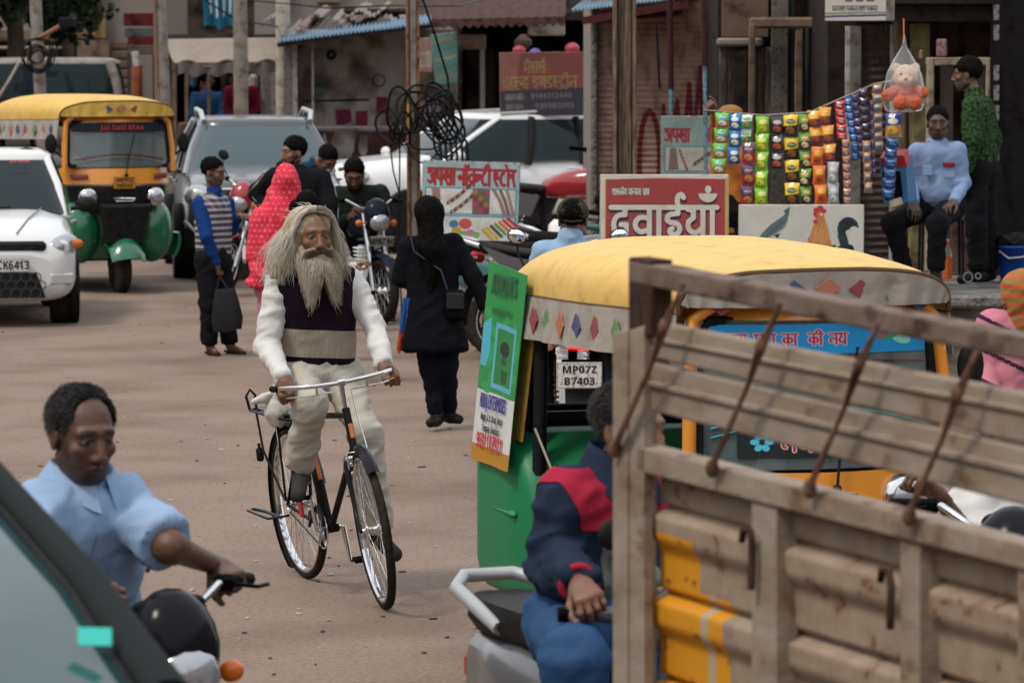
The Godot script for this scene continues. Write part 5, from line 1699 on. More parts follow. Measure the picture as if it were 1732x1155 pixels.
	slab(b, "wall", 1000, -60, 1215, 560, 36.4, 4.0, plaster)
	slab(b, "pier", 1000, 24, 1012, 560, 36.2, .3, mat("grey_pier", Color(.2, .19, .165), .9, 0, "concrete"), .02)
	im = canvas(256, 512, Color(.74, .6, .53))
	for y in 512:
		for x in 256: im.set_pixel(x, y, im.get_pixel(x, y).darkened(clampf(nz.get_noise_2d(x * 3.0, y * 1.5) * .35 + .04, 0, .4)))
	var red := Color(.47, .14, .13)
	pen(im, arc(112, 290, 22, 90, 0, 360, 16), 11, red)
	for q in [[142, 190, 380], [158, 180, 330]]: pen(im, [Vector2(q[0], q[1]), Vector2(q[0] + 2, q[2])], 9, red)
	pen(im, V([150, 300, 172, 180, 182, 290, 198, 150, 206, 260, 222, 120, 226, 240, 240, 60]), 9, red)
	pen(im, V([120, 400, 112, 500, 100, 430]), 9, red)
	pen(im, V([212, 330, 210, 390]), 8, red)
	var sh := ribbed(b, "shutter", 1012, 2, 1212, 480, 36.2, .055, .022, img_mat("painted_shutter", im, .6))
	slab(b, "frame_post", 1036, 0, 1042, 480, 36.12, .1, soot)
	slab(b, "frame_post", 1208, 0, 1216, 480, 36.12, .12, soot)
	r0 = W(966, 17, 35.2); r1 = W(1165, -6, 35.2); r2 = W(1190, -26, 37); r3 = W(985, 2, 37)
	s = nst()
	sheet(s, func(u, v): return r0.lerp(r1, u).lerp(r3.lerp(r2, u), v) + Vector3(0, .012 * sin(u * 200.0), 0) - o, 160, 2, .008)
	part(b, "tin_awning", s, mat("pale_blue_tin", Color(.2, .35, .48), .5, .1, "tin", .8))
	s = nst()
	beam(s, r0 + Vector3(.1, -.1, 0) - o, r1 + Vector3(0, -.06, 0) - o, .05, .07)
	beam(s, W(990, 36, 35.3) - o, r0.lerp(r1, .95) + Vector3(0, -.14, -.1) - o, .05, .05)
	part(b, "awning_beam", s, mat("red_oxide", Color(.09, .03, .03), .7, 0, "dirt"))
	# the row of shops on the right
	b = site("timber_front", "weathered shop front of vertical timber boards and grey posts", "shop", 1330, 33)
	slab(b, "wall", 1214, -60, 1440, 560, 33.6, 3.0, soot)
	slab(b, "upper_panel", 1222, -60, 1300, 62, 33.3, .1, brown)
	slab(b, "lintel", 1214, 64, 1292, 78, 33.2, .2, plaster, .02)
	for i in 9: slab(b, "board", 1216 + i * 13, 80, 1228 + i * 13, 470, 33.4 + .02 * (i % 3), .05, mat("grey_board", Color(.13, .105, .095), .9, 0, "wood", .6), .006)
	slab(b, "dark_opening", 1240, 86, 1262, 470, 33.3, .05, soot)
	slab(b, "beam", 1270, 29, 1402, 48, 32.9, .25, beige, .02)
	for q in [[1267, 40, 1277, 480, 32.8, 0], [1305, -60, 1334, 480, 33.3, 1], [1345, 48, 1358, 480, 33.0, 0], [1374, 48, 1382, 480, 33.0, 0], [1388, 48, 1400, 480, 33.1, 0], [1362, 48, 1372, 480, 33.4, 2], [1336, -60, 1344, 480, 33.4, 2]]:
		slab(b, "post", q[0], q[1], q[2], q[3], q[4], .12, [beige, mat("grey_shutter", Color(.15, .14, .13), .6, .2, "tin", 2.0), mat("dark_green_frame", Color(.05, .06, .055), .6)][q[5]], .01)
	b = site("brown_shutter_shop", "narrow shop with a dark brown roller shutter beside a tan column", "shop", 1480, 31)
	slab(b, "wall", 1400, -60, 1545, 480, 31.3, 3.0, soot)
	ribbed(b, "shutter", 1456, 42, 1508, 480, 31.2, .06, .02, mat("brown_shutter", Color(.1, .07, .06), .6, .1, "tin", 1.0))
	slab(b, "pipe", 1430, 44, 1437, 480, 30.9, .06, mat("white_pipe", Color(.5, .5, .48), .6, 0, "dirt"))
	slab(b, "grey_panel", 1437, 44, 1456, 480, 31.2, .05, mat("grey_panel", Color(.2, .2, .19), .7, 0, "dirt"))
	slab(b, "jamb", 1507, 42, 1513, 480, 30.95, .1, mat("white_pipe", Color.WHITE))
	slab(b, "column", 1513, 30, 1535, 480, 30.9, .3, mat("tan_column", Color(.26, .175, .095), .9, 0, "wall"), .02)
	b = site("open_shop", "dim open shop with an olive wall and a white door frame behind the standing man", "shop", 1620, 31)
	o = b.position
	slab(b, "back_wall", 1535, -80, 1900, 480, 33.6, .3, mat("maroon_wall", Color(.085, .05, .045), .9, 0, "wall"))
	slab(b, "ceiling", 1450, -40, 1980, 6, 30.2, 4.0, soot)
	slab(b, "soffit", 1450, 2, 1980, 36, 30.3, .2, soot)
	slab(b, "olive_wall", 1544, 40, 1572, 460, 30.6, .3, mat("olive_wall", Color(.22, .19, .075), .9, 0, "wall", .8))
	for q in [[1568, 97, 1580, 460], [1668, 97, 1680, 460]]: slab(b, "door_post", q[0], q[1], q[2], q[3], 30.4, .1, mat("cream_frame", Color(.42, .38, .3), .7, 0, "dirt"), .01)
	slab(b, "door_head", 1568, 97, 1684, 111, 30.35, .12, mat("cream_frame", Color.WHITE), .01)
	slab(b, "curtain", 1590, 112, 1612, 450, 30.8, .05, mat("pale_curtain", Color(.22, .17, .15), .9, 0, "cloth"))
	slab(b, "curtain", 1640, 112, 1664, 450, 30.8, .05, mat("pale_curtain", Color.WHITE))
	slab(b, "riser_panel", 1610, 330, 1682, 478, 30.3, .06, mat("pink_brown_panel", Color(.2, .12, .1), .85, 0, "dirt"))
	slab(b, "tall_pillar", 1690, -80, 1800, 470, 29.8, .6, mat("black_pillar", Color(.012, .011, .012), .8, 0, "dirt"))
	for i in 9:
		if i in [2, 6]: continue
		slab(b, "letter_tile", 1682, 8 + i * 34, 1691, 34 + i * 34, 29.75, .02, mat("pale_tile", Color(.2, .19, .19), .7, 0, "wall", 6.0))
	for q in [[1585, 66, 1603, 96], [1556, 84, 1562, 100]]: slab(b, "hung_packet", q[0], q[1], q[2], q[3], 30.2, .03, mat("motley_packet", Color(.35, .2, .18), .6, 0, "wall", 9.0), .01)
	b = site("far_block", "plain brown building closing the street beyond the shops", "building", 900, 74)
	slab(b, "wall", 240, -260, 1100, 300, 74.0, 3.0, dim)
	slab(b, "wall", -400, -260, 250, 300, 80.0, 3.0, dim)

func poles() -> void:
	var iron := mat("pole_steel", Color(.24, .22, .2), .7, .1, "dirt", 1.0)
	var conc := mat("pole_concrete", Color(.22, .195, .17), .9, 0, "dirt", 1.2)
	var rusty := mat("pole_rust", Color(.24, .1, .04), .85, 0, "rust", 2.0)
	var b := site("utility_pole", "pale tapering street pole left of the beige awning", "pole", 277, 50, "poles along the street")
	var s := nst()
	var o := b.position
	tube(s, [W(286, 400, 50) - o, W(271, 40, 50) - o, W(258, -260, 50) - o], [.1, .085, .07], 12)
	part(b, "pole", s, iron)
	s = nst()
	tube(s, [W(266, 395, 49.9) - o, W(262, 100, 49.9) - o, W(255, -250, 49.9) - o], .018, 6)
	part(b, "conduit", s, mat("brown_conduit", Color(.2, .1, .05), .7))
	b = site("utility_pole", "grey round pole in front of the beige awning stall", "pole", 408, 48, "poles along the street")
	o = b.position
	s = nst()
	tube(s, [W(409, 420, 48) - o, W(406, 40, 48) - o, W(402, -260, 48) - o], [.095, .09, .08], 12)
	part(b, "pole", s, conc)
	b = site("utility_pole", "pale round pole rising through the white shed's roof sheets", "pole", 478, 53, "poles along the street")
	o = b.position
	s = nst()
	tube(s, [W(478, 300, 53.0) - o, W(478, -260, 53.0) - o], .1, 12)
	part(b, "pole", s, mat("pale_pole", Color(.4, .37, .33), .8, 0, "dirt"))
	b = site("beam_pole", "rusty steel beam pole with a yellow edge, wound with black cable coils", "pole", 700, 34, "poles along the street")
	o = b.position
	for q in [[-8, 0], [10, 1]]:
		s = nst()
		beam(s, W(700 + q[0], 560, 34) - o, W(694 + q[0], -300, 34) - o, .016 if q[1] == 0 else .022, .12)
		part(b, "flange", s, rusty)
	s = nst()
	beam(s, W(701, 560, 34) - o, W(695, -300, 34) - o, .09, .02)
	beam(s, W(702, 560, 33.97) - o, W(696, -300, 33.97) - o, .055, .02)
	part(b, "web", s, iron)
	slab(b, "yellow_mark", 688, 176, 692, 225, 33.9, .02, mat("yellow_mark", Color(.6, .35, .03), .6))
	b = site("concrete_pole", "thick weathered concrete pole with grooved sides beside the painted shutter", "pole", 1057, 32, "poles along the street")
	o = b.position
	s = nst()
	beam(s, W(1057, 620, 32) - o, W(1057, -300, 32) - o, .135, .16, .02)
	for x in [-17.0, 16.0]: beam(s, W(1057 + x, 620, 31.95) - o, W(1057 + x, -300, 31.95) - o, .03, .2, .006)
	part(b, "pole", s, mat("old_concrete", Color(.24, .19, .15), .95, 0, "wood", .5))
	for q in [["awning_post", 1134, 1137, 10, 33.5, "slim dark awning post with blue lower half, right of the concrete pole", 150], ["awning_post", 1189, 1197, 9, 29.5, "slim red and pale blue post at the left end of the snack strips", 112]]:
		b = site(q[0], q[5], "post", q[2], q[4], "awning posts")
		o = b.position
		s = nst()
		tube(s, [W(q[1] + (q[2] - q[1]) * .4, q[6], q[4]) - o, W(q[1] - (2 if q[1] < 1150 else -1), -40, q[4]) - o], q[3] / F * q[4] * .5, 8)
		part(b, "upper_pole", s, mat("oxide_pole", Color(.05, .02, .022), .6, 0, "dirt", 3.0))
		s = nst()
		tube(s, [W(q[2], 560, q[4]) - o, W(q[1] + (q[2] - q[1]) * .4, q[6], q[4]) - o], (q[3] - 2) / F * q[4] * .5, 8)
		part(b, "lower_pole", s, mat("blue_pole", Color(.12, .25, .33), .6, 0, "rust", 3.0))
	b = site("marker_post", "orange pipe post with a white top by the far house", "post", 231, 60)
	o = b.position
	s = nst()
	tube(s, [W(231, 340, 60) - o, W(231, 112, 60) - o], .085, 14)
	part(b, "orange_pipe", s, mat("orange_pipe", Color(.3, .075, .025), .6, 0, "dirt"))
	s = nst()
	tube(s, [W(231, 112, 60) - o, W(227.5, 87, 60) - o], .062, 14)
	part(b, "white_top", s, mat("white_pipe", Color.WHITE))
	b = site("cable_pole", "dark pole hung with coiled cables at the far left", "pole", 70, 56, "poles along the street")
	o = b.position
	s = nst()
	tube(s, [W(78, 360, 56) - o, W(60, 20, 56) - o, W(54, -200, 56) - o], .09, 10)
	part(b, "pole", s, iron)
	s = nst()
	tube(s, [W(62, 66, 55.8) - o, W(80, 56, 55.7) - o, W(104, 42, 55.7) - o], .035, 8)
	part(b, "arm", s, mat("brown_conduit", Color.BLACK))
	slab(b, "lamp_box", 98, 29, 125, 46, 55.6, .3, mat("black_box", Color(.01, .01, .012), .5), .02)
	var cab := mat("black_cable", Color(.01, .01, .011), .5)
	for i in 9:
		s = nst()
		ring_tube(s, W(60 + rng.randf() * 6, 92 + rng.randf() * 10, 55.7) - o, Vector3(rng.randf_range(-.5, .5), .1, 1), .1 + .018 * i, .012, 22, 6, Vector2(1, 1))
		part(b, "cable_coil", s, mat("brown_conduit", Color.BLACK) if i == 3 else cab)
	# cable coils at the beam pole
	b = thing("cable_coils", "tangle of black cable loops hanging around the rusty beam pole", "cables", W(735, 200, 33.8))
	o = b.position
	rng.seed = 21
	for i in 15:
		s = nst()
		var cx := rng.randfn(738, 18) if i < 11 else rng.randfn(668, 12)
		var cy := rng.randfn(205, 16)
		var rx := rng.randf_range(14, 40) if i < 11 else rng.randf_range(14, 34)
		var ry := rx * rng.randf_range(.9, 1.7)
		var pts := []
		var tw := rng.randf_range(-.6, .6)
		for k in 26:
			var an := TAU * k / 26
			var wob := 1.0 + .1 * sin(an * 3.0 + i)
			pts.append(W(cx + cos(an + tw) * rx * wob, cy + sin(an) * ry * wob, 33.75 + .1 * sin(an + i) + .004 * i) - o)
		tube(s, pts, .0085 + .004 * rng.randf(), 6, true)
		part(b, "cable_loop", s, cab)
	for i in 6:
		s = nst()
		var x := 740.0 + i * 9
		tube(s, [W(x - 30, 190, 33.8) - o, W(x + 4, 240, 33.7) - o, W(x + 8, 290, 33.7) - o, W(x - 6, 330, 33.75) - o], .012, 6)
		part(b, "cable_tail", s, cab)
	for q in [[676, 240, 680, 560], [660, 250, 676, 330]]:
		s = nst()
		tube(s, [W(690, 150, 33.8) - o, W(q[0], q[1], 33.8) - o, W((q[0] + q[2]) * .5 - 3, (q[1] + q[3]) * .5, 33.8) - o, W(q[2], q[3], 33.8) - o], .008, 6)
		part(b, "cable_tail", s, cab)
	# overhead wires
	for q in [[[712, -10, 34], [736, 60, 34], [757, 130, 35], [765, 200, 35]], [[700, 10, 34], [780, 9, 38], [860, -12, 44]], [[345, 0, 50], [400, 34, 50], [470, 45, 53]], [[420, 0, 50], [560, 14, 52], [692, 8, 34]], [[1110, 40, 35], [1113, 90, 35], [1116, 150, 35]]]:
		s = nst()
		var pts := []
		for e in q: pts.append(W(e[0], e[1], e[2]))
		tube(s, pts, .011, 5)
		tag(part(self, "wire", s, cab), "thin black wire strung %s" % ["down beside the beam pole", "from the beam pole to the scalloped awning", "across the blue banner to the shed", "over the shed's rusty roof sheets", "hanging in front of the painted shutter"][[712, 700, 345, 420, 1110].find(int(q[0][0]))], "wire", "wires")

func litter() -> void:
	rng.seed = 5
	var cols := [Color(.4, .38, .34), Color(.12, .08, .05), Color(.3, .22, .14), Color(.45, .44, .42), Color(.09, .07, .06)]
	var v := nst()
	for i in 150:
		var p := G(rng.randf_range(0, 900), rng.randf_range(480, 1150))
		var r := rng.randf_range(.004, .016) * (1.6 if i % 17 == 0 else 1.0)
		v.set_color(cols[i % 5])
		v.set_smooth_group(-1)
		box(v, p + Vector3(0, .004, 0), Vector3(r * 2.2, .006, r), 0, Basis(UP, rng.randf() * 6) * Basis(Vector3.RIGHT, rng.randf_range(-.2, .2)))
	var m := mat("litter", Color.WHITE, .9)
	m.vertex_color_use_as_albedo = true
	var o := part(self, "litter", v, m)
	tag(o, "scraps of leaves and paper littering the dusty road", "litter", "", "stuff")

# ---- painted boards and goods -------------------------------------------------
func board(called: String, label: String, x0: float, y0: float, x1: float, y1: float, d: float, im: Image, frame: Material, lean := 0.0, legs := true, turn := 0.0) -> Node3D:
	var a := W(x0, y0, d)
	var b := W(x1, y1, d)
	var c := (a + b) * .5
	var o := thing(called, label, "sign", c, turn)
	var w := absf(b.x - a.x) / cos(deg_to_rad(turn)); var h := absf(a.y - b.y)
	var s := nst()
	box(s, Vector3(0, 0, -.022), Vector3(w, h, .04), .005, Basis(Vector3.BACK, lean))
	part(o, "panel", s, frame)
	s = nst()
	var q := Basis(Vector3.BACK, lean)
	sheet(s, func(u, v): return q * Vector3((u - .5) * (w - .012), (v - .5) * (h - .012), .002 + .004 * sin(u * 7.0 + v * 3.0) + .004), 10, 8, .002)
	part(o, "face", s, img_mat(called + "_print" + label.left(18), im, .55))
	if legs:
		for x in [-.45, .45]:
			s = nst()
			box(s, Vector3(x * w, (-c.y - h * .5) * .5 - h * .2, -.06), Vector3(.03, c.y - h * .5 + h * .4 + .0, .03), .004)
			part(o, "leg", s, mat("sign_iron", Color(.08, .07, .065), .7, .2, "dirt"))
	return o

func signs() -> void:
	var rust := mat("sign_edge", Color(.35, .38, .36), .6, .1, "rust", 3.0)
	# bangle and novelty store board
	var red := Color(.7, .14, .18)
	var im := canvas(332, 456, Color(.63, .76, .77))
	for pass_ in 2:
		var x := 16.0
		var c := red if pass_ else Color(.36, .1, .12)
		var o := Vector2.ZERO if pass_ else Vector2(1.5, 2)
		x = hindi(im, "a ph_ s aa", x + o.x, 24 + o.y, 54, 8.5, c, .72) + 9
		x = hindi(im, "n aw v l_ tt ii", x, 24 + o.y, 54, 8.5, c, .7) + 9
		hindi(im, "s_ tt o r", x, 24 + o.y, 54, 8.5, c, .76)
	var pale := Color(.86, .87, .84)
	for r in [[90, 178], [186, 274], [280, 360]]:
		pen(im, [Vector2(10, r[0]), Vector2(322, r[0]), Vector2(322, r[1]), Vector2(10, r[1]), Vector2(10, r[0])], 4, Color(.25, .55, .66))
		fill_poly(im, [Vector2(12, r[0] + 2), Vector2(320, r[0] + 2), Vector2(320, r[1] - 2), Vector2(12, r[1] - 2)], pale)
	fill_poly(im, V([30, 92, 60, 92, 66, 176, 40, 176]), Color(.62, .48, .4))
	for k in 2:
		for i in 13: disc(im, Vector2(90 + i * 6 + k * 12, 140 - i * 3.6 + k * 32 - (i * i) * .12), 6, 9, [Color(.42, .22, .24), Color(.72, .6, .52), Color(.35, .3, .28)][i % 3], .5)
	fill_poly(im, V([172, 92, 232, 92, 232, 178, 172, 178]), Color(.55, .3, .34))
	for i in 12: disc(im, Vector2(182 + (i % 3) * 19, 102 + (i / 3) * 21), 9, 9, [Color(.65, .5, .25), Color(.35, .45, .3), Color(.7, .3, .4), Color(.5, .25, .3)][(i * 5) % 4])
	for k in 3: pen(im, [Vector2(246 + k * 22, 94), Vector2(268 + k * 17, 130), Vector2(284 + k * 15, 176)], 12, [Color(.6, .48, .42), Color(.48, .4, .38), Color(.66, .52, .5)][k])
	for q in [[110, 214, 16, .2, .5, .65], [150, 212, 22, .82, .33, .3], [120, 238, 17, .75, .62, .25], [146, 252, 18, .45, .68, .25], [168, 246, 17, .78, .45, .66], [188, 250, 13, .5, .7, .3]]: disc(im, Vector2(q[0], q[1]), q[2], q[2] * .85, Color(q[3], q[4], q[5]))
	for i in 7: pen(im, [Vector2(212 + i * 14, 232 - i * 7), Vector2(250 + i * 13, 270 - i * 9)], 11, [Color(.84, .68, .2), Color(.86, .72, .25), Color(.3, .3, .3), Color(.3, .62, .3), Color(.88, .45, .25), Color(.8, .25, .27), Color(.75, .2, .3)][i])
	for i in 6: pen(im, [Vector2(150 + i * 15, 284), Vector2(158 + i * 13, 356)], 12, [Color(.84, .5, .22), Color(.8, .42, .25), Color(.6, .3, .35), Color(.85, .55, .3), Color(.5, .28, .3), Color(.86, .86, .83)][i])
	for i in 22: disc(im, Vector2(250 + rng.randf() * 62, 288 + rng.randf() * 66), 7, 9, [Color(.6, .3, .4), Color(.75, .5, .55), Color(.5, .62, .4), Color(.8, .78, .74)][i % 4])
	fill_poly(im, V([30, 392, 262, 392, 262, 378, 292, 406, 262, 434, 262, 420, 30, 420]), red)
	hindi(im, "8", 132, 397, 18, 3, pale)
	hindi(im, "5 1 4 5", 216, 397, 18, 3, pale)
	dirty(im, .35)
	board("novelty_board", "pale blue bangle store board with a red arrow behind the woman in black", 712, 273, 877, 500, 31.0, im, rust, -.03)
	# medicine board
	im = canvas(434, 330, Color(.63, .235, .24))
	var navy := Color(.1, .08, .17)
	var bone := Color(.83, .81, .76)
	fill_poly(im, V([0, 0, 14, 0, 14, 330, 0, 330]), bone)
	fill_poly(im, V([0, 0, 434, 0, 434, 12, 200, 9, 0, 14]), bone)
	fill_poly(im, V([424, 10, 434, 10, 434, 330, 424, 330]), Color(.75, .66, .3))
	fill_poly(im, V([13, 14, 17, 14, 17, 330, 13, 330]), Color(.75, .66, .3))
	for k in 2:
		var x := 38.0
		for q in ["sh aa s k ii y", "m aa n_ y t aa", "pr aa pt"]: x = hindi(im, q, x, 46, 21, 5.5 if k == 0 else 3.2, navy if k == 0 else bone, .69) + 6
	for k in 3:
		var c: Color = navy if k < 2 else bone
		var o: Vector2 = [Vector2(2, 8), Vector2(0, 1), Vector2.ZERO][k]
		hindi(im, "d v aa ee y aa", 34 + o.x, 110 + o.y, 106, [21, 23, 18][k], c, 1.09)
		disc(im, Vector2(366, 48) + o, 11.5 + (1.5 if k < 2 else 0.0), 14 + (1.5 if k < 2 else 0.0), c)
		var half := arc(365, 62, 32, 31, 0, 180, 14)
		fill_poly(im, half.map(func(p): return p + o), c)
	dirty(im, .2)
	board("medicine_board", "red cloth board with big white lettering for medicines behind the yellow rickshaw roof", 1015, 295, 1233, 460, 26.0, im, mat("board_white", Color(.6, .58, .53), .8, 0, "dirt"))
	# second bangle board, partly hidden
	im = canvas(200, 220, Color(.53, .64, .62))
	hindi(im, "a ph_ s aa", 12, 42, 42, 7.5, Color(.6, .12, .17), .85)
	hindi(im, "n aw", 150, 42, 42, 7, Color(.6, .12, .17), .8)
	pen(im, V([12, 100, 188, 100, 188, 182, 12, 182, 12, 100]), 3, Color(.25, .5, .58))
	fill_poly(im, V([14, 102, 186, 102, 186, 180, 14, 180]), Color(.75, .75, .72))
	for i in 12:
		disc(im, Vector2(116 + i * 6, 158 - i * 4), 6, 9, Color(.3, .22, .22) if i % 2 else Color(.6, .5, .45), .6)
		disc(im, Vector2(62 + i * 2.5, 110 + i * 6), 5, 5, Color(.5, .3, .32) if i % 2 else Color(.66, .56, .5))
	fill_poly(im, V([30, 104, 52, 104, 60, 178, 24, 178]), Color(.5, .42, .38))
	for i in 9: disc(im, Vector2(30 + i * 17, 202), 10, 8, [Color(.6, .3, .33), Color(.35, .5, .4), Color(.7, .6, .5)][i % 3])
	dirty(im, .35)
	board("bangle_board", "grey-green bangle board standing before the painted shutter, left of the snack strips", 1118, 196, 1217, 310, 33.0, im, rust)
	# industries board
	im = canvas(310, 214, Color(.44, .2, .18))
	fill_poly(im, V([0, 0, 70, 0, 40, 214, 0, 214]), Color(.5, .3, .26))
	fill_poly(im, V([0, 130, 310, 118, 310, 214, 0, 214]), Color(.15, .14, .2))
	var gold := Color(.53, .46, .24)
	for k in 2:
		var c: Color = gold if k else Color(.2, .13, .08)
		var x := hindi(im, "m ai s s reph dot", 82, 32 + 2 - 2 * k, 36, 5, c, .95)
		x = hindi(im, "d aa uu d", 8, 84 + 2 - 2 * k, 38, 5, c, .98) + 12
		hindi(im, "i nn_ dd s_ tt_r ii j", x, 83 + 2 - 2 * k, 38, 5, c, 1.05)
	var x2 := hindi(im, "ch m k n . k aw n . -", 16, 142, 20, 3, Color(.45, .42, .4), .65) + 6
	hindi(im, "9 1 4 4 3 1 2 4 4 0", x2 + 10, 138, 20, 3, Color(.45, .4, .4), 1.35, -.02)
	hindi(im, "9 3 9 9 8 5 0 9 3", x2 + 24, 172, 20, 3, Color(.45, .4, .4), 1.35, -.02)
	hindi(im, "m y n . m k n -", 20, 176, 18, 3, Color(.4, .38, .36), .7)
	dirty(im, .4, Color(.2, .15, .12))
	board("industries_board", "faded red and navy trade board with yellow lettering above the white car", 845, 88, 1001, 196, 46.2, im, mat("board_brown", Color(.25, .14, .12), .8, 0, "dirt"), .012)
	# two boards hung beneath the shed roof
	im = canvas(60, 120, Color(.62, .44, .4))
	fill_poly(im, V([0, 50, 60, 44, 60, 100, 0, 108]), Color(.66, .62, .58))
	for i in 4: pen(im, V([6 + i * 14, 60, 8 + i * 14, 92]), 4, Color(.35, .28, .26))
	dirty(im, .4)
	board("hung_board", "narrow pink and white board hung under the shed roof beside the turquoise one", 710, 64, 731, 122, 50.5, im, rust, 0, false)
	im = canvas(96, 190, Color(.36, .56, .54))
	for i in 5: pen(im, [Vector2(12, 28 + i * 34), Vector2(30 + (i * 37) % 40, 24 + i * 34), Vector2(82, 18 + i * 34)], 9, [Color(.62, .58, .4), Color(.3, .5, .55), Color(.66, .6, .45), Color(.32, .5, .5), Color(.6, .5, .42)][i])
	dirty(im, .4)
	board("hung_board", "turquoise board with worn bands hung under the blue tin roof", 732, 56, 777, 142, 50.0, im, rust, .12, false)
	# fish and poultry board
	im = canvas(424, 210, Color(.78, .78, .74))
	fill_poly(im, V([60, 128, 76, 100, 104, 70, 150, 36, 168, 12, 165, 60, 150, 84, 118, 110, 84, 126]), Color(.33, .42, .45))
	fill_poly(im, V([60, 128, 84, 118, 118, 104, 150, 80, 165, 52, 160, 78, 118, 110, 84, 126]), Color(.6, .64, .62))
	fill_poly(im, V([118, 106, 140, 100, 130, 118]), Color(.1, .12, .12))
	fill_poly(im, V([150, 20, 172, 4, 168, 40]), Color(.3, .36, .38))
	for i in 60: disc(im, Vector2(90 + i, 108 - i * .95 + (i % 3) * 5), 1.4, 1.4, Color(.22, .3, .32))
	fill_poly(im, V([232, 160, 234, 120, 250, 84, 262, 52, 262, 36, 274, 28, 290, 36, 296, 60, 306, 110, 316, 140, 320, 190, 240, 190]), Color(.72, .5, .26))
	fill_poly(im, V([232, 160, 250, 140, 300, 150, 330, 140, 326, 200, 246, 200]), Color(.3, .16, .1))
	for i in 26: pen(im, [Vector2(252 + i * 2, 66 + (i % 5) * 8), Vector2(244 + i * 2.6, 120 + (i % 4) * 9)], 2, [Color(.85, .66, .4), Color(.75, .42, .2), Color(.8, .58, .32)][i % 3])
	for q in [[262, 16, 9], [276, 10, 11], [288, 20, 9], [266, 30, 14], [260, 58, 8]]: disc(im, Vector2(q[0], q[1]), q[2], q[2], Color(.72, .2, .2))
	disc(im, Vector2(276, 34), 12, 13, Color(.78, .42, .34))
	disc(im, Vector2(280, 32), 4, 4, Color(.9, .88, .8))
	fill_poly(im, V([322, 190, 336, 150, 352, 138, 384, 140, 392, 150, 398, 196]), Color(.05, .12, .13))
	for i in 9: pen(im, arc(372, 84 + i * 2, 34 - i * 2.6, 40 - i * 3, 150, 350 - i * 9, 10), 6, [Color(.03, .07, .09), Color(.06, .22, .24), Color(.02, .05, .06)][i % 3])
	for i in 6: pen(im, [Vector2(346 + i * 2, 70 + i * 3), Vector2(338 + i * 6, 110 + i * 2), Vector2(350 + i * 5, 150)], 5, [Color(.06, .25, .27), Color(.03, .07, .09)][i % 2])
	disc(im, Vector2(168, 152), 12, 11, Color(.62, .4, .42))
	dirty(im, .12)
	board("poultry_board", "white board painted with a fish, a rooster and a dark-tailed bird beneath the snacks", 1250, 346, 1462, 448, 27.4, im, mat("board_white", Color.WHITE))
	# light box over the shops
	var b := thing("light_box", "white box sign with small printed lines above the shop shutters", "sign", W(1455, -4, 29.5), -24)
	var s := nst()
	box(s, Vector3.ZERO, Vector3(.5, .36, .2), .008)
	part(b, "case", s, mat("box_grey", Color(.33, .31, .28), .6, 0, "dirt"))
	im = canvas(180, 128, Color(.72, .7, .66))
	for i in 3: pen(im, V([62 + i * 32, 72, 78 + i * 32, 72]), 8, Color(.35, .33, .33))
	for i in 16: hindi(im, ["m", "t", "v", "s", "r", "p", "k"][i % 7], 22 + i * 8.4, 88, 14, 2.2, Color(.3, .26, .28), .8)
	fill_poly(im, V([0, 114, 180, 110, 180, 116, 0, 120]), Color(.3, .22, .4))
	fill_poly(im, V([0, 106, 180, 104, 180, 108, 0, 111]), Color(.35, .5, .35))
	s = nst()
	quad_uv(s, Vector3(-.245, -.175, .103), Vector3(.245, -.175, .103), Vector3(.245, .175, .103), Vector3(-.245, .175, .103))
	part(b, "face", s, img_mat("light_box_print", im, .4))
	s = nst()
	box(s, Vector3(.2, -.22, 0), Vector3(.03, .1, .03), .004)
	box(s, Vector3(-.2, .3, 0), Vector3(.02, .3, .02))
	part(b, "bracket", s, mat("black_box", Color(.01, .01, .012)))

func packet_print(i: int) -> Material:
	var key := "packet_print_%d" % i
	if mats.has(key): return mats[key]
	# top, bottom, blot, band
	var P := [["6fbf2f", "9a6a35", "e6efe0", "2f8fbf"], ["1878b8", "0d4f95", "f2eecb", "dfe6ea"], ["e8ece4", "0e8f52", "b58b4a", "12a05e"], ["4a2f4c", "9c1226", "c98a4e", "5a3550"], ["86c71c", "6fae12", "d9d233", "e8e27a"], ["17181b", "1b1c20", "c5512f", "aeb4b6"], ["f0c60e", "15130f", "8a5a22", "2f5a34"], ["4f9f2a", "2a2415", "d9cf9a", "d87a1c"], ["f2a516", "6d2a4a", "b4581e", "f5d24a"], ["e8781a", "e0601a", "b04a1c", "f4c030"], ["d8202c", "8e1520", "e8e4d8", "d8202c"], ["1a62b4", "123f80", "7fb4e0", "2b7ac8"], ["33264f", "241a3a", "5a4a80", "3a3060"], ["3a2230", "2a1a26", "5a3a4a", "2f5a8a"], ["a87b58", "8f6444", "3a7fae", "c9b69a"], ["a9abac", "8f9294", "d5d7d8", "c3c5c6"], ["e07a28", "2a5f9e", "e8b060", "2a5f9e"], ["24409a", "b98a5a", "e8c23a", "d8d2c8"], ["143f74", "0d2f5c", "3f86c8", "24609e"]]
	var p: Array = P[i]
	var im := canvas(48, 64, Color(p[0]))
	fill_poly(im, V([0, 34, 48, 30, 48, 64, 0, 64]), Color(p[1]))
	disc(im, Vector2(24, 44), 15, 10, Color(p[2]), .2)
	disc(im, Vector2(18, 46), 6, 4, Color(p[2]).darkened(.3))
	disc(im, Vector2(24, 21), 16, 8, Color(p[3]))
	pen(im, V([12, 20, 20, 18, 28, 22, 36, 19]), 3, Color(p[2]).lightened(.3))
	for x in 48:
		for y in [0, 1, 2, 61, 62, 63]: im.set_pixel(x, y, im.get_pixel(x, y).lightened(.25 if x % 3 else .0))
	var m := img_mat(key, im, .22)
	m.metallic_specular = .7
	return m

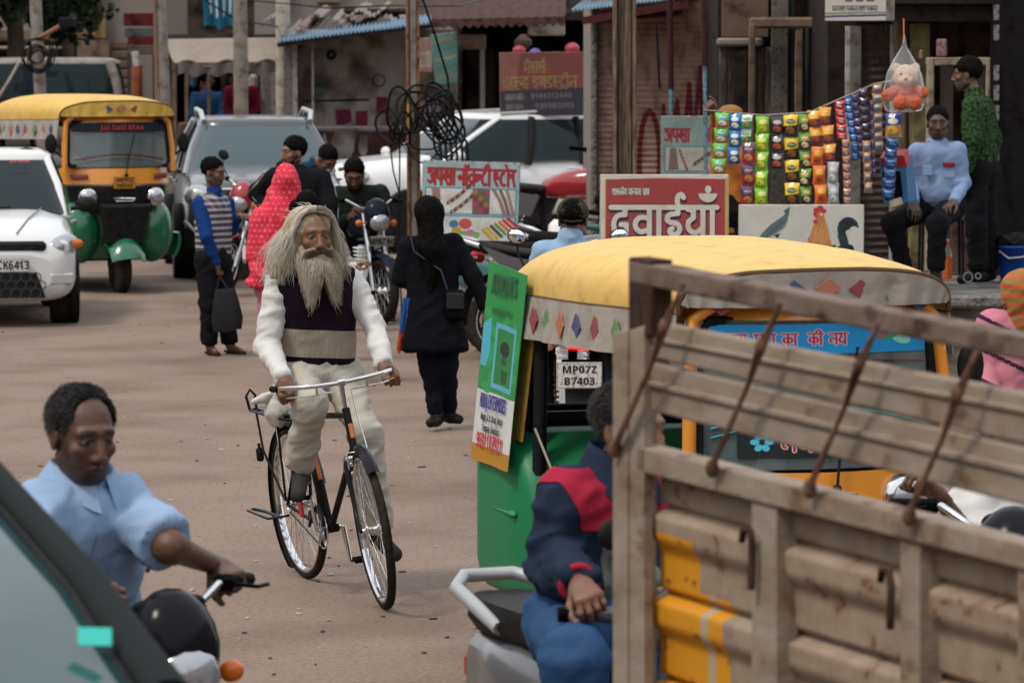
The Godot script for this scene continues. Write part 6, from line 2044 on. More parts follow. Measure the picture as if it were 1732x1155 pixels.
func snack_stall() -> void:
	var D := 27.7
	var pm := nst()
	sheet(pm, func(u, v):
		var e := sin(clampf(v * 1.1 - .05, 0, 1) * PI)
		return Vector3((u - .5) * (1.0 - .1 * e), v - 1.0, .26 * pow(e, .6) * pow(sin(u * PI), .6) + .03 * sin(u * 13.0) * (1.0 - e)), 8, 9, .02)
	var packet := fin(pm)
	# x and y at the top and at the bottom, packets, width in pixels, print, what it looks like
	var T := [[1222, 190, 1214, 294, 4, 25, 0, "green and tan"], [1244, 192, 1240, 277, 3, 22, 1, "blue and cream"], [1264, 193, 1260, 243, 2, 20, 2, "white and green"], [1267, 241, 1262, 348, 3, 25, 3, "purple and red"], [1290, 196, 1287, 348, 5, 24, 4, "lime green"], [1315, 197, 1315, 286, 3, 25, 5, "black"], [1338, 193, 1341, 348, 4, 26, 6, "yellow and black"], [1361, 193, 1364, 346, 5, 21, 7, "green, cream and brown"], [1377, 187, 1383, 244, 2, 24, 8, "amber and purple"], [1384, 248, 1391, 344, 3, 23, 9, "bright orange"], [1396, 181, 1407, 274, 3, 22, 8, "amber, right of the orange ones,"],
		[1410, 274, 1410, 346, 2, 20, 15, "clear silvery"], [1421, 170, 1426, 236, 5, 18, 10, "small red"], [1431, 236, 1434, 346, 8, 13, 16, "tiny orange and blue"], [1435, 166, 1446, 238, 6, 14, 11, "small blue"], [1446, 240, 1447, 272, 2, 13, 18, "dark blue, short,"], [1446, 158, 1460, 268, 8, 14, 12, "small violet"], [1460, 150, 1467, 236, 6, 16, 13, "dusky purple"], [1466, 238, 1470, 326, 5, 14, 14, "narrow brown"], [1484, 142, 1486, 254, 7, 18, 14, "tan and blue, highest,"], [1512, 192, 1512, 231, 1, 29, 17, "big navy and yellow"], [1510, 232, 1502, 336, 6, 22, 18, "deep blue, by the blue carton,"], [1475, 170, 1480, 300, 8, 8, 12, "very narrow violet"]]
	for q in T:
		var a := W(q[0], q[1], D)
		var b := W(q[2], q[3], D + .04)
		var t := thing("snack_strip", "hanging strip of %s snack packets at the roadside stall" % q[7], "snacks", a, 0, "strips of snack packets")
		var n: int = q[4]
		var h := (a.y - b.y) / n
		for i in n:
			var w: float = q[5] / F * D
			put(t, "packet", packet, packet_print(q[6]), Transform3D(Basis.from_euler(Vector3(rng.randf_range(-.14, .06), rng.randf_range(-.3, .3), rng.randf_range(-.05, .05))).scaled_local(Vector3(w, h * 1.02, w)), (b - a) * (float(i) / n)))
	var s := nst()
	tube(s, [W(1190, 186, D), W(1290, 195, D), W(1370, 190, D), W(1420, 168, D), W(1480, 142, D), W(1530, 132, D)], .006, 5)
	tag(part(self, "string", s, mat("twine", Color(.3, .26, .2), .9)), "string from which the snack packet strips hang", "string")
	var c := site("stall_counter", "low wooden counter of the snack stall behind the poultry board", "counter", 1350, 28.0)
	s = nst()
	box(s, Vector3(0, .45, 0), Vector3(.95, .06, .5), .01)
	part(c, "top", s, mat("brown_panel", Color.BLACK))
	for x in [-.42, .42]:
		for z in [-.2, .2]:
			s = nst()
			box(s, Vector3(x, .21, z), Vector3(.05, .42, .05), .006)
			part(c, "leg", s, mat("brown_panel", Color.BLACK))
	# plush toy in a clear bag
	var o := thing("plush_toy", "cream and orange plush toy bear hanging in the clear bag", "toy", W(1529, 150, 27.5))
	var cream := cloth("cream_plush", Color(.62, .47, .34))
	var orange := cloth("orange_plush", Color(.55, .13, .06))
	part_geo(o, "head", crumple(field([egg(Vector3(.015, .085, 0), Vector3(.088, .085, .08)), egg(Vector3(-.055, .15, 0), Vector3(.03, .03, .02)), egg(Vector3(.085, .15, 0), Vector3(.03, .03, .02)), egg(Vector3(.005, .06, .07), Vector3(.045, .038, .04))], .009, .02), .006, 20.0), cream)
	part_geo(o, "body", crumple(field([egg(Vector3(.01, -.05, 0), Vector3(.085, .09, .07)), cone(Vector3(-.06, -.01, .02), Vector3(-.12, -.05, .05), .036, .042), cone(Vector3(.08, -.01, .02), Vector3(.13, -.03, .05), .036, .042), cone(Vector3(-.03, -.1, .04), Vector3(-.03, -.1, .11), .05, .052), cone(Vector3(.06, -.09, .04), Vector3(.07, -.1, .1), .046, .05)], .01, .02), .006, 20.0), orange)
	s = nst()
	ball(s, Vector3(.005, .07, .112), Vector3(.014, .011, .01), 8, 6)
	part(o, "nose", s, mat("red_plastic", Color(.45, .015, .03)))
	for x in [-.025, .035]:
		s = nst()
		ball(s, Vector3(x, .105, .072), Vector3.ONE * .008, 8, 6)
		part(o, "eye", s, mat("black_rubber", Color.BLACK))
	o = thing("plastic_bag", "clear plastic bag with a twisted top hanging from the shop front", "bag", W(1529, 150, 27.5))
	s = nst()
	var rr := []
	for q in [[.004, .38], [.012, .33], [.02, .29], [.075, .2], [.125, .1], [.15, -.02], [.155, -.1], [.13, -.155], [.05, -.165]]:
		var ring := PackedVector3Array()
		for k in 26:
			var an := TAU * k / 26
			ring.append(Vector3(cos(an) * q[0] * (1 + .06 * sin(k * 2.7)), q[1] + .006 * sin(k * 1.9), .02 + sin(an) * q[0] * .85 * (1 + .06 * cos(k * 2.1))))
		rr.append(ring)
	rings(s, rr, false)
	part(o, "film", s, glass("clear_film", Color(.8, .82, .85), .08))
	s = nst()
	tube(s, [Vector3(0, .33, .0), Vector3(.002, .5, -.05)], .005, 5)
	part(o, "tie", s, mat("orange_tie", Color(.5, .15, .04), .7))
	# display carton
	o = thing("display_carton", "blue and red display carton tilted beside the seated man", "carton", W(1520, 304, 27.9), -28)
	s = nst()
	box(s, Vector3.ZERO, Vector3(.2, .34, .16), .004, Basis(Vector3.BACK, .12))
	part(o, "carton", s, mat("blue_carton", Color(.02, .12, .26), .5))
	s = nst()
	box(s, Vector3(.0, .15, .06), Vector3(.19, .1, .1), .004, Basis(Vector3.BACK, .12) * Basis(Vector3.RIGHT, .5))
	part(o, "red_flap", s, mat("red_carton", Color(.4, .025, .025), .5))
	s = nst()
	box(s, Vector3(-.01, -.04, .081), Vector3(.14, .2, .004), 0, Basis(Vector3.BACK, .12))
	part(o, "dark_window", s, mat("black_bag", Color.BLACK))
	s = nst()
	box(s, Vector3(.02, -.16, .085), Vector3(.1, .05, .004), 0, Basis(Vector3.BACK, .3))
	part(o, "white_label", s, mat("white_pipe", Color.WHITE))
	# bin, bottle, stool on the plinth
	var y := .65
	o = thing("rubbish_bin", "blue plastic bin lined with a black bag at the right edge", "bin", G(1716, 478, y))
	s = nst()
	lathe(s, [[.1, 0], [.125, .26], [.132, .262], [.132, .28], [.12, .28]], Transform3D(), 20)
	part(o, "bucket", s, mat("blue_plastic", Color(.012, .06, .3), .35))
	s = nst()
	lathe(s, [[.128, .26], [.142, .285], [.13, .32], [.1, .33], [.0, .31]], Transform3D(), 16)
	part_geo(o, "liner", crumple(field([cone(Vector3(-.06, .3, 0), Vector3(.06, .3, 0), .075, .075)], .012, .02), .014, 14.0), mat("black_liner", Color(.012, .012, .013), .3))
	s = nst()
	tube(s, [Vector3(-.12, .24, .06), Vector3(-.06, .19, .13), Vector3(.05, .2, .14), Vector3(.11, .24, .07)], .008, 6)
	part(o, "handle", s, mat("white_pipe", Color.WHITE))
	o = thing("soda_bottle", "clear bottle half full of orange soda standing behind the seated man's legs", "bottle", G(1603, 472, y))
	s = nst()
	lathe(s, [[.036, 0], [.038, .02], [.036, .12], [.038, .17]], Transform3D(), 14)
	part(o, "soda", s, mat("orange_soda", Color(.55, .12, .015), .2))
	s = nst()
	lathe(s, [[.0385, .17], [.036, .2], [.014, .26], [.014, .29]], Transform3D(), 14)
	part(o, "neck", s, glass("clear_film", Color.WHITE, .2))
	s = nst()
	lathe(s, [[.016, .285], [.016, .305], [.0, .306]], Transform3D(), 12)
	part(o, "cap", s, mat("orange_tie", Color.BLACK))
	o = thing("stool", "black-legged stool under the seated man in the light blue shirt", "stool", G(1592, 466, y))
	s = nst()
	box(s, Vector3(.0, .45, 0), Vector3(.36, .03, .3), .008)
	part(o, "seat", s, mat("brown_panel", Color.BLACK))
	for x in [-.16, .16]:
		for z in [-.12, .12]:
			s = nst()
			tube(s, [Vector3(x, 0, z), Vector3(x * .95, .44, z * .95)], .012, 6)
			part(o, "leg", s, mat("black_box", Color(.01, .01, .012)))

func shop_people(black: Material, shoe: Material) -> void:
	var blue := cloth("guard_shirt", Color(.24, .33, .52))
	var g := person("seated man in a light blue uniform shirt with hands on his knees", 28.3, Vector2(1590, 480), {
		"head": [1587, 208, 0], "neck": [1586, 240, .02], "shl": [1551, 256, .0], "shr": [1621, 254, .02], "ell": [1543, 312, .05], "wrl": [1546, 344, -.16], "hfl": [1553, 362, -.24], "elr": [1630, 310, .02], "wrr": [1614, 342, -.22], "hfr": [1592, 354, -.36],
		"hil": [1568, 350, .12], "hir": [1610, 350, .12], "knl": [1510, 376, -.22], "knr": [1586, 378, -.4], "anl": [1530, 452, -.06], "anr": [1584, 456, -.3], "tol": [1552, 466, -.2], "tor": [1588, 474, -.48]},
		{"k": 1.0, "hs": 1.0, "yaw": -4.0, "hair": "short", "stubble": .5, "skin": Color(.085, .042, .026), "belly": .85, "shirt": {"m": blue, "r": .006, "hem": -.1, "amp": .005}, "pants": {"m": black, "r": .012}, "shoes": {"m": shoe}, "handl": [.3, Vector3(0, -1, .2), -1.0], "handr": [.3, Vector3(0, -1, .2), 1.0]})
	var j: Dictionary = g.get_meta("joints")
	for q in [[j.shl, -1.0], [j.shr, 1.0]]:
		var s := nst()
		box(s, q[0] + Vector3(-q[1] * .05, .062, 0), Vector3(.1, .008, .05), .003, Basis(Vector3.BACK, -q[1] * .28))
		part(g, "epaulette", s, mat("red_gold_braid", Color(.3, .09, .04), .6))
	for q in [[.055, -.1, .16, .09, .035, "red_badge", Color(.18, .015, .02)], [.06, -.16, .155, .085, .07, "guard_shirt", Color.WHITE], [-.1, -.14, .14, .07, .08, "guard_shirt", Color.WHITE]]:
		var s := nst()
		box(s, Vector3(q[0], (j.shl.y + j.shr.y) * .5 + q[1], (j.shl.z + j.shr.z) * .5 + q[2] - .02), Vector3(q[3], q[4], .01), .004, Basis(Vector3.RIGHT, -.15))
		part(g, "badge" if q[5] == "red_badge" else "pocket", s, mat(q[5], q[6], .6))
	var leaf := mat("leaf_print_shirt", Color(.05, .09, .042), .85, 0, "cloth")
	leaf.albedo_texture = noise_tex(0.045, 256, [[0.0, Color(.25, .3, .25)], [0.45, Color(.55, .62, .5)], [.62, gray(1.0)], [.72, Color(.95, .98, 1)], [1.0, gray(1.0)]], 41, 3)
	leaf.uv1_scale = Vector3.ONE * 2.5
	person("standing man in a green patterned shirt looking away to the left", 28.9, Vector2(1655, 478), {
		"head": [1637, 126, .05], "neck": [1649, 156, .03], "shl": [1645, 180, -.16], "shr": [1664, 178, .2], "ell": [1646, 240, -.22], "wrl": [1634, 292, -.2], "hfl": [1626, 322, -.2], "elr": [1680, 235, .25], "wrr": [1672, 290, .2],
		"hil": [1652, 290, -.08], "hir": [1668, 290, .1], "knl": [1652, 380, -.1], "knr": [1668, 380, .1], "anl": [1656, 456, -.06], "anr": [1672, 456, .14], "tol": [1626, 472, -.1], "tor": [1650, 470, .12]},
		{"k": 1.0, "hs": 1.02, "yaw": -105.0, "hair": "thick", "stubble": .5, "skin": Color(.11, .055, .034), "shirt": {"m": leaf, "r": .012, "loose": .008, "hem": .06}, "pants": {"m": black, "r": .016, "flare": 1.6}, "shoes": {"m": mat("black_trainer", Color(.015, .015, .016), .5)}, "handl": [.4, Vector3(0, 0, -1), -1.0]})
	var s := nst()
	for i in 2: ring_tube(s, W(1638 + i * 17, 469 - i * 2, 28.56), Vector3(.1, .1, 1), .035 - .014 * i, .005, 16, 5, Vector2(1.6, 1))
	part(get_child(get_child_count() - 1), "shoe_piping", s, mat("white_pipe", Color.WHITE), Transform3D(Basis(), -get_child(get_child_count() - 1).position))
	var p := person("stallkeeper in an orange shawl and tan cap behind the hanging snacks", 28.5, Vector2(1235, 560), {
		"head": [1236, 208, .05], "neck": [1233, 238, .07], "shl": [1214, 256, .1], "shr": [1262, 254, .05], "ell": [1212, 226, -.1], "wrl": [1209, 188, -.5], "hfl": [1196, 172, -.62], "elr": [1262, 310, .1], "wrr": [1250, 350, .1], "hil": [1212, 360, .1], "hir": [1250, 360, .1], "knl": [1212, 440, .1], "knr": [1250, 440, .1], "anl": [1212, 530, .1], "anr": [1250, 530, .1]},
		{"k": .95, "yaw": 30.0, "skin": Color(.14, .07, .045), "shirt": {"m": cloth("shawl_orange", Color(.5, .17, .04)), "r": -.01, "loose": .0, "hem": .15, "name": "shawl"}, "pants": {"m": black}, "handl": [1.2, Vector3(0, 0, -1), -1.0]})
	s = nst()
	ball(s, p.get_meta("joints").head + Vector3(0, .075, -.01), Vector3(.095, .062, .1), 16, 9)
	part(p, "knit_cap", s, cloth("tan_cap", Color(.32, .16, .06)))
	for q in [["person sitting in a blue shirt inside the far awning stall", 350, 150, 57.6, "stall_blue", Color(.02, .06, .14)], ["person in a maroon top sitting under the far beige awning", 408, 140, 57.0, "stall_maroon", Color(.15, .012, .035)]]:
		var x: float = q[1]
		var yy: float = q[2]
		person(q[0], q[3], Vector2(x, 330), {"head": [x, yy - 16, 0], "neck": [x, yy, 0], "shl": [x - 22, yy + 12, 0], "shr": [x + 22, yy + 12, 0], "ell": [x - 26, yy + 42, -.05], "elr": [x + 26, yy + 42, -.05], "wrl": [x - 12, yy + 62, -.2], "wrr": [x + 12, yy + 62, -.2], "hil": [x - 10, yy + 70, 0], "hir": [x + 10, yy + 70, 0], "knl": [x - 14, yy + 80, -.4], "knr": [x + 14, yy + 80, -.4], "anl": [x - 14, yy + 130, -.35], "anr": [x + 14, yy + 130, -.35]},
			{"h": .026, "yaw": 100.0, "hair": "short", "skin": Color(.1, .05, .03), "shirt": {"m": cloth(q[4], q[5])}, "pants": {"m": black}})

# ---- vehicles -------------------------------------------------------------------
func oval(z0: float, z1: float, hw: float, y: float, e := .3, n := 28) -> PackedVector3Array:   # a rounded rectangle lying flat
	var r := PackedVector3Array()
	for k in n:
		var a := TAU * (k + .5) / n
		var c := cos(a); var s := sin(a)
		r.append(Vector3(signf(c) * pow(absf(c), e) * hw, y, (z0 + z1) * .5 + signf(s) * pow(absf(s), e) * (z1 - z0) * .5))
	return r

func wheel(parent: Node, at: Vector3, R: float, w: float, hub: Material, out: float, called := "wheel", spokes := 5) -> MeshInstance3D:
	var s := nst()
	var xf := Transform3D(Basis(Vector3.FORWARD, PI / 2), at)
	lathe(s, [[R * .62, -w * .5], [R * .92, -w * .5], [R * .985, -w * .38], [R, -w * .2], [R, w * .2], [R * .985, w * .38], [R * .92, w * .5], [R * .62, w * .5]], xf, 32)
	for k in 4: ring_tube(s, at + Vector3((k - 1.5) * w * .22, 0, 0), Vector3.RIGHT, R * .994, w * .05, 28, 5)
	var o := part(parent, called, s, mat("tyre_rubber", Color(.042, .036, .032), .85, 0, "rubber"))
	s = nst()
	lathe(s, [[.02, -w * .3], [R * .6, -w * .3], [R * .66, -w * .44], [R * .66, w * .44], [R * .6, w * .3], [.02, w * .3]], xf, 28)
	for k in spokes:
		var a := TAU * k / spokes
		beam(s, at + Vector3(out * w * .36, 0, 0), at + Vector3(out * w * .36, cos(a) * R * .6, sin(a) * R * .6), R * .16, .02, .006, Vector3.RIGHT)
	lathe(s, [[R * .16, -w * .42], [R * .16, w * .42]], xf, 14)
	part(o, "rim", s, hub)
	return o

func plate(parent: Node, lines: Array, at: Vector3, w: float, h: float, c: Color, basis := Basis(), tall := .62) -> void:
	var s := nst()
	box(s, Vector3.ZERO, Vector3(w, h, .012), .003)
	var o := part(parent, "number_plate", s, mat("plate" + str(c), c, .5, 0, "dirt", 5.0), Transform3D(basis, at))
	s = nst()
	for q in [[0, h * .5 - .004, w, .005], [0, -h * .5 + .004, w, .005], [-w * .5 + .004, 0, .005, h], [w * .5 - .004, 0, .005, h]]: box(s, Vector3(q[0], q[1], .0065), Vector3(q[2] - .004, q[3] - .004, .003))
	var ink := mat("plate_ink", Color(.02, .02, .025), .5)
	part(o, "border", s, ink)
	for i in lines.size():
		var hh := h / lines.size() * tall
		text(o, "number", lines[i], Transform3D(Basis(), Vector3(0, h * (.5 - (i + .5) / lines.size()) * .9, .008)), hh, ink, clampf(w * 1.25 / (hh * lines[i].length()), .5, 1.1))

func car(label: String, at: Vector3, turn: float, c: Dictionary) -> Node3D:
	# st: [z, half width, bottom, top] from nose to tail; belt and roof: [z back, z front, half width, y]
	var o := thing("car", label, "car", at, turn)
	var paint: Material = c.paint
	var blk := mat("black_plastic", Color(.02, .02, .021), .6, 0, "dirt", 2.0)
	var chrome := mat("chrome", Color(.7, .7, .7), .15, 1.0)
	var st: Array = c.st
	var rr := []
	for q in st:
		var ring := PackedVector3Array()
		for k in 32:
			var a := TAU * (k + .5) / 32
			var cc := cos(a); var ss := sin(a)
			var y: float = (q[2] + q[3]) * .5 + signf(ss) * pow(absf(ss), .42) * (q[3] - q[2]) * .5
			var tw: float = 1.0 - .09 * smoothstep(.35, 1.0, (y - q[2]) / (q[3] - q[2])) - .05 * smoothstep(.7, .0, (y - q[2]) / (q[3] - q[2]))
			ring.append(Vector3(signf(cc) * pow(absf(cc), .38) * q[1] * tw, y + (.012 if ss > .9 else 0.0), q[0]))
		rr.append(ring)
	var s := nst()
	rings(s, rr)
	part(o, "body", s, paint)
	var b: Array = c.belt
	var r: Array = c.roof
	var base := oval(b[0], b[1], b[2], b[3])
	var top := oval(r[0], r[1], r[2], r[3])
	s = nst()
	var mid := PackedVector3Array()
	for k in 28: mid.append(base[k].lerp(top[k], .5) * Vector3(1.035, 1, 1) + Vector3(0, 0, signf(base[k].z) * .02))
	rings(s, [base, mid, top], false)
	part(o, "window", s, c.glass)
	s = nst()
	rings(s, [oval(r[0] - .03, r[1] + .04, r[2] + .012, r[3] - .03), oval(r[0] - .02, r[1] + .02, r[2] + .005, r[3] + .02), oval(r[0] + .1, r[1] - .12, r[2] * .85, r[3] + .055), oval(r[0] + .4, r[1] - .4, r[2] * .4, r[3] + .065)])
	part(o, "roof", s, paint)
	var near := func(ring: PackedVector3Array, p: Vector3) -> Vector3:
		var best := ring[0]
		for q in ring:
			if q.distance_to(p) < best.distance_to(p): best = q
		return best
	for sx in [-1.0, 1.0]:
		for q in c.pillars:       # [belt z, roof z, colour, thickness]
			s = nst()
			var p0: Vector3 = near.call(base, Vector3(sx * b[2] * 1.1, b[3], q[0]))
			var p1: Vector3 = near.call(top, Vector3(sx * r[2] * 1.1, r[3], q[1]))
			if q[2] == 1:
				p0 = Vector3(sx * b[2], b[3], q[0]); p1 = Vector3(sx * r[2], r[3], q[1])
			tube(s, [p0 - Vector3(0, .04, 0), p0.lerp(p1, .5) * Vector3(1.035, 1, 1) + Vector3(sx * .004, 0, signf(q[0]) * .02), p1], q[3], 8, false, Vector2(1, .6))
			part(o, "pillar", s, blk if q[2] == 1 else paint)
		for z in c.axles:
			s = nst()
			var hw: float = c.width * .5
			lathe(s, [[c.R * 1.13, -.1], [c.R * 1.13, .0], [.05, .004]], Transform3D(Basis(Vector3.FORWARD, -PI / 2 * sx), Vector3(sx * (hw - c.get("track", .105) + .055), c.R + .04, z)), 28)
			part(o, "wheel_arch", s, blk)
			wheel(o, Vector3(sx * (hw - c.get("track", .105)), c.R, z), c.R, .19, c.hub, sx)
		s = nst()
		ball(s, Vector3(sx * (c.width * .5 + .085), b[3] + .07, b[1] - .3), Vector3(.1, .07, .055), 12, 8)
		tube(s, [Vector3(sx * b[2], b[3] + .03, b[1] - .28), Vector3(sx * (c.width * .5 + .05), b[3] + .05, b[1] - .28)], .022, 6)
		part(o, "mirror", s, c.get("mirror", blk))
		for z in c.get("doors", []):
			s = nst()
			tube(s, [Vector3(sx * (c.width * .5 - .03), b[3] - .1, z - .09), Vector3(sx * (c.width * .5 + .005), b[3] - .095, z), Vector3(sx * (c.width * .5 - .03), b[3] - .1, z + .09)], .014, 6)
			part(o, "door_handle", s, paint)
		s = nst()
		box(s, Vector3(sx * .33, b[3] + .1, b[1] - 1.15), Vector3(.48, .62, .14), .06)
		ball(s, Vector3(sx * .33, b[3] + .47, b[1] - 1.17), Vector3(.12, .09, .06), 10, 7)
		part(o, "seat", s, mat("seat_gray", Color(.05, .05, .055), .9))
	s = nst()
	for x in [.12, -.35]: beam(s, Vector3(x, b[3] + .02, b[1] - .02), Vector3(x - .5 * signf(x + .01), b[3] + .06, b[1] - .04), .012, .014)
	part(o, "wiper", s, blk)
	return o

func lamp_unit(o: Node3D, at: Vector3, size: Vector3, basis := Basis(), amber := Vector3.ZERO) -> void:
	var s := nst()
	ball(s, Vector3.ZERO, size, 18, 10, basis)
	var l := part(o, "headlight", s, mat("headlight_chrome", Color(.42, .43, .45), .16, .5), Transform3D(Basis(), at))
	s = nst()
	lathe(s, [[.001, .0], [size.y * .55, .012], [size.y * .62, .0]], aim(Vector3(0, 0, size.z * .92), Vector3.BACK), 18)
	part(l, "reflector", s, mat("lamp_glass", Color(.75, .77, .8), .08, .3))
	if amber != Vector3.ZERO:
		s = nst()
		ball(s, amber, size * .42, 12, 8)
		part(l, "turn_lamp", s, mat("amber_lens", Color(.65, .14, .01), .2))

func vehicles() -> void:
	var white := mat("white_paint", Color(.66, .66, .64), .3, 0, "paint")
	var blk := mat("black_plastic", Color(.02, .02, .021), .6, 0, "dirt", 2.0)
	var tint := glass("car_glass", Color(.014, .024, .026), .95)
	tint.metallic_specular = .28
	var chrome := mat("chrome", Color(.7, .7, .7), .15, 1.0)
	var hubc := mat("wheel_cap", Color(.25, .25, .26), .4, .6)
	# white hatchback, cut by the left edge
	var a := deg_to_rad(9.0)
	var f := Vector3(sin(a), 0, cos(a))
	var rt := Vector3(cos(a), 0, -sin(a))
	var c := G(113, 545) - rt * .63 - f * 1.1
	var o := car("white hatchback with black side mirror at the left edge, plate ending 6413", c, 9, {"track": .17, "paint": white, "glass": tint, "hub": hubc, "width": 1.49, "R": .27, "axles": [1.1, -1.2],
		"st": [[1.73, .5, .34, .62], [1.7, .6, .26, .72], [1.6, .69, .22, .8], [1.25, .735, .2, .9], [.78, .745, .2, .98], [0, .745, .2, 1.0], [-1.3, .74, .2, 1.02], [-1.6, .69, .25, .98], [-1.68, .6, .32, .9]],
		"belt": [-1.6, .86, .69, .95], "roof": [-1.35, .12, .545, 1.43], "pillars": [[.8, .1, 0, .04], [-.35, -.4, 1, .035], [-1.5, -1.3, 0, .07]], "doors": [.1, -.7]})
	for sx in [-1.0, 1.0]:
		lamp_unit(o, Vector3(sx * .57, .69, 1.585), Vector3(.175, .105, .07), Basis(UP, sx * .62) * Basis(Vector3.BACK, sx * .35), Vector3(sx * .11, .03, -.02))
		var s := nst()
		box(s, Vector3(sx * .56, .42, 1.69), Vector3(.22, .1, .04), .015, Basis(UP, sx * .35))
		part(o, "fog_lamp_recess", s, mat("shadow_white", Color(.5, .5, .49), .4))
		s = nst()
		tube(s, [Vector3(sx * .18, .815, 1.62), Vector3(sx * .3, .93, 1.2), Vector3(sx * .42, 1.0, .85)], .007, 5)
		part(o, "bonnet_crease", s, mat("grey_seam", Color(.12, .12, .16), .4))
	var s := nst()
	box(s, Vector3(0, .7, 1.7), Vector3(.86, .1, .06), .03)
	part(o, "grille", s, blk)
	s = nst()
	prism(s, PackedVector2Array([Vector2(-.42, -.1), Vector2(.42, -.1), Vector2(.34, .12), Vector2(-.34, .12)]), Transform3D(Basis(), Vector3(0, .36, 1.735)), .04, .01)
	var gr := part(o, "lower_grille", s, blk)
	s = nst()
	for j in 3:
		for i in 9: ring_tube(s, Vector3((i - 4) * .085 + (.042 if j % 2 else 0.0), .3 + j * .07, 1.757), Vector3.BACK, .042, .005, 6, 4)
	part(gr, "honeycomb", s, mat("dark_mesh", Color(.05, .05, .055), .5))
	plate(o, ["MP07 CK6413"], Vector3(.02, .545, 1.755), .52, .12, Color(.7, .71, .7))
	text(o, "sunstrip_lettering", "MAHAKAL" if false else "JAI MAA", Transform3D(Basis(Vector3.RIGHT, -.85), Vector3(.25, 1.4, .3)), .03, mat("red_sticker", Color(.5, .04, .04), .5), 1.1)
	# grey sport-utility car
	var grey := mat("grey_paint", Color(.085, .088, .088), .35, .4, "paint")
	c = G(305, 468) + Vector3(.72, 0, -1.35)
	o = car("grey sport-utility car with roof rails parked behind the man in the striped tank top", c, 7, {"paint": grey, "glass": glass("teal_glass", Color(.04, .07, .078), .92), "hub": hubc, "width": 1.82, "R": .35, "axles": [1.35, -1.35], "mirror": grey,
		"st": [[2.12, .7, .42, .92], [2.08, .8, .3, 1.0], [1.9, .88, .28, 1.05], [1.4, .905, .27, 1.12], [.95, .91, .27, 1.16], [0, .91, .27, 1.14], [-1.8, .9, .27, 1.14], [-2.1, .8, .35, 1.0]],
		"belt": [-1.95, 1.0, .84, 1.08], "roof": [-1.75, .15, .63, 1.6], "pillars": [[.9, .1, 0, .05], [-.4, -.4, 1, .04], [-1.8, -1.6, 0, .1]], "doors": [.1, -.8]})
	for sx in [-1.0, 1.0]:
		lamp_unit(o, Vector3(sx * .72, .88, 1.98), Vector3(.16, .12, .12), Basis(UP, sx * .5))
		s = nst()
		tube(s, [Vector3(sx * .58, 1.62, .12), Vector3(sx * .6, 1.72, -.05), Vector3(sx * .6, 1.73, -1.3), Vector3(sx * .58, 1.65, -1.5)], .028, 8)
		part(o, "roof_rail", s, mat("silver_rail", Color(.5, .5, .5), .35, .5))
		s = nst()
		tube(s, [Vector3(sx * .86, .62, 2.02), Vector3(sx * .74, .5, 2.14), Vector3(sx * .5, .45, 2.15)], .022, 6)
		part(o, "bumper_trim", s, mat("silver_rail", Color.WHITE))
	s = nst()
	box(s, Vector3(0, .45, 2.02), Vector3(1.72, .36, .2), .08)
	part(o, "bumper", s, blk)
	s = nst()
	box(s, Vector3(0, .86, 2.1), Vector3(.9, .14, .06), .03)
	part(o, "grille", s, blk)
	s = nst()
	box(s, Vector3(0, .95, 2.11), Vector3(1.0, .035, .05), .012)
	part(o, "chrome_bar", s, chrome)
	plate(o, ["MP 07 CB"], Vector3(.05, .6, 2.14), .48, .12, Color(.6, .61, .6))
	# white sport-utility car seen from the side
	c = W(795, 200, 46.5); c.y = 0
	o = car("white sport-utility car with dark windows parked across the street behind the cable pole", c, -62, {"paint": white, "glass": tint, "hub": hubc, "width": 1.82, "R": .34, "axles": [1.25, -1.35], "mirror": white,
		"st": [[2.02, .66, .42, .9], [1.97, .78, .3, .98], [1.75, .87, .27, 1.04], [1.2, .905, .26, 1.1], [.75, .91, .26, 1.14], [0, .91, .26, 1.12], [-1.5, .9, .27, 1.2], [-1.9, .82, .32, 1.12], [-2.0, .7, .4, 1.0]],
		"belt": [-1.86, .95, .84, 1.07], "roof": [-1.7, .0, .64, 1.58], "pillars": [[.85, -.05, 0, .05], [-.35, -.5, 1, .05], [-1.1, -1.1, 1, .05], [-1.68, -1.55, 0, .17]], "doors": [-.1, -.95]})
	s = nst()
	rings(s, [oval(-1.98, -1.55, .6, 1.585), oval(-1.98, -1.55, .58, 1.62)])
	part(o, "spoiler", s, white)
	for sx in [-1.0, 1.0]:
		s = nst()
		tube(s, [Vector3(sx * .6, 1.63, -.1), Vector3(sx * .61, 1.66, -.8), Vector3(sx * .6, 1.63, -1.5)], .02, 6)
		part(o, "roof_rail", s, mat("silver_rail", Color.WHITE))
		lamp_unit(o, Vector3(sx * .7, .9, 1.86), Vector3(.17, .09, .12), Basis(UP, sx * .5))
		s = nst()
		box(s, Vector3(sx * .74, 1.0, -1.86), Vector3(.2, .16, .16), .04)
		part(o, "tail_lamp", s, mat("tail_red", Color(.1, .005, .02), .2))
		s = nst()
		box(s, Vector3(sx * .905, .36, 0), Vector3(.03, .14, 1.9), .01)
		part(o, "sill", s, blk)
	# old pale car, far left
	c = W(20, 160, 58.5); c.y = .605
	o = car("old pale boxy car parked by the dim house at the far left", c, -80, {"paint": mat("old_silver", Color(.3, .28, .26), .5, .2, "dirt"), "glass": tint, "hub": hubc, "width": 1.6, "R": .3, "axles": [1.2, -1.3],
		"st": [[1.9, .7, .4, .9], [1.8, .78, .3, 1.0], [1, .8, .28, 1.08], [-1.5, .8, .28, 1.1], [-1.85, .75, .35, 1.0]], "belt": [-1.7, .9, .76, 1.05], "roof": [-1.6, .4, .68, 1.6], "pillars": [[.85, .35, 0, .05], [-.3, -.3, 0, .05], [-1.6, -1.5, 0, .08]]})
	near_car(blk)
	bikes()

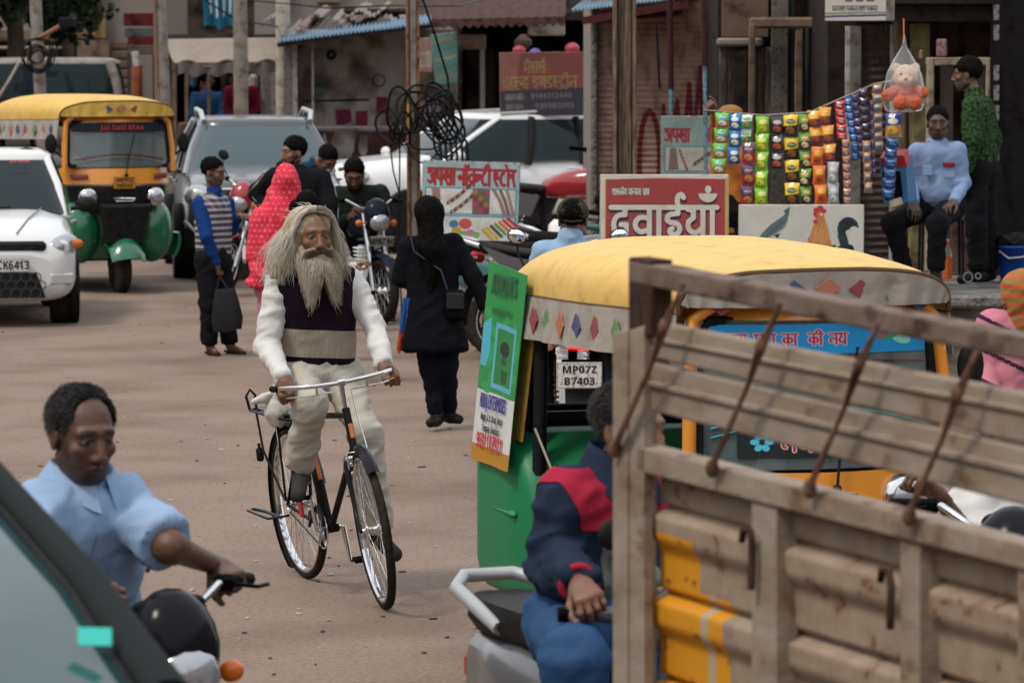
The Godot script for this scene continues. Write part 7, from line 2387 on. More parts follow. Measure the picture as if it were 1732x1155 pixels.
func near_car(blk: Material) -> void:     # the dark car whose windscreen fills the lower left corner
	var d := 6.6
	var p0 := W(-40, 775, d + .75); var p1 := W(150, 985, d + .1); var p2 := W(285, 1175, d - .35)
	var o := thing("car", "dark car cut by the lower left corner, windscreen with a turquoise sticker", "car", Vector3(p1.x - .7, 0, p1.z))
	var at := o.position
	var s := nst()
	tube(s, [p0 - at, p1 - at, p2 - at], [.032, .034, .04], 10, false, Vector2(1, .7))
	var paint := mat("dark_teal_paint", Color(.014, .018, .018), .8)
	part(o, "windscreen_pillar", s, paint)
	s = nst()
	tube(s, [p0 - at + Vector3(-.025, -.012, .01), p1 - at + Vector3(-.03, -.015, .01), p2 - at + Vector3(-.04, -.02, .01)], .014, 8)
	part(o, "rubber_seal", s, blk)
	var wide := Vector3(-.6, .0, 1.05)
	s = nst()
	sheet(s, func(u, v):
		var e := (p2.lerp(p1, v * 2.0) if v < .5 else p1.lerp(p0, v * 2.0 - 1.0)) - at
		return e + wide * (1.0 - u) + Vector3(-.03, -.012, .1 * sin(u * PI)), 16, 12, .004)
	var gl := glass("windscreen_glass", Color(.02, .06, .06), .78)
	gl.metallic_specular = .35
	part(o, "windscreen", s, gl)
	s = nst()
	sheet(s, func(u, v): return (p0 - at) + wide * (1.0 - u) + Vector3(-v * 1.1, .03 * sin(u * PI) + .03, -v * .6), 12, 6, .02)
	part(o, "roof", s, paint)
	s = nst()
	box(s, p2 - at + wide * .5 + Vector3(-.25, -.1, -.1), Vector3(.5, .12, 1.3), .04, Basis(UP, -.5))
	part(o, "dashboard", s, mat("dash_gray", Color(.06, .07, .075), .7))
	s = nst()
	for q in [[0, 0, .056, .036]]: box(s, Vector3.ZERO, Vector3(q[2], q[3], .003), .001)
	part(o, "sticker", s, mat("turquoise_sticker", Color(.03, .5, .42), .6), Transform3D(Basis.from_euler(Vector3(-.7, .2, -.06)), W(160, 1077, d - .22) - at))
	s = nst()
	for x in [-.9, -1.3]: box(s, p1 - at + Vector3(x, -.3, -.2 - x * .3 - .3), Vector3(.46, .62, .14), .06)
	part(o, "seat", s, mat("seat_gray", Color.BLACK))
	s = nst()
	rings(s, [oval(-2.6, 1.3, .7, .3), oval(-2.7, 1.4, .78, .55), oval(-2.6, 1.35, .76, .95), oval(-2.5, .9, .7, 1.15)])
	var hull := p2 - at + wide * .5 + Vector3(-.5, 0, -.3)
	hull.y = 0
	var bd := part(o, "body", s, paint, Transform3D(Basis(UP, deg_to_rad(60)), hull))
	for x in [-.66, .66]:
		for z in [.8, -1.9]: wheel(bd, Vector3(x, .3, z), .3, .18, blk, signf(x))

func moto(label: String, at: Vector3, turn: float, c: Dictionary, group := "motorcycles in the street") -> Node3D:   # front towards +z, wheelbase 1.28; lean tips it to its left
	var o := thing("motorcycle", label, "motorcycle", at, turn, group)
	o.basis = Basis(UP, deg_to_rad(turn)) * Basis(Vector3.BACK, deg_to_rad(c.get("lean", 0.0)))
	o.scale = Vector3.ONE * c.get("k", 1.0)
	var col: Material = c.paint
	var blk := mat("black_plastic", Color(.02, .02, .021), .6, 0, "dirt", 2.0)
	var chrome := mat("chrome", Color(.7, .7, .7), .15, 1.0)
	var alu := mat("engine_alloy", Color(.16, .16, .165), .5, .5, "dirt", 3.0)
	var rub := mat("tyre_rubber", Color.BLACK)
	var R := .3
	var st := Transform3D(Basis(Vector3(0, .9, -.4).normalized(), deg_to_rad(c.get("steer", 0.0))), Vector3.ZERO)
	st.origin = Vector3(0, .85, .42) - st.basis * Vector3(0, .85, .42)
	wheel_spoked(o, "front_wheel", R, .045, st * Transform3D(Basis(), Vector3(0, R, .64)), c.get("rim", alu), rub, 24, alu, .7)
	wheel_spoked(o, "rear_wheel", R, .052, Transform3D(Basis(), Vector3(0, R, -.64)), c.get("rim", alu), rub, 24, alu, .7)
	var s := nst()
	for x in [-.085, .085]: tube(s, [Vector3(x, R, .64), Vector3(x, .62, .53), Vector3(x, .98, .39)], [.026, .022, .019], 10)
	part(o, "fork", s, c.get("forkm", chrome), st)
	s = nst()
	sheet(s, func(u, v):
		var a := lerpf(-1.2, .9, u)
		return Vector3((v - .5) * .13, R + cos(a) * (R + .035 - .03 * pow(absf(v - .5) * 2, 2)), .64 - sin(a) * (R + .035 - .03 * pow(absf(v - .5) * 2, 2))), 14, 5, .004)
	part(o, "front_mudguard", s, c.get("guard", col), st)
	s = nst()
	sheet(s, func(u, v):
		var a := lerpf(-.5, 1.7, u)
		return Vector3((v - .5) * .16, R + cos(a) * (R + .06), -.64 - sin(a) * (R + .06)), 14, 4, .004)
	part(o, "rear_mudguard", s, blk)
	s = nst()      # tank
	var rr := []
	for i in 9:
		var t := i / 8.0
		var w := .135 * sin(lerpf(.35, 2.75, t)) + .02
		var ring := PackedVector3Array()
		for k in 16:
			var a := TAU * k / 16
			ring.append(Vector3(signf(cos(a)) * pow(absf(cos(a)), .7) * w, .82 + sin(a) * (.07 + .06 * sin(t * 2.4)) + .05 * t, lerpf(-.2, .36, t)))
		rr.append(ring)
	rings(s, rr)
	part(o, "tank", s, col)
	s = nst()      # seat
	rr = []
	for i in 9:
		var t := i / 8.0
		var ring := PackedVector3Array()
		for k in 12:
			var a := TAU * k / 12
			ring.append(Vector3(cos(a) * (.12 + .02 * sin(t * PI)), .8 + sin(a) * .045 + .06 * (1 - t) * (1 - t), lerpf(-.82, -.14, t)))
		rr.append(ring)
	rings(s, rr)
	part(o, "seat", s, mat("seat_vinyl", Color(.018, .017, .018), .55, 0, "dirt", 3.0))
	s = nst()
	box(s, Vector3(0, .42, .08), Vector3(.26, .26, .34), .05)
	box(s, Vector3(0, .6, .14), Vector3(.16, .18, .16), .02)
	for i in 5: box(s, Vector3(0, .53 + i * .034, .14), Vector3(.21, .012, .21), .003)
	ring_tube(s, Vector3(.13, .42, .05), Vector3.RIGHT, .07, .03, 16, 6)
	part(o, "engine", s, alu)
	s = nst()
	tube(s, [Vector3(0, .95, .38), Vector3(0, .6, .3), Vector3(0, .3, .25), Vector3(0, .28, -.15), Vector3(0, .75, -.25), Vector3(0, .9, .3)], .028, 8)
	for x in [-.11, .11]: tube(s, [Vector3(x, .34, -.05), Vector3(x, R, -.64)], .022, 6)
	part(o, "frame", s, blk)
	for x in [-.13, .13]:
		s = nst()
		tube(s, [Vector3(x, R + .03, -.62), Vector3(x * .95, .68, -.48)], .017, 8)
		for i in 8: ring_tube(s, Vector3(x, R + .08 + i * .03, -.6 + i * .011), Vector3(0, 1, .36), .03, .006, 12, 5)
		part(o, "shock_absorber", s, c.get("shock", chrome))
		s = nst()
		prism(s, PackedVector2Array([Vector2(-.5, .78), Vector2(-.78, .86), Vector2(-.5, .62), Vector2(-.24, .56), Vector2(-.16, .74)]), Transform3D(Basis(UP, -PI / 2), Vector3(x * 1.02, 0, 0)), .02, .006)
		part(o, "side_panel", s, c.get("panel", col))
		s = nst()
		tube(s, [Vector3(x * .5, .77, -.86), Vector3(x * 1.2, .76, -.87)], .009, 6)
		ball(s, Vector3(x * 1.35, .76, -.88), Vector3(.035, .028, .022), 10, 7)
		part(o, "indicator", s, mat("clear_amber", Color(.55, .3, .2), .2))
	s = nst()
	tube(s, [Vector3(.1, .5, .26), Vector3(.13, .3, .24), Vector3(.14, .25, -.1), Vector3(.15, .3, -.4), Vector3(.16, .36, -.85)], [.02, .02, .022, .045, .05], 10)
	part(o, "exhaust", s, c.get("pipe", chrome))
	# bars, lamp and clocks
	s = nst()
	for x in [-1.0, 1.0]: tube(s, [Vector3(0, 1.02, .38), Vector3(x * .1, 1.03, .38), Vector3(x * .22, 1.1, .33), Vector3(x * .36, 1.09, .22)], .0115, 8)
	var hb := part(o, "handlebar", s, c.get("bar", chrome), st)
	for x in [-1.0, 1.0]:
		s = nst()
		tube(s, [Vector3(x * .27, 1.1, .29), Vector3(x * .38, 1.088, .205)], .018, 8)
		box(s, Vector3(x * .25, 1.1, .31), Vector3(.05, .045, .05), .012)
		tube(s, [Vector3(x * .26, 1.1, .35), Vector3(x * .34, 1.085, .33), Vector3(x * .4, 1.08, .27)], .006, 5)
		part(hb, "grip", s, mat("black_rubber", Color(.012, .012, .012), .8))
		if not c.get("mirrors", true): continue
		s = nst()
		tube(s, [Vector3(x * .25, 1.12, .32), Vector3(x * .3, 1.22, .36), Vector3(x * .31, 1.3, .36)], .006, 6)
		var mi := part(o, "mirror", s, blk, st)
		s = nst()
		ball(s, Vector3(x * .31, 1.33, .355), Vector3(.06, .048, .018), 14, 8, Basis(Vector3.BACK, .35 * x))
		part(mi, "mirror_back", s, blk)
		s = nst()
		ball(s, Vector3(x * .31, 1.33, .34), Vector3(.053, .041, .012), 14, 8, Basis(Vector3.BACK, .35 * x))
		part(mi, "mirror_glass", s, mat("mirror_silver", Color(.85, .87, .9), .03, 1.0))
	s = nst()
	var lp := Vector3(0, .93, .54)
	if c.get("cowl", true):
		ball(s, lp + Vector3(0, .05, -.03), Vector3(.12, .15, .1), 16, 10, Basis(Vector3.RIGHT, -.3))
		part(o, "cowl", s, c.get("cowlm", col), st)
	s = nst()
	ball(s, lp + Vector3(0, -.02, .03), Vector3(.095, .085, .07) if c.get("cowl", true) else Vector3(.1, .1, .08), 16, 10)
	part(o, "headlight", s, mat("headlight_chrome", Color(.42, .43, .45), .16, .5), st)
	for x in [-1.0, 1.0]:
		s = nst()
		tube(s, [lp + Vector3(x * .05, -.03, -.05), lp + Vector3(x * .15, -.03, -.05)], .008, 6)
		ball(s, lp + Vector3(x * .17, -.03, -.045), Vector3(.036, .03, .028), 10, 7)
		part(o, "indicator", s, mat("amber_lens", Color(.65, .14, .01), .2), st)
	s = nst()
	ring_tube(s, Vector3(-.04, 1.07, .45), Vector3(0, .8, -.5), .045, .012, 16, 6)
	ring_tube(s, Vector3(.06, 1.07, .45), Vector3(0, .8, -.5), .045, .012, 16, 6)
	part(o, "clocks", s, blk, st)
	s = nst()
	box(s, Vector3(0, .78, -.9), Vector3(.16, .08, .07), .025)
	part(o, "tail_lamp", s, c.get("tail", mat("red_plastic", Color(.45, .015, .03), .3)))
	s = nst()
	tube(s, [Vector3(-.09, .83, -.6), Vector3(-.1, .87, -.85), Vector3(0, .88, -.93), Vector3(.1, .87, -.85), Vector3(.09, .83, -.6)], .012, 6)
	part(o, "grab_rail", s, c.get("rail", alu))
	if c.has("front_plate"): plate(o, c.front_plate, st * Vector3(0, .74, .62), .24, .09, Color(.35, .36, .35), st.basis * Basis(Vector3.RIGHT, .25))
	if c.has("rear_plate"): plate(o, c.rear_plate, Vector3(0, .6, -.98), .26, .15, Color(.75, .76, .74), Basis(UP, PI), .56)
	return o

func scooter(label: String, at: Vector3, turn: float, paint: Material, c := {}) -> Node3D:
	var o := thing("scooter", label, "scooter", at, turn, "scooters in the street")
	o.basis = Basis(UP, deg_to_rad(turn)) * Basis(Vector3.BACK, deg_to_rad(c.get("lean", 0.0)))
	o.scale = Vector3.ONE * c.get("k", 1.0)
	var blk := mat("black_plastic", Color(.02, .02, .021), .6, 0, "dirt", 2.0)
	for z in [.6, -.6]: wheel(o, Vector3(0, .23, z), .23, .1, blk, 1.0)
	var s := nst()
	var rr := []
	for q in [[-.95, .05, .62, .74], [-.85, .14, .5, .79], [-.5, .19, .36, .8], [-.15, .16, .38, .76], [-.05, .1, .4, .7]]:
		var ring := PackedVector3Array()
		for k in 18:
			var a := TAU * (k + .5) / 18
			ring.append(Vector3(signf(cos(a)) * pow(absf(cos(a)), .6) * q[1], (q[2] + q[3]) * .5 + signf(sin(a)) * pow(absf(sin(a)), .6) * (q[3] - q[2]) * .5, q[0]))
		rr.append(ring)
	rings(s, rr)
	part(o, "rear_body", s, paint)
	s = nst()
	rings(s, [oval(-.95, -.02, .12, .78, .6), oval(-.97, 0, .15, .82, .6), oval(-.95, -.02, .13, .88, .6)])
	part(o, "seat", s, mat("seat_vinyl", Color(.018, .017, .018), .55))
	s = nst()
	sheet(s, func(u, v): return Vector3((u - .5) * (.42 - .12 * v), .26 + v * .62, .32 + .16 * v - .22 * pow(absf(u - .5) * 2, 2) * .5 + .05), 10, 8, .03)
	part(o, "leg_shield", s, paint)
	s = nst()
	box(s, Vector3(0, .26, .1), Vector3(.34, .05, .55), .02)
	part(o, "footboard", s, blk)
	s = nst()
	sheet(s, func(u, v):
		var a := lerpf(-1.1, 1.0, u)
		return Vector3((v - .5) * .17, .23 + cos(a) * (.29 - .05 * pow(absf(v - .5) * 2, 2)), .6 - sin(a) * (.29 - .05 * pow(absf(v - .5) * 2, 2))), 12, 5, .006)
	part(o, "front_mudguard", s, paint)
	s = nst()
	ball(s, Vector3(0, .98, .44), Vector3(.19, .11, .12), 16, 10)
	for x in [-1.0, 1.0]: tube(s, [Vector3(x * .1, 1.0, .42), Vector3(x * .34, 1.0, .34)], [.035, .018], 8)
	tube(s, [Vector3(0, .95, .43), Vector3(0, .25, .58)], .03, 8)
	part(o, "handlebar_cowl", s, paint)
	for x in [-1.0, 1.0]:
		s = nst()
		tube(s, [Vector3(x * .27, 1.0, .36), Vector3(x * .38, 1.0, .325)], .02, 8)
		part(o, "grip", s, mat("black_rubber", Color(.012, .012, .012), .8))
		s = nst()
		tube(s, [Vector3(x * .2, 1.02, .42), Vector3(x * .25, 1.18, .43)], .006, 6)
		ball(s, Vector3(x * .26, 1.22, .43), Vector3(.055, .045, .018), 12, 8)
		part(o, "mirror", s, blk)
	s = nst()
	ball(s, Vector3(0, .97, .53), Vector3(.09, .065, .05), 14, 8)
	part(o, "headlight", s, mat("headlight_chrome", Color(.42, .43, .45), .16, .5))
	s = nst()
	tube(s, [Vector3(-.14, .82, -.6), Vector3(-.15, .9, -.9), Vector3(-.08, .92, -1.0), Vector3(.08, .92, -1.0), Vector3(.15, .9, -.9), Vector3(.14, .82, -.6)], .022, 8)
	part(o, "grab_rail", s, c.get("rail", mat("silver_rail", Color(.5, .5, .5), .35, .5)))
	s = nst()
	box(s, Vector3(0, .66, -.95), Vector3(.2, .1, .06), .025)
	part(o, "tail_lamp", s, mat("red_plastic", Color(.45, .015, .03), .3))
	return o

func bikes() -> void:
	var blk := mat("bicycle_black", Color(.012, .012, .014), .25, 0, "paint")
	var red := mat("red_paint", Color(.32, .012, .02), .3, 0, "paint")
	var grey := mat("gunmetal_paint", Color(.1, .1, .105), .35, .3, "paint")
	var alu := mat("engine_alloy", Color.WHITE)
	# under the man with the phone
	var p := G(647, 548)
	moto("dark motorcycle with a blue-marked cowl under the man looking at his phone", p + Vector3(-.15, 0, -.6), 16, {"paint": mat("blue_black_paint", Color(.012, .016, .028), .25, 0, "paint"), "steer": 12.0, "lean": 4.0, "rim": mat("dusty_rim", Color(.22, .15, .11), .8), "front_plate": ["MP07 NC"], "mirrors": false, "k": .98})
	# the red one beyond the left group
	p = G(425, 500)
	moto("red and black motorcycle half hidden behind the pink scarf", p + Vector3(.05, 0, -.5), -28, {"paint": red, "steer": 10.0, "lean": -5.0, "front_plate": ["MP 07"], "k": 1.0})
	# parked cluster behind the medicine board
	p = W(945, 300, 39.0); p.y = 0
	moto("red sports motorcycle parked in front of the white car", p, 55, {"paint": red, "steer": 12.0, "lean": -7.0, "panel": grey, "k": 1.22})
	p = W(962, 300, 31.8); p.y = 0
	scooter("grey-brown scooter parked between the bangle board and the medicine board", p + Vector3(.1, 0, 0), 40, mat("taupe_paint", Color(.15, .13, .115), .4, .1, "paint"), {"lean": -6.0})
	p = W(965, 330, 29.4); p.y = 0
	moto("grey motorcycle with a black seat parked behind the capped man", p, 58, {"paint": grey, "lean": -8.0, "steer": 10.0, "panel": grey, "k": 1.02, "mirrors": false})
	p = W(915, 400, 30.6); p.y = 0
	scooter("teal scooter with a dark seat parked just right of the bangle board", p + Vector3(.12, 0, .3), 62, mat("teal_paint", Color(.04, .14, .125), .4, 0, "paint"), {"lean": -6.0})
	# the one seen through the open rickshaw, from behind
	p = G(968, 800)
	moto("black motorcycle with a lit red tail lamp, seen from behind through the open rickshaw", p + Vector3(0, 0, -.62), 182, {"paint": blk, "rear_plate": ["MP07Z", "B7403"], "tail": tail_glow(), "shock": mat("brass_spring", Color(.35, .26, .14), .4, .6), "k": .98})
	# foreground left, ridden by the man in the pale blue shirt
	p = W(318, 1112, 9.4); p.y = 0
	moto("black motorcycle with a chrome headlamp under the man in the pale blue shirt", p + Vector3(-.302, 0, -.483), 32, {"paint": blk, "cowlm": mat("black_gloss", Color(.01, .01, .012), .22, 0, "paint"), "steer": 0.0, "mirrors": false, "k": .97})
	p = W(1700, 1100, 11.5); p.y = 0
	moto("dark motorcycle behind the truck slats, under the rider in the white shirt", p + Vector3(.05, 0, .1), -12, {"paint": blk, "mirrors": false})
	# foreground right, under the rider in the jacket
	p = W(1072, 1100, 10.3); p.y = 0
	scooter("grey scooter with a silver grab rail under the navy jacket rider", p, 24, mat("scooter_grey", Color(.1, .1, .105), .4, .2, "paint"), {"rail": mat("pale_rail", Color(.36, .37, .37), .45, .2), "k": .97})

func tail_glow() -> StandardMaterial3D:
	var m := mat("lit_tail_lamp", Color(.5, .01, .01), .3)
	m.emission_enabled = true
	m.emission = Color(1, .04, .03)
	m.emission_energy_multiplier = 1.6
	return m

# ---- auto rickshaws: front towards +z, 2.6 m long ------------------------------------
func bow(y0: float, y1: float, w0: float, w1: float, z0: float, z1: float, dep: float, thick := .02, span := 70.0) -> SurfaceTool:   # a sheet bowed round the nose, from height y0 to y1
	var s := nst()
	sheet(s, func(u, v):
		var a := deg_to_rad(lerpf(-span, span, u))
		return Vector3(lerpf(w0, w1, v) * sin(a) / sin(deg_to_rad(span)), lerpf(y0, y1, v), lerpf(z0, z1, v) + dep * (cos(a) - 1.0)), 24, 8, thick)
	return s

func diamonds(o: Node, n: int, at: Callable, size: Vector2, cols: Array) -> void:    # coloured lozenges sewn on a fringe; at(i) -> transform
	for i in n:
		var s := nst()
		prism(s, PackedVector2Array([Vector2(0, size.y), Vector2(size.x, 0), Vector2(0, -size.y), Vector2(-size.x, 0)]), Transform3D(), .006)
		part(o, "diamond", s, cols[i % cols.size()], at.call(i))

func rickshaw(label: String, at: Vector3, turn: float, k: float, c: Dictionary) -> Node3D:
	var o := thing("auto_rickshaw", label, "auto rickshaw", at, turn, "yellow and green auto rickshaws")
	o.scale = Vector3.ONE * k
	var green: Material = c.green
	var yellow: Material = c.hood
	var orange := mat("orange_paint", Color(.72, .27, .025), .35, 0, "paint")
	var blk := mat("black_plastic", Color(.02, .02, .021), .6, 0, "dirt", 2.0)
	var soot := mat("dark_vinyl", Color(.012, .012, .013), .7)
	var lo: float = c.get("low", 0.0)
	var dc := [mat("lozenge_maroon", Color(.28, .05, .07), .7), mat("lozenge_green", Color(.12, .24, .1), .7), mat("lozenge_navy", Color(.06, .075, .16), .7), mat("lozenge_coral", Color(.42, .15, .09), .7)]
	# nose
	part(o, "lower_cowl", bow(.3, .95, .46, .5, .86, 1.06, .42), green)
	for x in [-1.0, 1.0]:
		var s := nst()
		ball(s, Vector3(x * .34, .55, .82), Vector3(.2, .29, .2), 18, 12)
		part(o, "leg_shield", s, green)
	part(o, "front_band", bow(.97, 1.11, .52, .5, 1.08, 1.06, .42), orange)
	var s := nst()
	sheet(s, func(u, v): return Vector3((u - .5) * 1.02, .955 + .012 * v, 1.085 - .42 * (1 - cos((u - .5) * 2.44))), 20, 1, .02)
	part(o, "white_trim", s, mat("white_pipe", Color.WHITE))
	s = bow(.7, .945, .4, .46, 1.06, 1.085, .42, .03, 62.0)
	prism(s, PackedVector2Array([Vector2(-.24, .8), Vector2(.24, .8), Vector2(.17, .44), Vector2(-.17, .44)]), Transform3D(Basis(Vector3.RIGHT, .1), Vector3(0, .0, 1.04)), .08, .02)
	var nose := part(o, "nose_panel", s, blk)
	s = nst()
	tube(s, [Vector3(-.1, .845, 1.095), Vector3(-.08, .82, 1.1), Vector3(.08, .82, 1.1), Vector3(.1, .845, 1.095)], .008, 6, true)
	part(nose, "nose_emblem", s, mat("chrome", Color(.7, .7, .7), .15, 1.0))
	for i in 3:
		s = nst()
		box(s, Vector3(0, .6 + i * .045, 1.13 - .006 * i), Vector3(.22, .014, .02), .004)
		part(nose, "vent", s, soot)
	for x in [-1.0, 1.0]:
		s = nst()
		lathe(s, [[.085, -.05], [.088, .0], [.075, .022], [.06, .03]], aim(Vector3(x * .31, .855, 1.03), Vector3(x * .12, .05, 1)), 22)
		var hl := part(o, "headlight", s, mat("chrome", Color(.7, .7, .7), .15, 1.0))
		s = nst()
		ball(s, Vector3(x * .316, .857, 1.055), Vector3(.06, .06, .03), 18, 10)
		part(hl, "lens", s, mat("headlight_chrome", Color(.55, .56, .58), .18, .7))
		s = nst()
		box(s, Vector3(x * .38, 1.04, .98), Vector3(.16, .05, .03), .012, Basis(UP, x * .5))
		part(o, "indicator", s, mat("indicator_brown", Color(.2, .06, .03), .3))
	plate(o, c.plate, Vector3(.0, .985, 1.105), .2, .11, Color(.62, .3, .02))
	s = nst()
	sheet(s, func(u, v):
		var a := lerpf(-1.25, 1.2, u)
		return Vector3((v - .5) * .3, .22 + cos(a) * (.3 - .1 * pow(absf(v - .5) * 2, 2)), .98 - sin(a) * (.3 - .06 * pow(absf(v - .5) * 2, 2))), 16, 8, .012)
	part(o, "front_mudguard", s, green)
	wheel(o, Vector3(0, .2, .96), .205, .1, mat("wheel_cap", Color(.25, .25, .26), .4, .6), 1.0, "front_wheel")
	for x in [-.56, .56]: wheel(o, Vector3(x, .2, -.78), .205, .11, mat("wheel_cap", Color.WHITE), signf(x), "rear_wheel")
	# windscreen and its frame
	for x in [-1.0, 1.0]:
		s = nst()
		tube(s, [Vector3(x * .505, 1.08 + lo, .95), Vector3(x * .5, 1.3, .94), Vector3(x * .475, 1.52, .9), Vector3(x * .4, 1.58, .93)], .032, 8, false, Vector2(1.2, .8))
		part(o, "windscreen_pillar", s, orange)
		s = nst()
		ball(s, Vector3(x * .62, 1.33, .92), Vector3(.055, .09, .03), 12, 8)
		tube(s, [Vector3(x * .51, 1.2, .93), Vector3(x * .6, 1.28, .92)], .01, 6)
		part(o, "mirror", s, blk)
	part(o, "header", bow(1.52, 1.6, .49, .46, 1.0, .97, .3), orange)
	s = nst()
	var fr := []
	for q in [[-.45, 1.13 + lo], [-.47, 1.17 + lo], [-.455, 1.46], [-.42, 1.515], [.42, 1.515], [.455, 1.46], [.47, 1.17 + lo], [.45, 1.13 + lo]]: fr.append(Vector3(q[0], q[1], 1.035 - .1 * q[0] * q[0] * 4.0 - (q[1] - 1.1) * .12))
	tube(s, fr, .02, 8, true)
	part(o, "windscreen_rubber", s, soot)
	s = nst()
	sheet(s, func(u, v): return Vector3((u - .5) * .92, lerpf(1.12 + lo, 1.52, v), 1.033 - .4 * pow((u - .5) * .92, 2) - v * .05), 14, 6, .004)
	var gl := glass("rickshaw_glass", Color(.14, .19, .19), .5)
	var ws := part(o, "windscreen", s, gl)
	var scr := func(u: float, v: float, off: float) -> Vector3: return Vector3((u - .5) * .92, lerpf(1.12 + lo, 1.52, v), 1.036 + off - .4 * pow((u - .5) * .92, 2) - v * .05)
	c.stickers.call(ws, scr)
	s = nst()
	tube(s, [Vector3(.02, 1.05 + lo, 1.1), Vector3(.04, 1.16 + lo, 1.07), Vector3(.12, 1.42, 1.04)], .006, 5)
	ball(s, Vector3(.02, 1.05 + lo, 1.1), Vector3.ONE * .02, 8, 6)
	part(o, "wiper", s, blk)
	for ch in o.get_children():      # how low the nose hangs
		if (str(ch.name).split("_")[0] in ["lower", "leg", "front_band", "front_mudguard", "white", "nose", "headlight", "indicator", "number"] or str(ch.name) in ["front_band", "front_mudguard"]): ch.position.y += lo
	# hood
	var hoodf := func(u: float, v: float) -> Vector3:
		var a := PI * u
		var hw := lerpf(.53, .62, smoothstep(0, .5, v))
		var yt := 1.7 + .05 * pow(clampf(v * 3.0, 0, 1), .5) - .18 * pow(smoothstep(.72, 1.0, v), 2)
		var ys := lerpf(1.54, 1.5, v)
		var cx := cos(a); var sy := sin(a)
		var p := Vector3(-signf(cx) * pow(absf(cx), .62) * hw, ys + pow(sy, .62) * (yt - ys), lerpf(1.02 - .1 * cx * cx, -1.24, v))
		var w := fold.get_noise_2d(u * 90.0, v * 60.0 + u * 70.0) * .007 + nz.get_noise_2d(u * 40.0, v * 70.0) * .016
		return p + Vector3(0, w * sy, 0) + Vector3(-signf(cx) * w * absf(cx), 0, 0) - Vector3(0, .007 * pow(1.0 - absf(sin(v * PI * 2.5)), 3) * sy, 0)
	s = nst()
	sheet(s, hoodf, 40, 40, .01)
	var hd := part(o, "hood", s, yellow)
	for q in [[.0, "front_piping"], [1.0, "rear_piping"]]:
		s = nst()
		tube(s, range(25).map(func(i): return hoodf.call(i / 24.0, q[0])), .012, 6)
		part(hd, q[1], s, mat("brown_piping", Color(.1, .06, .03), .7))
	for x in [0.0, 1.0]:
		s = nst()
		tube(s, range(25).map(func(i): return hoodf.call(x, i / 24.0)), .01, 6)
		part(hd, "side_piping", s, mat("brown_piping", Color.BLACK))
	var vinyl: Material = c.fringe
	s = nst()
	sheet(s, func(u, v):
		var p: Vector3 = hoodf.call(lerpf(.04, .96, u), 0.0)
		return Vector3(p.x * lerpf(.97, 1.0, v), lerpf(1.57, p.y - .004, v), p.z + .02 + .012 * sin(u * 60.0) * (1 - v)), 40, 4, .006)
	var ff := part(o, "front_fringe", s, yellow if c.get("yellow_front", true) else vinyl)
	diamonds(ff, 7, func(i): return Transform3D(Basis(UP, (i - 3) * .1), Vector3((i - 3) * .13, 1.64 - .007 * absf(i - 3) * absf(i - 3), 1.048 - .1 * pow((i - 3) / 3.6, 2))), Vector2(.05, .036), dc)
	for x in [-1.0, 1.0]:
		s = nst()
		sheet(s, func(u, v):
			var p: Vector3 = hoodf.call(0.0 if x < 0 else 1.0, u * .76)
			return p + Vector3(x * (.006 + .012 * sin(u * 34.0) * (1 - v) + .02 * (1 - v)), -.17 * (1 - v), 0), 40, 5, .005)
		var sf := part(o, "side_fringe", s, vinyl)
		diamonds(sf, 8, func(i):
			var p: Vector3 = hoodf.call(0.0 if x < 0 else 1.0, .08 + i * .088)
			return Transform3D(Basis(UP, x * PI * .5 - x * .06), p + Vector3(x * .026, -.09, 0)), Vector2(.045, .055), [dc[2], dc[3], dc[1], dc[0]])
		# side structure
		s = nst()
		tube(s, [Vector3(x * .62, .5, -.62), Vector3(x * .595, 1.52, -.66)], .03, 8)
		part(o, "door_post", s, soot)
		s = nst()
		tube(s, [Vector3(x * .55, .4, .25), Vector3(x * .58, 1.52, .2)], .022, 8)
		part(o, "front_post", s, soot)
		s = nst()
		sheet(s, func(u, v): return Vector3(x * (.6 + .05 * sin(v * 2.2)), lerpf(.3, .52, v), lerpf(.75, -.55, u)), 4, 5, .03)
		part(o, "sill", s, green)
		# rear quarter
		s = nst()
		sheet(s, func(u, v): return Vector3(x * lerpf(.68, .612, v), lerpf(.92, 1.5, v), lerpf(-1.22, -.68, u if x < 0 else 1.0 - u)), 8, 6, .012)
		part(o, "quarter_panel", s, c.side)
	s = nst()
	var rr := []
	for q in [[-1.38, .6, .34, .86], [-1.34, .68, .26, .92], [-1.15, .72, .24, .96], [-.75, .71, .24, .95], [-.6, .67, .25, .8], [-.55, .63, .28, .6]]:
		var ring := PackedVector3Array()
		for e in 24:
			var a := TAU * (e + .5) / 24
			ring.append(Vector3(signf(cos(a)) * pow(absf(cos(a)), .2) * q[1], (q[2] + q[3]) * .5 + signf(sin(a)) * pow(absf(sin(a)), .2) * (q[3] - q[2]) * .5, q[0]))
		rr.append(ring)
	rings(s, rr)
	part(o, "rear_body", s, green)
	for x in [-1.0, 1.0]:
		for q in [[.62, .03]]:
			s = nst()
			box(s, Vector3(x * .7, q[0], -.9), Vector3(.03, q[1], .44), .012)
			part(o, "body_rib", s, green)
	s = nst()
	box(s, Vector3(0, .97, -1.22), Vector3(1.2, .1, .03), .008)
	box(s, Vector3(0, 1.5, -1.2), Vector3(1.16, .12, .03), .008)
	part(o, "rear_frame", s, soot)
	for x in [-1.0, 1.0]:
		s = nst()
		box(s, Vector3(x * .59, 1.22, -.96), Vector3(.02, .6, .52), .004)
		part(o, "quarter_lining", s, soot)
	# inside
	s = nst()
	box(s, Vector3(0, .3, -.1), Vector3(1.12, .05, 1.7), .01)
	part(o, "floor", s, blk)
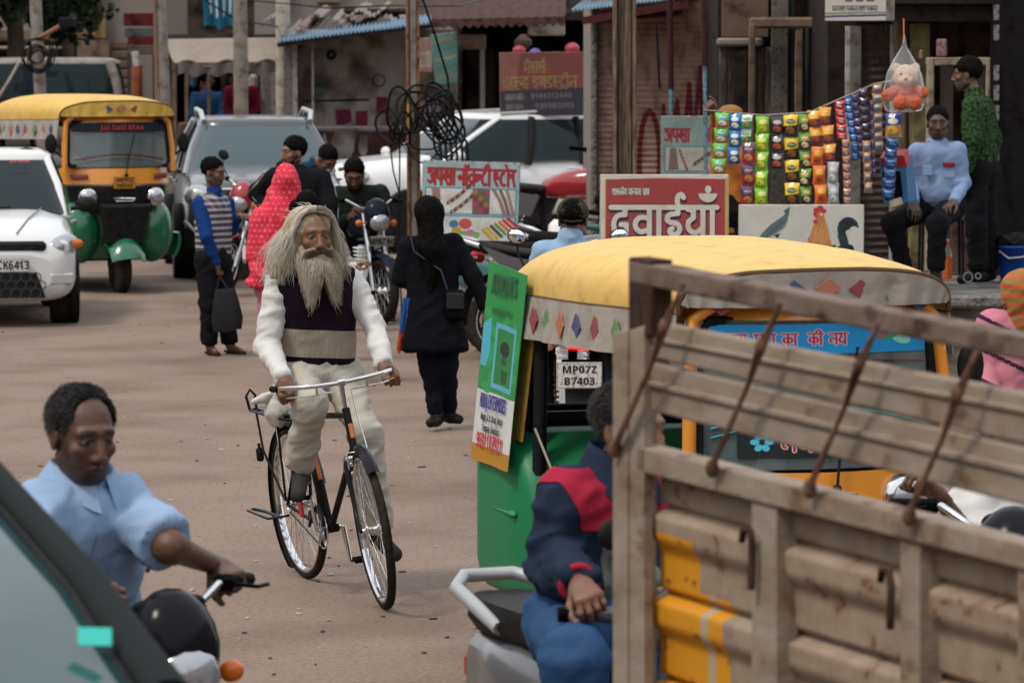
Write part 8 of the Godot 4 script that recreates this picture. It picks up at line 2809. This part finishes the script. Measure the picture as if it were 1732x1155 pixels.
	for q in [["driver_seat", .5, .2, .5, .1, .3], ["driver_backrest", .72, .0, .7, .34, .06], ["passenger_seat", .52, -.72, 1.1, .12, .42], ["passenger_backrest", .78, -1.0, 1.1, .46, .1]]:
		s = nst()
		box(s, Vector3(0, q[1], q[2]), Vector3(q[3], q[4], q[5]), .03)
		part(o, q[0], s, soot)
	s = nst()
	tube(s, [Vector3(-.3, 1.0, .55), Vector3(-.1, .96, .62), Vector3(.1, .96, .62), Vector3(.3, 1.0, .55)], .018, 8)
	tube(s, [Vector3(0, .96, .62), Vector3(0, .4, .85)], .025, 8)
	part(o, "handlebar", s, soot)
	if c.get("far_panel", false):
		s = nst()
		box(s, Vector3(.6, .74, -.15), Vector3(.03, .56, 1.1), .01)
		part(o, "far_side_panel", s, soot)
	return o

func autos() -> void:
	var vinyl := mat("grey_vinyl", Color(.36, .32, .28), .5, 0, "canvas", 1.5)
	var g := G(203, 495)
	var a := deg_to_rad(24.0)
	rickshaw("yellow-roofed green and orange auto rickshaw coming down the left, windscreen with red lettering", g - Vector3(sin(a), 0, cos(a)) * 1.07, 24, 1.11, {"green": mat("leaf_green_paint", Color(.01, .13, .055), .3, 0, "paint"), "hood": mat("yellow_hood", Color(.68, .42, .07), .6, 0, "canvas", 1.0), "fringe": vinyl, "side": mat("yellow_hood", Color.WHITE), "plate": ["MP07Z", "H6592"],
		"stickers": func(ws, scr):
			text(ws, "windscreen_lettering", "Jai Sati Maa", Transform3D(Basis(), scr.call(.52, .88, .004)), .045, mat("red_sticker", Color(.5, .04, .04), .5), 1.15)
			for q in [[.17, .1, .022, "maroon_tape", Color(.22, .03, .05)], [.1, .1, .01, "cream_tape", Color(.6, .5, .36)], [.74, .03, .008, "maroon_tape", Color.BLACK]]:
				var s := nst()
				tube(s, range(21).map(func(i): return scr.call(lerpf(.05, .95, i / 20.0), q[0] + q[1] * sin(i / 20.0 * PI) * 1.3, .002)), q[2] * .5, 6, false, Vector2(1, .3))
				part(ws, "tape_stripe", s, mat(q[3], q[4], .5))
			var s := nst()
			sheet(s, func(u, v): return scr.call(lerpf(.03, .97, u), lerpf(.78, .98, v), .0015), 12, 2, .001)
			part(ws, "sun_strip", s, mat("dark_strip", Color(.02, .025, .03), .3))})
	# the near one on the right
	a = deg_to_rad(16.0)
	var k := .96
	var f := Vector3(sin(a), 0, cos(a))
	var rt := Vector3(cos(a), 0, -sin(a))
	var p := W(828, 1010, 15.6)
	p.y = 0
	var at := p + rt * .65 * k + f * 1.25 * k
	var o := rickshaw("near yellow-roofed auto rickshaw with a green printed side panel, behind the truck", at, 16, k, {"green": mat("bright_green_paint", Color(.004, .19, .07), .5), "hood": mat("amber_hood", Color(.74, .47, .13), .6, 0, "canvas", 1.0), "fringe": vinyl, "side": mat("yellow_panel", Color(.6, .36, .05), .6, 0, "dirt"), "plate": ["MP07", "R2218"], "yellow_front": false, "far_panel": true, "low": -.15,
		"stickers": func(ws, scr):
			var im := canvas(400, 80, Color(.07, .58, .82))
			for kk in 2:
				var x := 36.0
				for q in ["j y", "m h aa", "k aa l", "k ii", "j y"]: x = hindi(im, q, x, 26, 30, 8 - 4 * kk, Color(.8, .78, .82) if kk == 0 else Color(.75, .12, .2), .8) + 12
			disc(im, Vector2(312, 34), 14, 12, Color(.55, .4, .36))
			disc(im, Vector2(352, 44), 20, 14, Color(.55, .85, .75), .5)
			pen(im, V([320, 44, 340, 36]), 8, Color(.2, .6, .35))
			var s := nst()
			sheet(s, func(u, v): return scr.call(lerpf(.03, .97, u), lerpf(.77, .97, v), .002), 14, 2, .001)
			part(ws, "sun_strip", s, img_mat("sun_strip_print", im, .4))
			im = canvas(400, 90, Color(.1, .14, .14))
			for kk in 2:
				var x := hindi(im, "j y", 92, 24, 48, 11 - 5 * kk, Color(.85, .8, .8) if kk == 0 else Color(.7, .1, .14), 1.1) + 16
				x = hindi(im, "m aa t aa", x, 24, 48, 11 - 5 * kk, Color(.85, .8, .8) if kk == 0 else Color(.7, .1, .14), 1.0) + 16
				hindi(im, "d ii", x, 24, 48, 11 - 5 * kk, Color(.85, .8, .8) if kk == 0 else Color(.7, .1, .14), 1.0)
			for i in 6: disc(im, Vector2(52 + cos(i * 1.05) * 15, 46 + sin(i * 1.05) * 18), 10, 8, Color(.3, .75, .85), i * 1.05)
			s = nst()
			sheet(s, func(u, v): return scr.call(lerpf(.14, .9, u), lerpf(.08, .3, v), .002), 14, 2, .001)
			part(ws, "lettering_strip", s, img_mat("lettering_strip_print", im, .3))
			for q in [[.36, .14, .02, "cyan_tape", Color(.03, .5, .62)], [.3, .14, .014, "cyan_tape", Color.BLACK], [.39, .14, .006, "coral_tape", Color(.6, .12, .08)], [.72, .03, .012, "maroon_tape", Color(.22, .03, .05)]]:
				s = nst()
				tube(s, range(21).map(func(i): return scr.call(lerpf(.04, .96, i / 20.0), q[0] + q[1] * (sin(i / 20.0 * PI) - .6), .003)), q[2] * .5, 6, false, Vector2(1, .3))
				part(ws, "tape_stripe", s, mat(q[3], q[4], .5))})
	# printed panel on its rear quarter
	var im := canvas(220, 480, Color(.1, .56, .26))
	fill_poly(im, V([0, 308, 220, 308, 220, 440, 0, 440]), Color(.82, .83, .82))
	fill_poly(im, V([0, 440, 220, 440, 220, 480, 0, 480]), Color(.72, .5, .1))
	for i in 14: disc(im, Vector2(20 + (i * 61) % 190, 120 + (i * 83) % 180), 24, 12, Color(.16, .62, .32), i * .5)
	fill_poly(im, V([76, 138, 196, 138, 196, 296, 76, 296]), Color(.35, .68, .8))
	fill_poly(im, V([86, 150, 186, 150, 186, 284, 86, 284]), Color(.1, .5, .24))
	fill_poly(im, V([4, 150, 50, 130, 56, 210, 40, 250, 4, 250]), Color(.3, .7, .82))
	disc(im, Vector2(134, 196), 30, 18, Color(.06, .14, .12))
	disc(im, Vector2(134, 224), 18, 12, Color(.1, .3, .3))
	fill_poly(im, V([120, 246, 166, 246, 160, 278, 126, 278]), Color(.08, .3, .14))
	dirty(im, .12)
	var s := nst()
	sheet(s, func(u, v): return Vector3(lerpf(-.738, -.655, v) - .004 * sin(u * 9.0), lerpf(.8, 1.63 - .03 * u, v), lerpf(-1.23, -.66, u)), 10, 8, .003)
	var ad := part(o, "printed_panel", s, img_mat("side_panel_print", im, .45))
	var side := Basis(Vector3(0, 0, 1), Vector3(.1, 1, 0).normalized(), Vector3(-1, .1, 0).normalized())
	for q in [["AARON'S", 1.54, .085, "ink_dark_green", Color(.02, .09, .04), .74], ["YOU REALLY LOVE", 1.43, .026, "ink_dark_green", Color.BLACK, .9], ["NIRAJ ENTERPRISES", 1.055, .06, "ink_navy", Color(.05, .05, .25), .5], ["Nagar, A.B. Road, Near", .99, .03, "ink_black", Color(.03, .03, .03), .72], ["Temple, Gwalior", .945, .03, "ink_black", Color.BLACK, .8], ["9691107921", .892, .062, "ink_red", Color(.55, .03, .05), .82]]:
		text(ad, "printed_words", q[0], Transform3D(side, Vector3(-.7475 + .1 * (q[1] - .8), q[1], -.945)), q[2], mat(q[3], q[4], .5), q[5])
	# sticker board on the far side
	s = nst()
	box(s, Vector3(.63, 1.15, -.08), Vector3(.02, .22, .34), .004)
	var sb := part(o, "sticker_board", s, mat("yellow_card", Color(.6, .5, .2), .6))
	s = nst()
	box(s, Vector3(.615, 1.2, -.08), Vector3(.004, .08, .335))
	part(sb, "red_stripe", s, mat("red_sticker", Color.BLACK))
	for q in [[-.02, "green_disc", Color(.05, .4, .12)], [-.13, "black_disc", Color(.03, .03, .03)]]:
		s = nst()
		lathe(s, [[.036, 0], [.036, .006], [.03, .008]], aim(Vector3(.614, 1.09, q[0]), Vector3.LEFT), 18)
		part(sb, "disc_sticker", s, mat(q[1], q[2], .5))
	s = nst()
	tube(s, [Vector3(-.64, .98, -.6), Vector3(-.62, .8, -.38), Vector3(-.6, .62, -.2)], .006, 5)
	part(o, "cord", s, mat("twine", Color(.3, .26, .2)))

# ---- the truck side in front -----------------------------------------------------
func td(px: float) -> float:     # how far away the truck's side is at that column
	var t := (px - 866.0) / F
	return 8.0 - .869 * (8.0 * t - .27) / (.492 + .869 * t)

func truck() -> void:
	var o := thing("truck", "beige slatted side of a small goods truck with rusty rods and yellow painted patch", "truck", Vector3(W(1400, 800, td(1400)).x, 0, W(1400, 800, td(1400)).z))
	var at := o.position
	var n := Vector3(-.869, 0, .492).normalized()
	if n.z < 0: n = -n
	n = Vector3(-.87, 0, .49)
	var tan_ := mat("truck_beige", Color(.3, .245, .19), .75, 0, "rust", .9)
	tan_.albedo_texture = noise_tex(0.012, 512, [[0.0, Color(.4, .22, .13)], [0.17, Color(.62, .46, .36)], [0.25, Color(.88, .83, .78)], [0.6, gray(.97)], [1.0, gray(1.0)]], 51, 7)
	var brown := mat("truck_weathered", Color(.17, .125, .1), .85, 0, "rust", 1.2)
	var rusty := mat("rod_rust", Color(.16, .085, .055), .9, 0, "rust", 2.0)
	var P := func(x: float, y: float, off := 0.0) -> Vector3: return W(x, y, td(x)) - at + n * off
	var bar := func(called: String, x0: float, t0: float, b0: float, x1: float, t1: float, b1: float, thick: float, off: float, m: Material, bev := .006) -> void:
		var s := nst()
		var rr := []
		for e in [[x0, t0, b0], [x1, t1, b1]]:
			var a: Vector3 = P.call(e[0], e[1], off)
			var b: Vector3 = P.call(e[0], e[2], off)
			var u := (a - b).normalized()
			rr.append(PackedVector3Array([a - u * bev, a - u * bev * .3 - n * bev * .3, a - n * bev, a - n * thick, b - n * thick, b - n * bev, b + u * bev * .3 - n * bev * .3, b + u * bev]))
		rings(s, rr, true, false)
		part(o, called, s, m)
	bar.call("top_rail", 1086, 440, 478, 1800, 577, 618, .05, .03, brown)
	bar.call("upper_plank", 1096, 541, 602, 1800, 676, 764, .025, .012, tan_)
	bar.call("upper_plank", 1096, 610, 692, 1800, 770, 870, .025, .012, tan_)
	for q in [[565, 573, 699, 710], [640, 651, 803, 817]]: bar.call("plank_rib", 1098, q[0], q[1], 1800, q[2], q[3], .012, .02, tan_, .004)
	bar.call("lower_rail", 1098, 752, 797, 1800, 929, 975, .05, .03, tan_)
	for q in [[1288, 1330, 838, 806], [1540, 1573, 900, 880], [1740, 1790, 950, 935]]: bar.call("side_post", q[0], q[2], 1500, q[1], q[2] + 9, 1500, .05, .022, tan_)
	bar.call("corner_post", 1061, 560, 1500, 1086, 556, 1500, .07, .035, tan_)
	bar.call("corner_flange", 1086, 556, 1500, 1111, 548, 1500, .02, .03, tan_)
	bar.call("wooden_post", 1083, 434, 570, 1122, 440, 570, .05, .028, mat("old_wood", Color(.09, .062, .05), .9, 0, "wood", 1.5))
	# pressed side panel
	var im := canvas(512, 512, Color(.62, .55, .48))
	for y in 512:
		for x in 512:
			var r := nz.get_noise_2d(x * 2.4, y * 1.7) + .35 * nz.get_noise_2d(x * 9.0, y * 6.0)
			var c := Color(.6, .53, .455).lerp(Color(.53, .45, .38), clampf(r + .4, 0, 1))
			if x < 50 and y > 62 and y < 118 or x < 88 and y >= 118: c = Color(.8, .54, .03)
			if x > 60 and x < 70 and y >= 118: c = Color(.66, .6, .52)
			if r > .42: c = c.lerp(Color(.4, .25, .17), clampf((r - .42) * 5.0, 0, .8))
			im.set_pixel(x, y, c)
	var s := nst()
	var bl := func(u: float, v: float) -> Vector3:
		var x := lerpf(1108.0, 1800.0, u)
		var top: Vector3 = P.call(x, lerpf(797, 975, u))
		var h := (1.0 - v) * 1.0
		var ph := fposmod((h - .075) / .178, 1.0)
		var dpt := .02 * (smoothstep(.0, .1, ph) * (1.0 - smoothstep(.3, .55, ph)) ) - .022 * (1.0 - smoothstep(.0, .07, ph) * (1.0 - smoothstep(.93, 1.0, ph)))
		return top + Vector3(0, -h, 0) + n * (dpt - .015)
	sheet(s, bl, 6, 150, .01)
	part(o, "pressed_panel", s, img_mat("truck_panel_paint", im, .7))
	for q in [[1190, 498, 1340, 0], [1355, 532, 1400, 0], [1521, 566, 1600, 0], [1690, 612, 1700, 0]]:
		s = nst()
		var x: float = q[0]
		var dx := -118.0
		var y0: float = q[1]
		tube(s, [P.call(x, y0 - 20, .05), P.call(x - 18, y0 + 50, .06), P.call(x - 60, y0 + 135, .052), P.call(x + dx, y0 + 258, .05)], .0055, 7)
		tube(s, [P.call(x + 4, y0 - 20, .05), P.call(x - 24, y0 + 52, .068), P.call(x - 52, y0 + 132, .06), P.call(x + dx + 5, y0 + 258, .05)], .004, 6)
		part(o, "rusty_rod", s, rusty)
		s = nst()
		ball(s, P.call(x - 21, y0 + 52, .065), Vector3(.011, .016, .011), 10, 7)
		part(o, "rod_knot", s, rusty)
		s = nst()
		ball(s, P.call(x + dx, y0 + 258, .045), Vector3(.014, .02, .01), 8, 6)
		part(o, "weld", s, rusty)
	for q in [[1296, 895], [1532, 962]]:
		s = nst()
		tube(s, [P.call(q[0] - 12, q[1] + 18, .04), P.call(q[0] - 6, q[1], .045), P.call(q[0] + 6, q[1], .045), P.call(q[0] + 6, q[1] + 30, .04), P.call(q[0] + 4, q[1] + 100, .04)], .008, 7)
		part(o, "hook", s, mat("old_wood", Color.BLACK))
	# bed, chassis and wheels below the frame
	s = nst()
	var b0: Vector3 = P.call(1108, 1350); var b1: Vector3 = P.call(1800, 1700)
	box(s, (b0 + b1) * .5 + Vector3(.75, -.15, -.3), Vector3(1.5, .1, 2.2), .02, Basis(UP, -.5))
	part(o, "bed", s, rusty)
	for x in [Vector3(.2, 0, .1), Vector3(1.4, 0, -.7)]: wheel(o, Vector3(0, .32, 0) + x, .32, .18, brown, -1.0)

# ---- the riders in front ---------------------------------------------------------
func patch(root: Node3D, of: String, called: String, f: Callable, off: float, m: Material) -> void:   # other cloth sewn on a garment where f is above 0
	for ch in root.get_children():
		if ch.name != of: continue
		var a: Array = ch.mesh.surface_get_arrays(0)
		var v: PackedVector3Array = a[Mesh.ARRAY_VERTEX]
		var nr: PackedVector3Array = a[Mesh.ARRAY_NORMAL]
		var src: PackedInt32Array = a[Mesh.ARRAY_INDEX]
		var val := PackedFloat32Array()
		for p in v: val.append(f.call(p))
		var ov := PackedVector3Array(); var on := PackedVector3Array(); var ix := PackedInt32Array()
		for i in range(0, src.size(), 3):
			var first := ov.size()
			for k in 3:
				var p := src[i + k]
				var q := src[i + (k + 1) % 3]
				if val[p] > 0.0:
					ov.append(v[p] + nr[p] * off); on.append(nr[p])
				if (val[p] > 0.0) != (val[q] > 0.0):
					var t := val[p] / (val[p] - val[q])
					var n2 := nr[p].lerp(nr[q], t)
					ov.append(v[p].lerp(v[q], t) + n2 * off); on.append(n2)
			for k in range(2, ov.size() - first): ix.append_array([first, first + k - 1, first + k])
		if ix.size(): put(ch, called, geo_mesh([ov, on, ix]), m)
		return

func collar(root: Node3D, m: Material, r: float, open: float, h := .045) -> void:
	var j: Dictionary = root.get_meta("joints")
	var ax: Vector3 = (j.shr - j.shl).normalized()
	var fw := ax.cross(UP).normalized()
	var nk: Vector3 = j.neck + UP * .022
	for sd in [-1.0, 1.0]:
		var s := nst()
		sheet(s, func(u, v):
			var a: float = lerpf(PI, open, u) * sd
			var w: float = absf(v * 2.0 - 1.0) if v < .5 else 0.0
			var rr: float = r + (.036 * w if v < .5 else -.006 * (v - .5)) + .008 * u
			return nk + ax * sin(a) * rr + fw * (cos(a) * rr * 1.08 + .012) + Vector3(0, h * (1.0 - w * (1.1 + .8 * smoothstep(.6, 1.0, u))) if v < .5 else h * (2.0 - 2.0 * v), 0) + Vector3(0, -.045 * u * u, 0), 16, 8, .003)
		part(root, "collar", s, m)

func rider_left(black: Material) -> void:
	var blue := cloth("pale_blue_shirt", Color(.31, .44, .63))
	var m := person("balding man in a short-sleeved pale blue shirt riding the black motorcycle", 9.75, Vector2(150, 1300), {
		"head": [139, 735, -.04], "neck": [132, 818, .03], "shl": [72, 858, -.08], "shr": [206, 848, .08], "ell": [20, 970, -.28], "wrl": [150, 1010, -.62], "hfl": [190, 1010, -.7], "elr": [288, 925, -.12], "wrr": [366, 957, .13], "hfr": [415, 986, .0],
		"hil": [78, 1085, .12], "hir": [180, 1075, .22], "knl": [120, 1150, -.45], "knr": [280, 1140, -.3], "anl": [140, 1400, -.3], "anr": [290, 1400, -.15]},
		{"h": .012, "fuzz": true, "k": 1.0, "hs": .99, "yaw": 34.0, "pitch": -8.0, "hair": "balding", "stubble": .75, "skin": Color(.105, .05, .03), "shirt": {"m": blue, "r": .004, "loose": .004, "sleeve": .5, "amp": .007, "collar": false, "hem": .02}, "pants": {"m": black}, "handr": [.95, Vector3(0, -1, -.2), -1.0, .1, .8], "handl": [.95, Vector3(.2, -.5, -.8), -1.0]})
	collar(m, blue, .072, .2, .045)
	var j: Dictionary = m.get_meta("joints")
	var mid: Vector3 = (j.shl + j.shr) * .5
	var ax: Vector3 = (j.shr - j.shl).normalized()
	var fw := ax.cross(UP).normalized()
	patch(m, "shirt", "chest_pocket", func(c):
		var q: Vector3 = c - mid
		return minf(minf(.05 - absf(q.dot(ax) - .095), .065 - absf(q.y + .185)), q.dot(fw)), .003, blue)
	patch(m, "shirt", "placket", func(c):
		var q: Vector3 = c - mid
		return minf(minf(.018 - absf(q.dot(ax)), -.06 - q.y), q.dot(fw)), .003, blue)
	for i in 3:
		var s := nst()
		ball(s, mid + fw * (.122 + .012 * i) + Vector3(0, -.19 - i * .075, 0), Vector3(.007, .007, .004), 8, 6)
		part(m, "button", s, black)
	var s2 := nst()
	for q in [[0, 0, .013], [-.012, -.014, .009], [.01, -.02, .01], [0, -.036, .007]]: ball(s2, mid + ax * (.112 + q[0]) + fw * .122 + Vector3(0, -.128 + q[1], 0), Vector3(q[2], q[2], .004), 8, 6)
	part(m, "embroidered_badge", s2, mat("badge_red", Color(.3, .06, .06), .7))

func rider_right(black: Material) -> void:
	var navy := cloth("navy_jacket", Color(.022, .034, .06))
	var m := person("man in a navy and red padded jacket and jeans riding the grey scooter", 10.3, Vector2(960, 1400), {
		"head": [1066, 724, -.1], "neck": [1040, 800, -.02], "shl": [966, 842, -.08], "shr": [1140, 832, .14], "ell": [942, 948, -.06], "wrl": [982, 990, -.4], "hfl": [1012, 1032, -.56], "elr": [1130, 940, .1], "wrr": [1120, 1000, -.1],
		"hil": [956, 1056, .0], "hir": [1040, 1050, .1], "knl": [975, 1120, -.5], "knr": [1095, 1110, -.36], "anl": [980, 1390, -.36], "anr": [1070, 1380, -.2]},
		{"h": .013, "fuzz": true, "k": 1.0, "hs": 1.0, "yaw": 50.0, "pitch": -4.0, "hair": "short", "stubble": .45, "skin": Color(.19, .092, .055), "shirt": {"m": navy, "r": .016, "loose": .01, "hem": .03, "amp": .015, "name": "jacket", "sleeve": .93}, "pants": {"m": cloth("blue_jeans", Color(.035, .085, .19)), "r": .02, "amp": .01}, "handl": [.75, Vector3(.1, -.75, -.6), -1.0, .16, .5]})
	var j: Dictionary = m.get_meta("joints")
	var mid: Vector3 = (j.shl + j.shr) * .5
	var ax: Vector3 = (j.shr - j.shl).normalized()
	var fw := ax.cross(UP).normalized()
	patch(m, "jacket", "red_yoke", func(c):
		var q: Vector3 = c - mid
		return minf(.08 - absf(q.y - .005), minf(q.dot(ax) + .23 + q.y * .4, .15 - q.dot(ax))), .004, cloth("crimson_yoke", Color(.4, .025, .055)))
	patch(m, "jacket", "grey_front", func(c):
		var q: Vector3 = c - mid
		return minf(minf(.14 - absf(q.y + .22), .06 - absf(q.dot(ax) + .075)), q.dot(fw) - .03), .004, mat("grey_print_panel", Color(.13, .145, .13), .8, 0, "dirt", 6.0))
	collar(m, navy, .07, .5, .07)
	var s := nst()
	for r in [.05, .035]: ring_tube(s, mid - ax * .07 + fw * .15 + Vector3(0, -.14, 0), fw, r * .8, .004, 20, 5, Vector2(1.6, 1))
	part(m, "ring_emblem", s, black)
	s = nst()
	ring_tube(s, j.ell.lerp(j.wrl, .93), j.wrl - j.ell, .045, .012, 18, 6)
	ring_tube(s, j.ell.lerp(j.wrl, .87), j.wrl - j.ell, .047, .006, 18, 6)
	part(m, "striped_cuff", s, cloth("crimson_yoke", Color.BLACK))

func right_edge_people(white: Material) -> void:
	var pink := cloth("pink_shawl_cloth", Color(.6, .22, .28))
	var m := person("woman in a pink shawl and orange headscarf at the right edge", 20.5, Vector2(1700, 900), {
		"head": [1726, 500, 0], "neck": [1720, 535, .02], "shl": [1682, 556, 0], "shr": [1775, 556, .1], "ell": [1660, 625, 0], "wrl": [1668, 680, -.2], "hfl": [1680, 700, -.25], "elr": [1790, 625, .1], "hil": [1690, 700, 0], "hir": [1745, 700, .1], "knl": [1685, 760, -.3], "knr": [1740, 760, -.2], "anl": [1690, 850, -.1], "anr": [1745, 850, 0]},
		{"k": 1.0, "yaw": -60.0, "skin": Color(.15, .08, .05), "shirt": {"m": pink, "r": .03, "loose": .02, "name": "shawl", "hem": .05}, "pants": {"m": cloth("maroon_skirt", Color(.18, .03, .06))}})
	var j: Dictionary = m.get_meta("joints")
	part_geo(m, "headscarf", crumple(field([egg(j.head + Vector3(.0, .02, .02), Vector3(.1, .125, .12)), cone(j.head + Vector3(.02, -.06, .03), j.neck + Vector3(.03, -.05, .03), .09, .09)], .014, .04), .01, 9.0), stripe_mat("orange_green_scarf", Color(.55, .11, .03), Color(.2, .2, .05), 5, 4.0, .4))
	patch(m, "shawl", "dark_border", func(c): return .07 - absf(fposmod(c.y * 6.0 + c.x * 3.0, 1.0) - .5), .004, cloth("shawl_border", Color(.05, .02, .05)))
	person("rider in a white shirt with a bare brown forearm, half hidden behind the truck slats", 11.6, Vector2(1700, 1400), {
		"head": [1712, 735, .0], "neck": [1712, 800, .02], "shl": [1668, 838, 0], "shr": [1785, 830, .1], "ell": [1652, 930, -.1], "wrl": [1592, 842, -.2], "hfl": [1556, 800, -.22], "elr": [1800, 930, .0], "hil": [1680, 1050, .1], "hir": [1770, 1050, .2], "knl": [1660, 1120, -.4], "knr": [1750, 1120, -.3], "anl": [1660, 1350, -.2], "anr": [1750, 1350, -.1]},
		{"k": 1.0, "yaw": -30.0, "hair": "short", "skin": Color(.13, .06, .035), "shirt": {"m": white, "r": .02, "loose": .02, "sleeve": .5, "amp": .014}, "pants": {"m": cloth("black_cloth", Color.BLACK)}, "handl": [.7, Vector3(0, -1, 0), -1.0]})


func _ready() -> void:
	var cam := Camera3D.new()
	cam.name = "camera"
	cam.transform = Transform3D(cam_basis, EYE)
	cam.near = 0.5
	cam.far = 600.0
	var at := CameraAttributesPhysical.new()
	at.frustum_focal_length = 135.1
	at.frustum_focus_distance = 17.0
	at.exposure_aperture = 8.0
	at.frustum_near = 0.5
	at.frustum_far = 600.0
	cam.attributes = at
	cam.fov = 10.153
	add_child(cam)
	cam.current = true
	var sky := ProceduralSkyMaterial.new()
	sky.sky_top_color = Color(.93, .95, .99)
	sky.sky_horizon_color = Color(.88, .89, .9)
	sky.ground_bottom_color = Color(.3, .27, .24)
	sky.ground_horizon_color = Color(.55, .53, .5)
	sky.sky_curve = .2
	var env := Environment.new()
	env.background_mode = Environment.BG_SKY
	env.sky = Sky.new()
	env.sky.sky_material = sky
	env.tonemap_mode = Environment.TONE_MAPPER_LINEAR
	env.tonemap_exposure = 1.3
	env.sdfgi_enabled = true
	env.ssao_enabled = true
	env.ssil_enabled = true
	var we := WorldEnvironment.new()
	we.environment = env
	we.name = "world"
	add_child(we)
	var sun := DirectionalLight3D.new()
	sun.name = "sun"
	sun.light_energy = 0.5
	sun.light_color = Color(1, .96, .9)
	sun.light_angular_distance = 10.0
	sun.rotation_degrees = Vector3(-58, -55, 0)
	sun.shadow_enabled = true
	add_child(sun)
	nz.seed = 4
	nz.frequency = .012
	nz.fractal_octaves = 4
	fold.seed = 9
	fold.frequency = .01
	fold.fractal_type = FastNoiseLite.FRACTAL_RIDGED
	fold.fractal_octaves = 2
	rng.seed = 7
	var t0 := Time.get_ticks_msec()
	for f in [setting, around, buildings, poles, signs, snack_stall, vehicles, autos, truck, all_people, litter]:
		f.call()
		print(f.get_method(), " ", Time.get_ticks_msec() - t0)
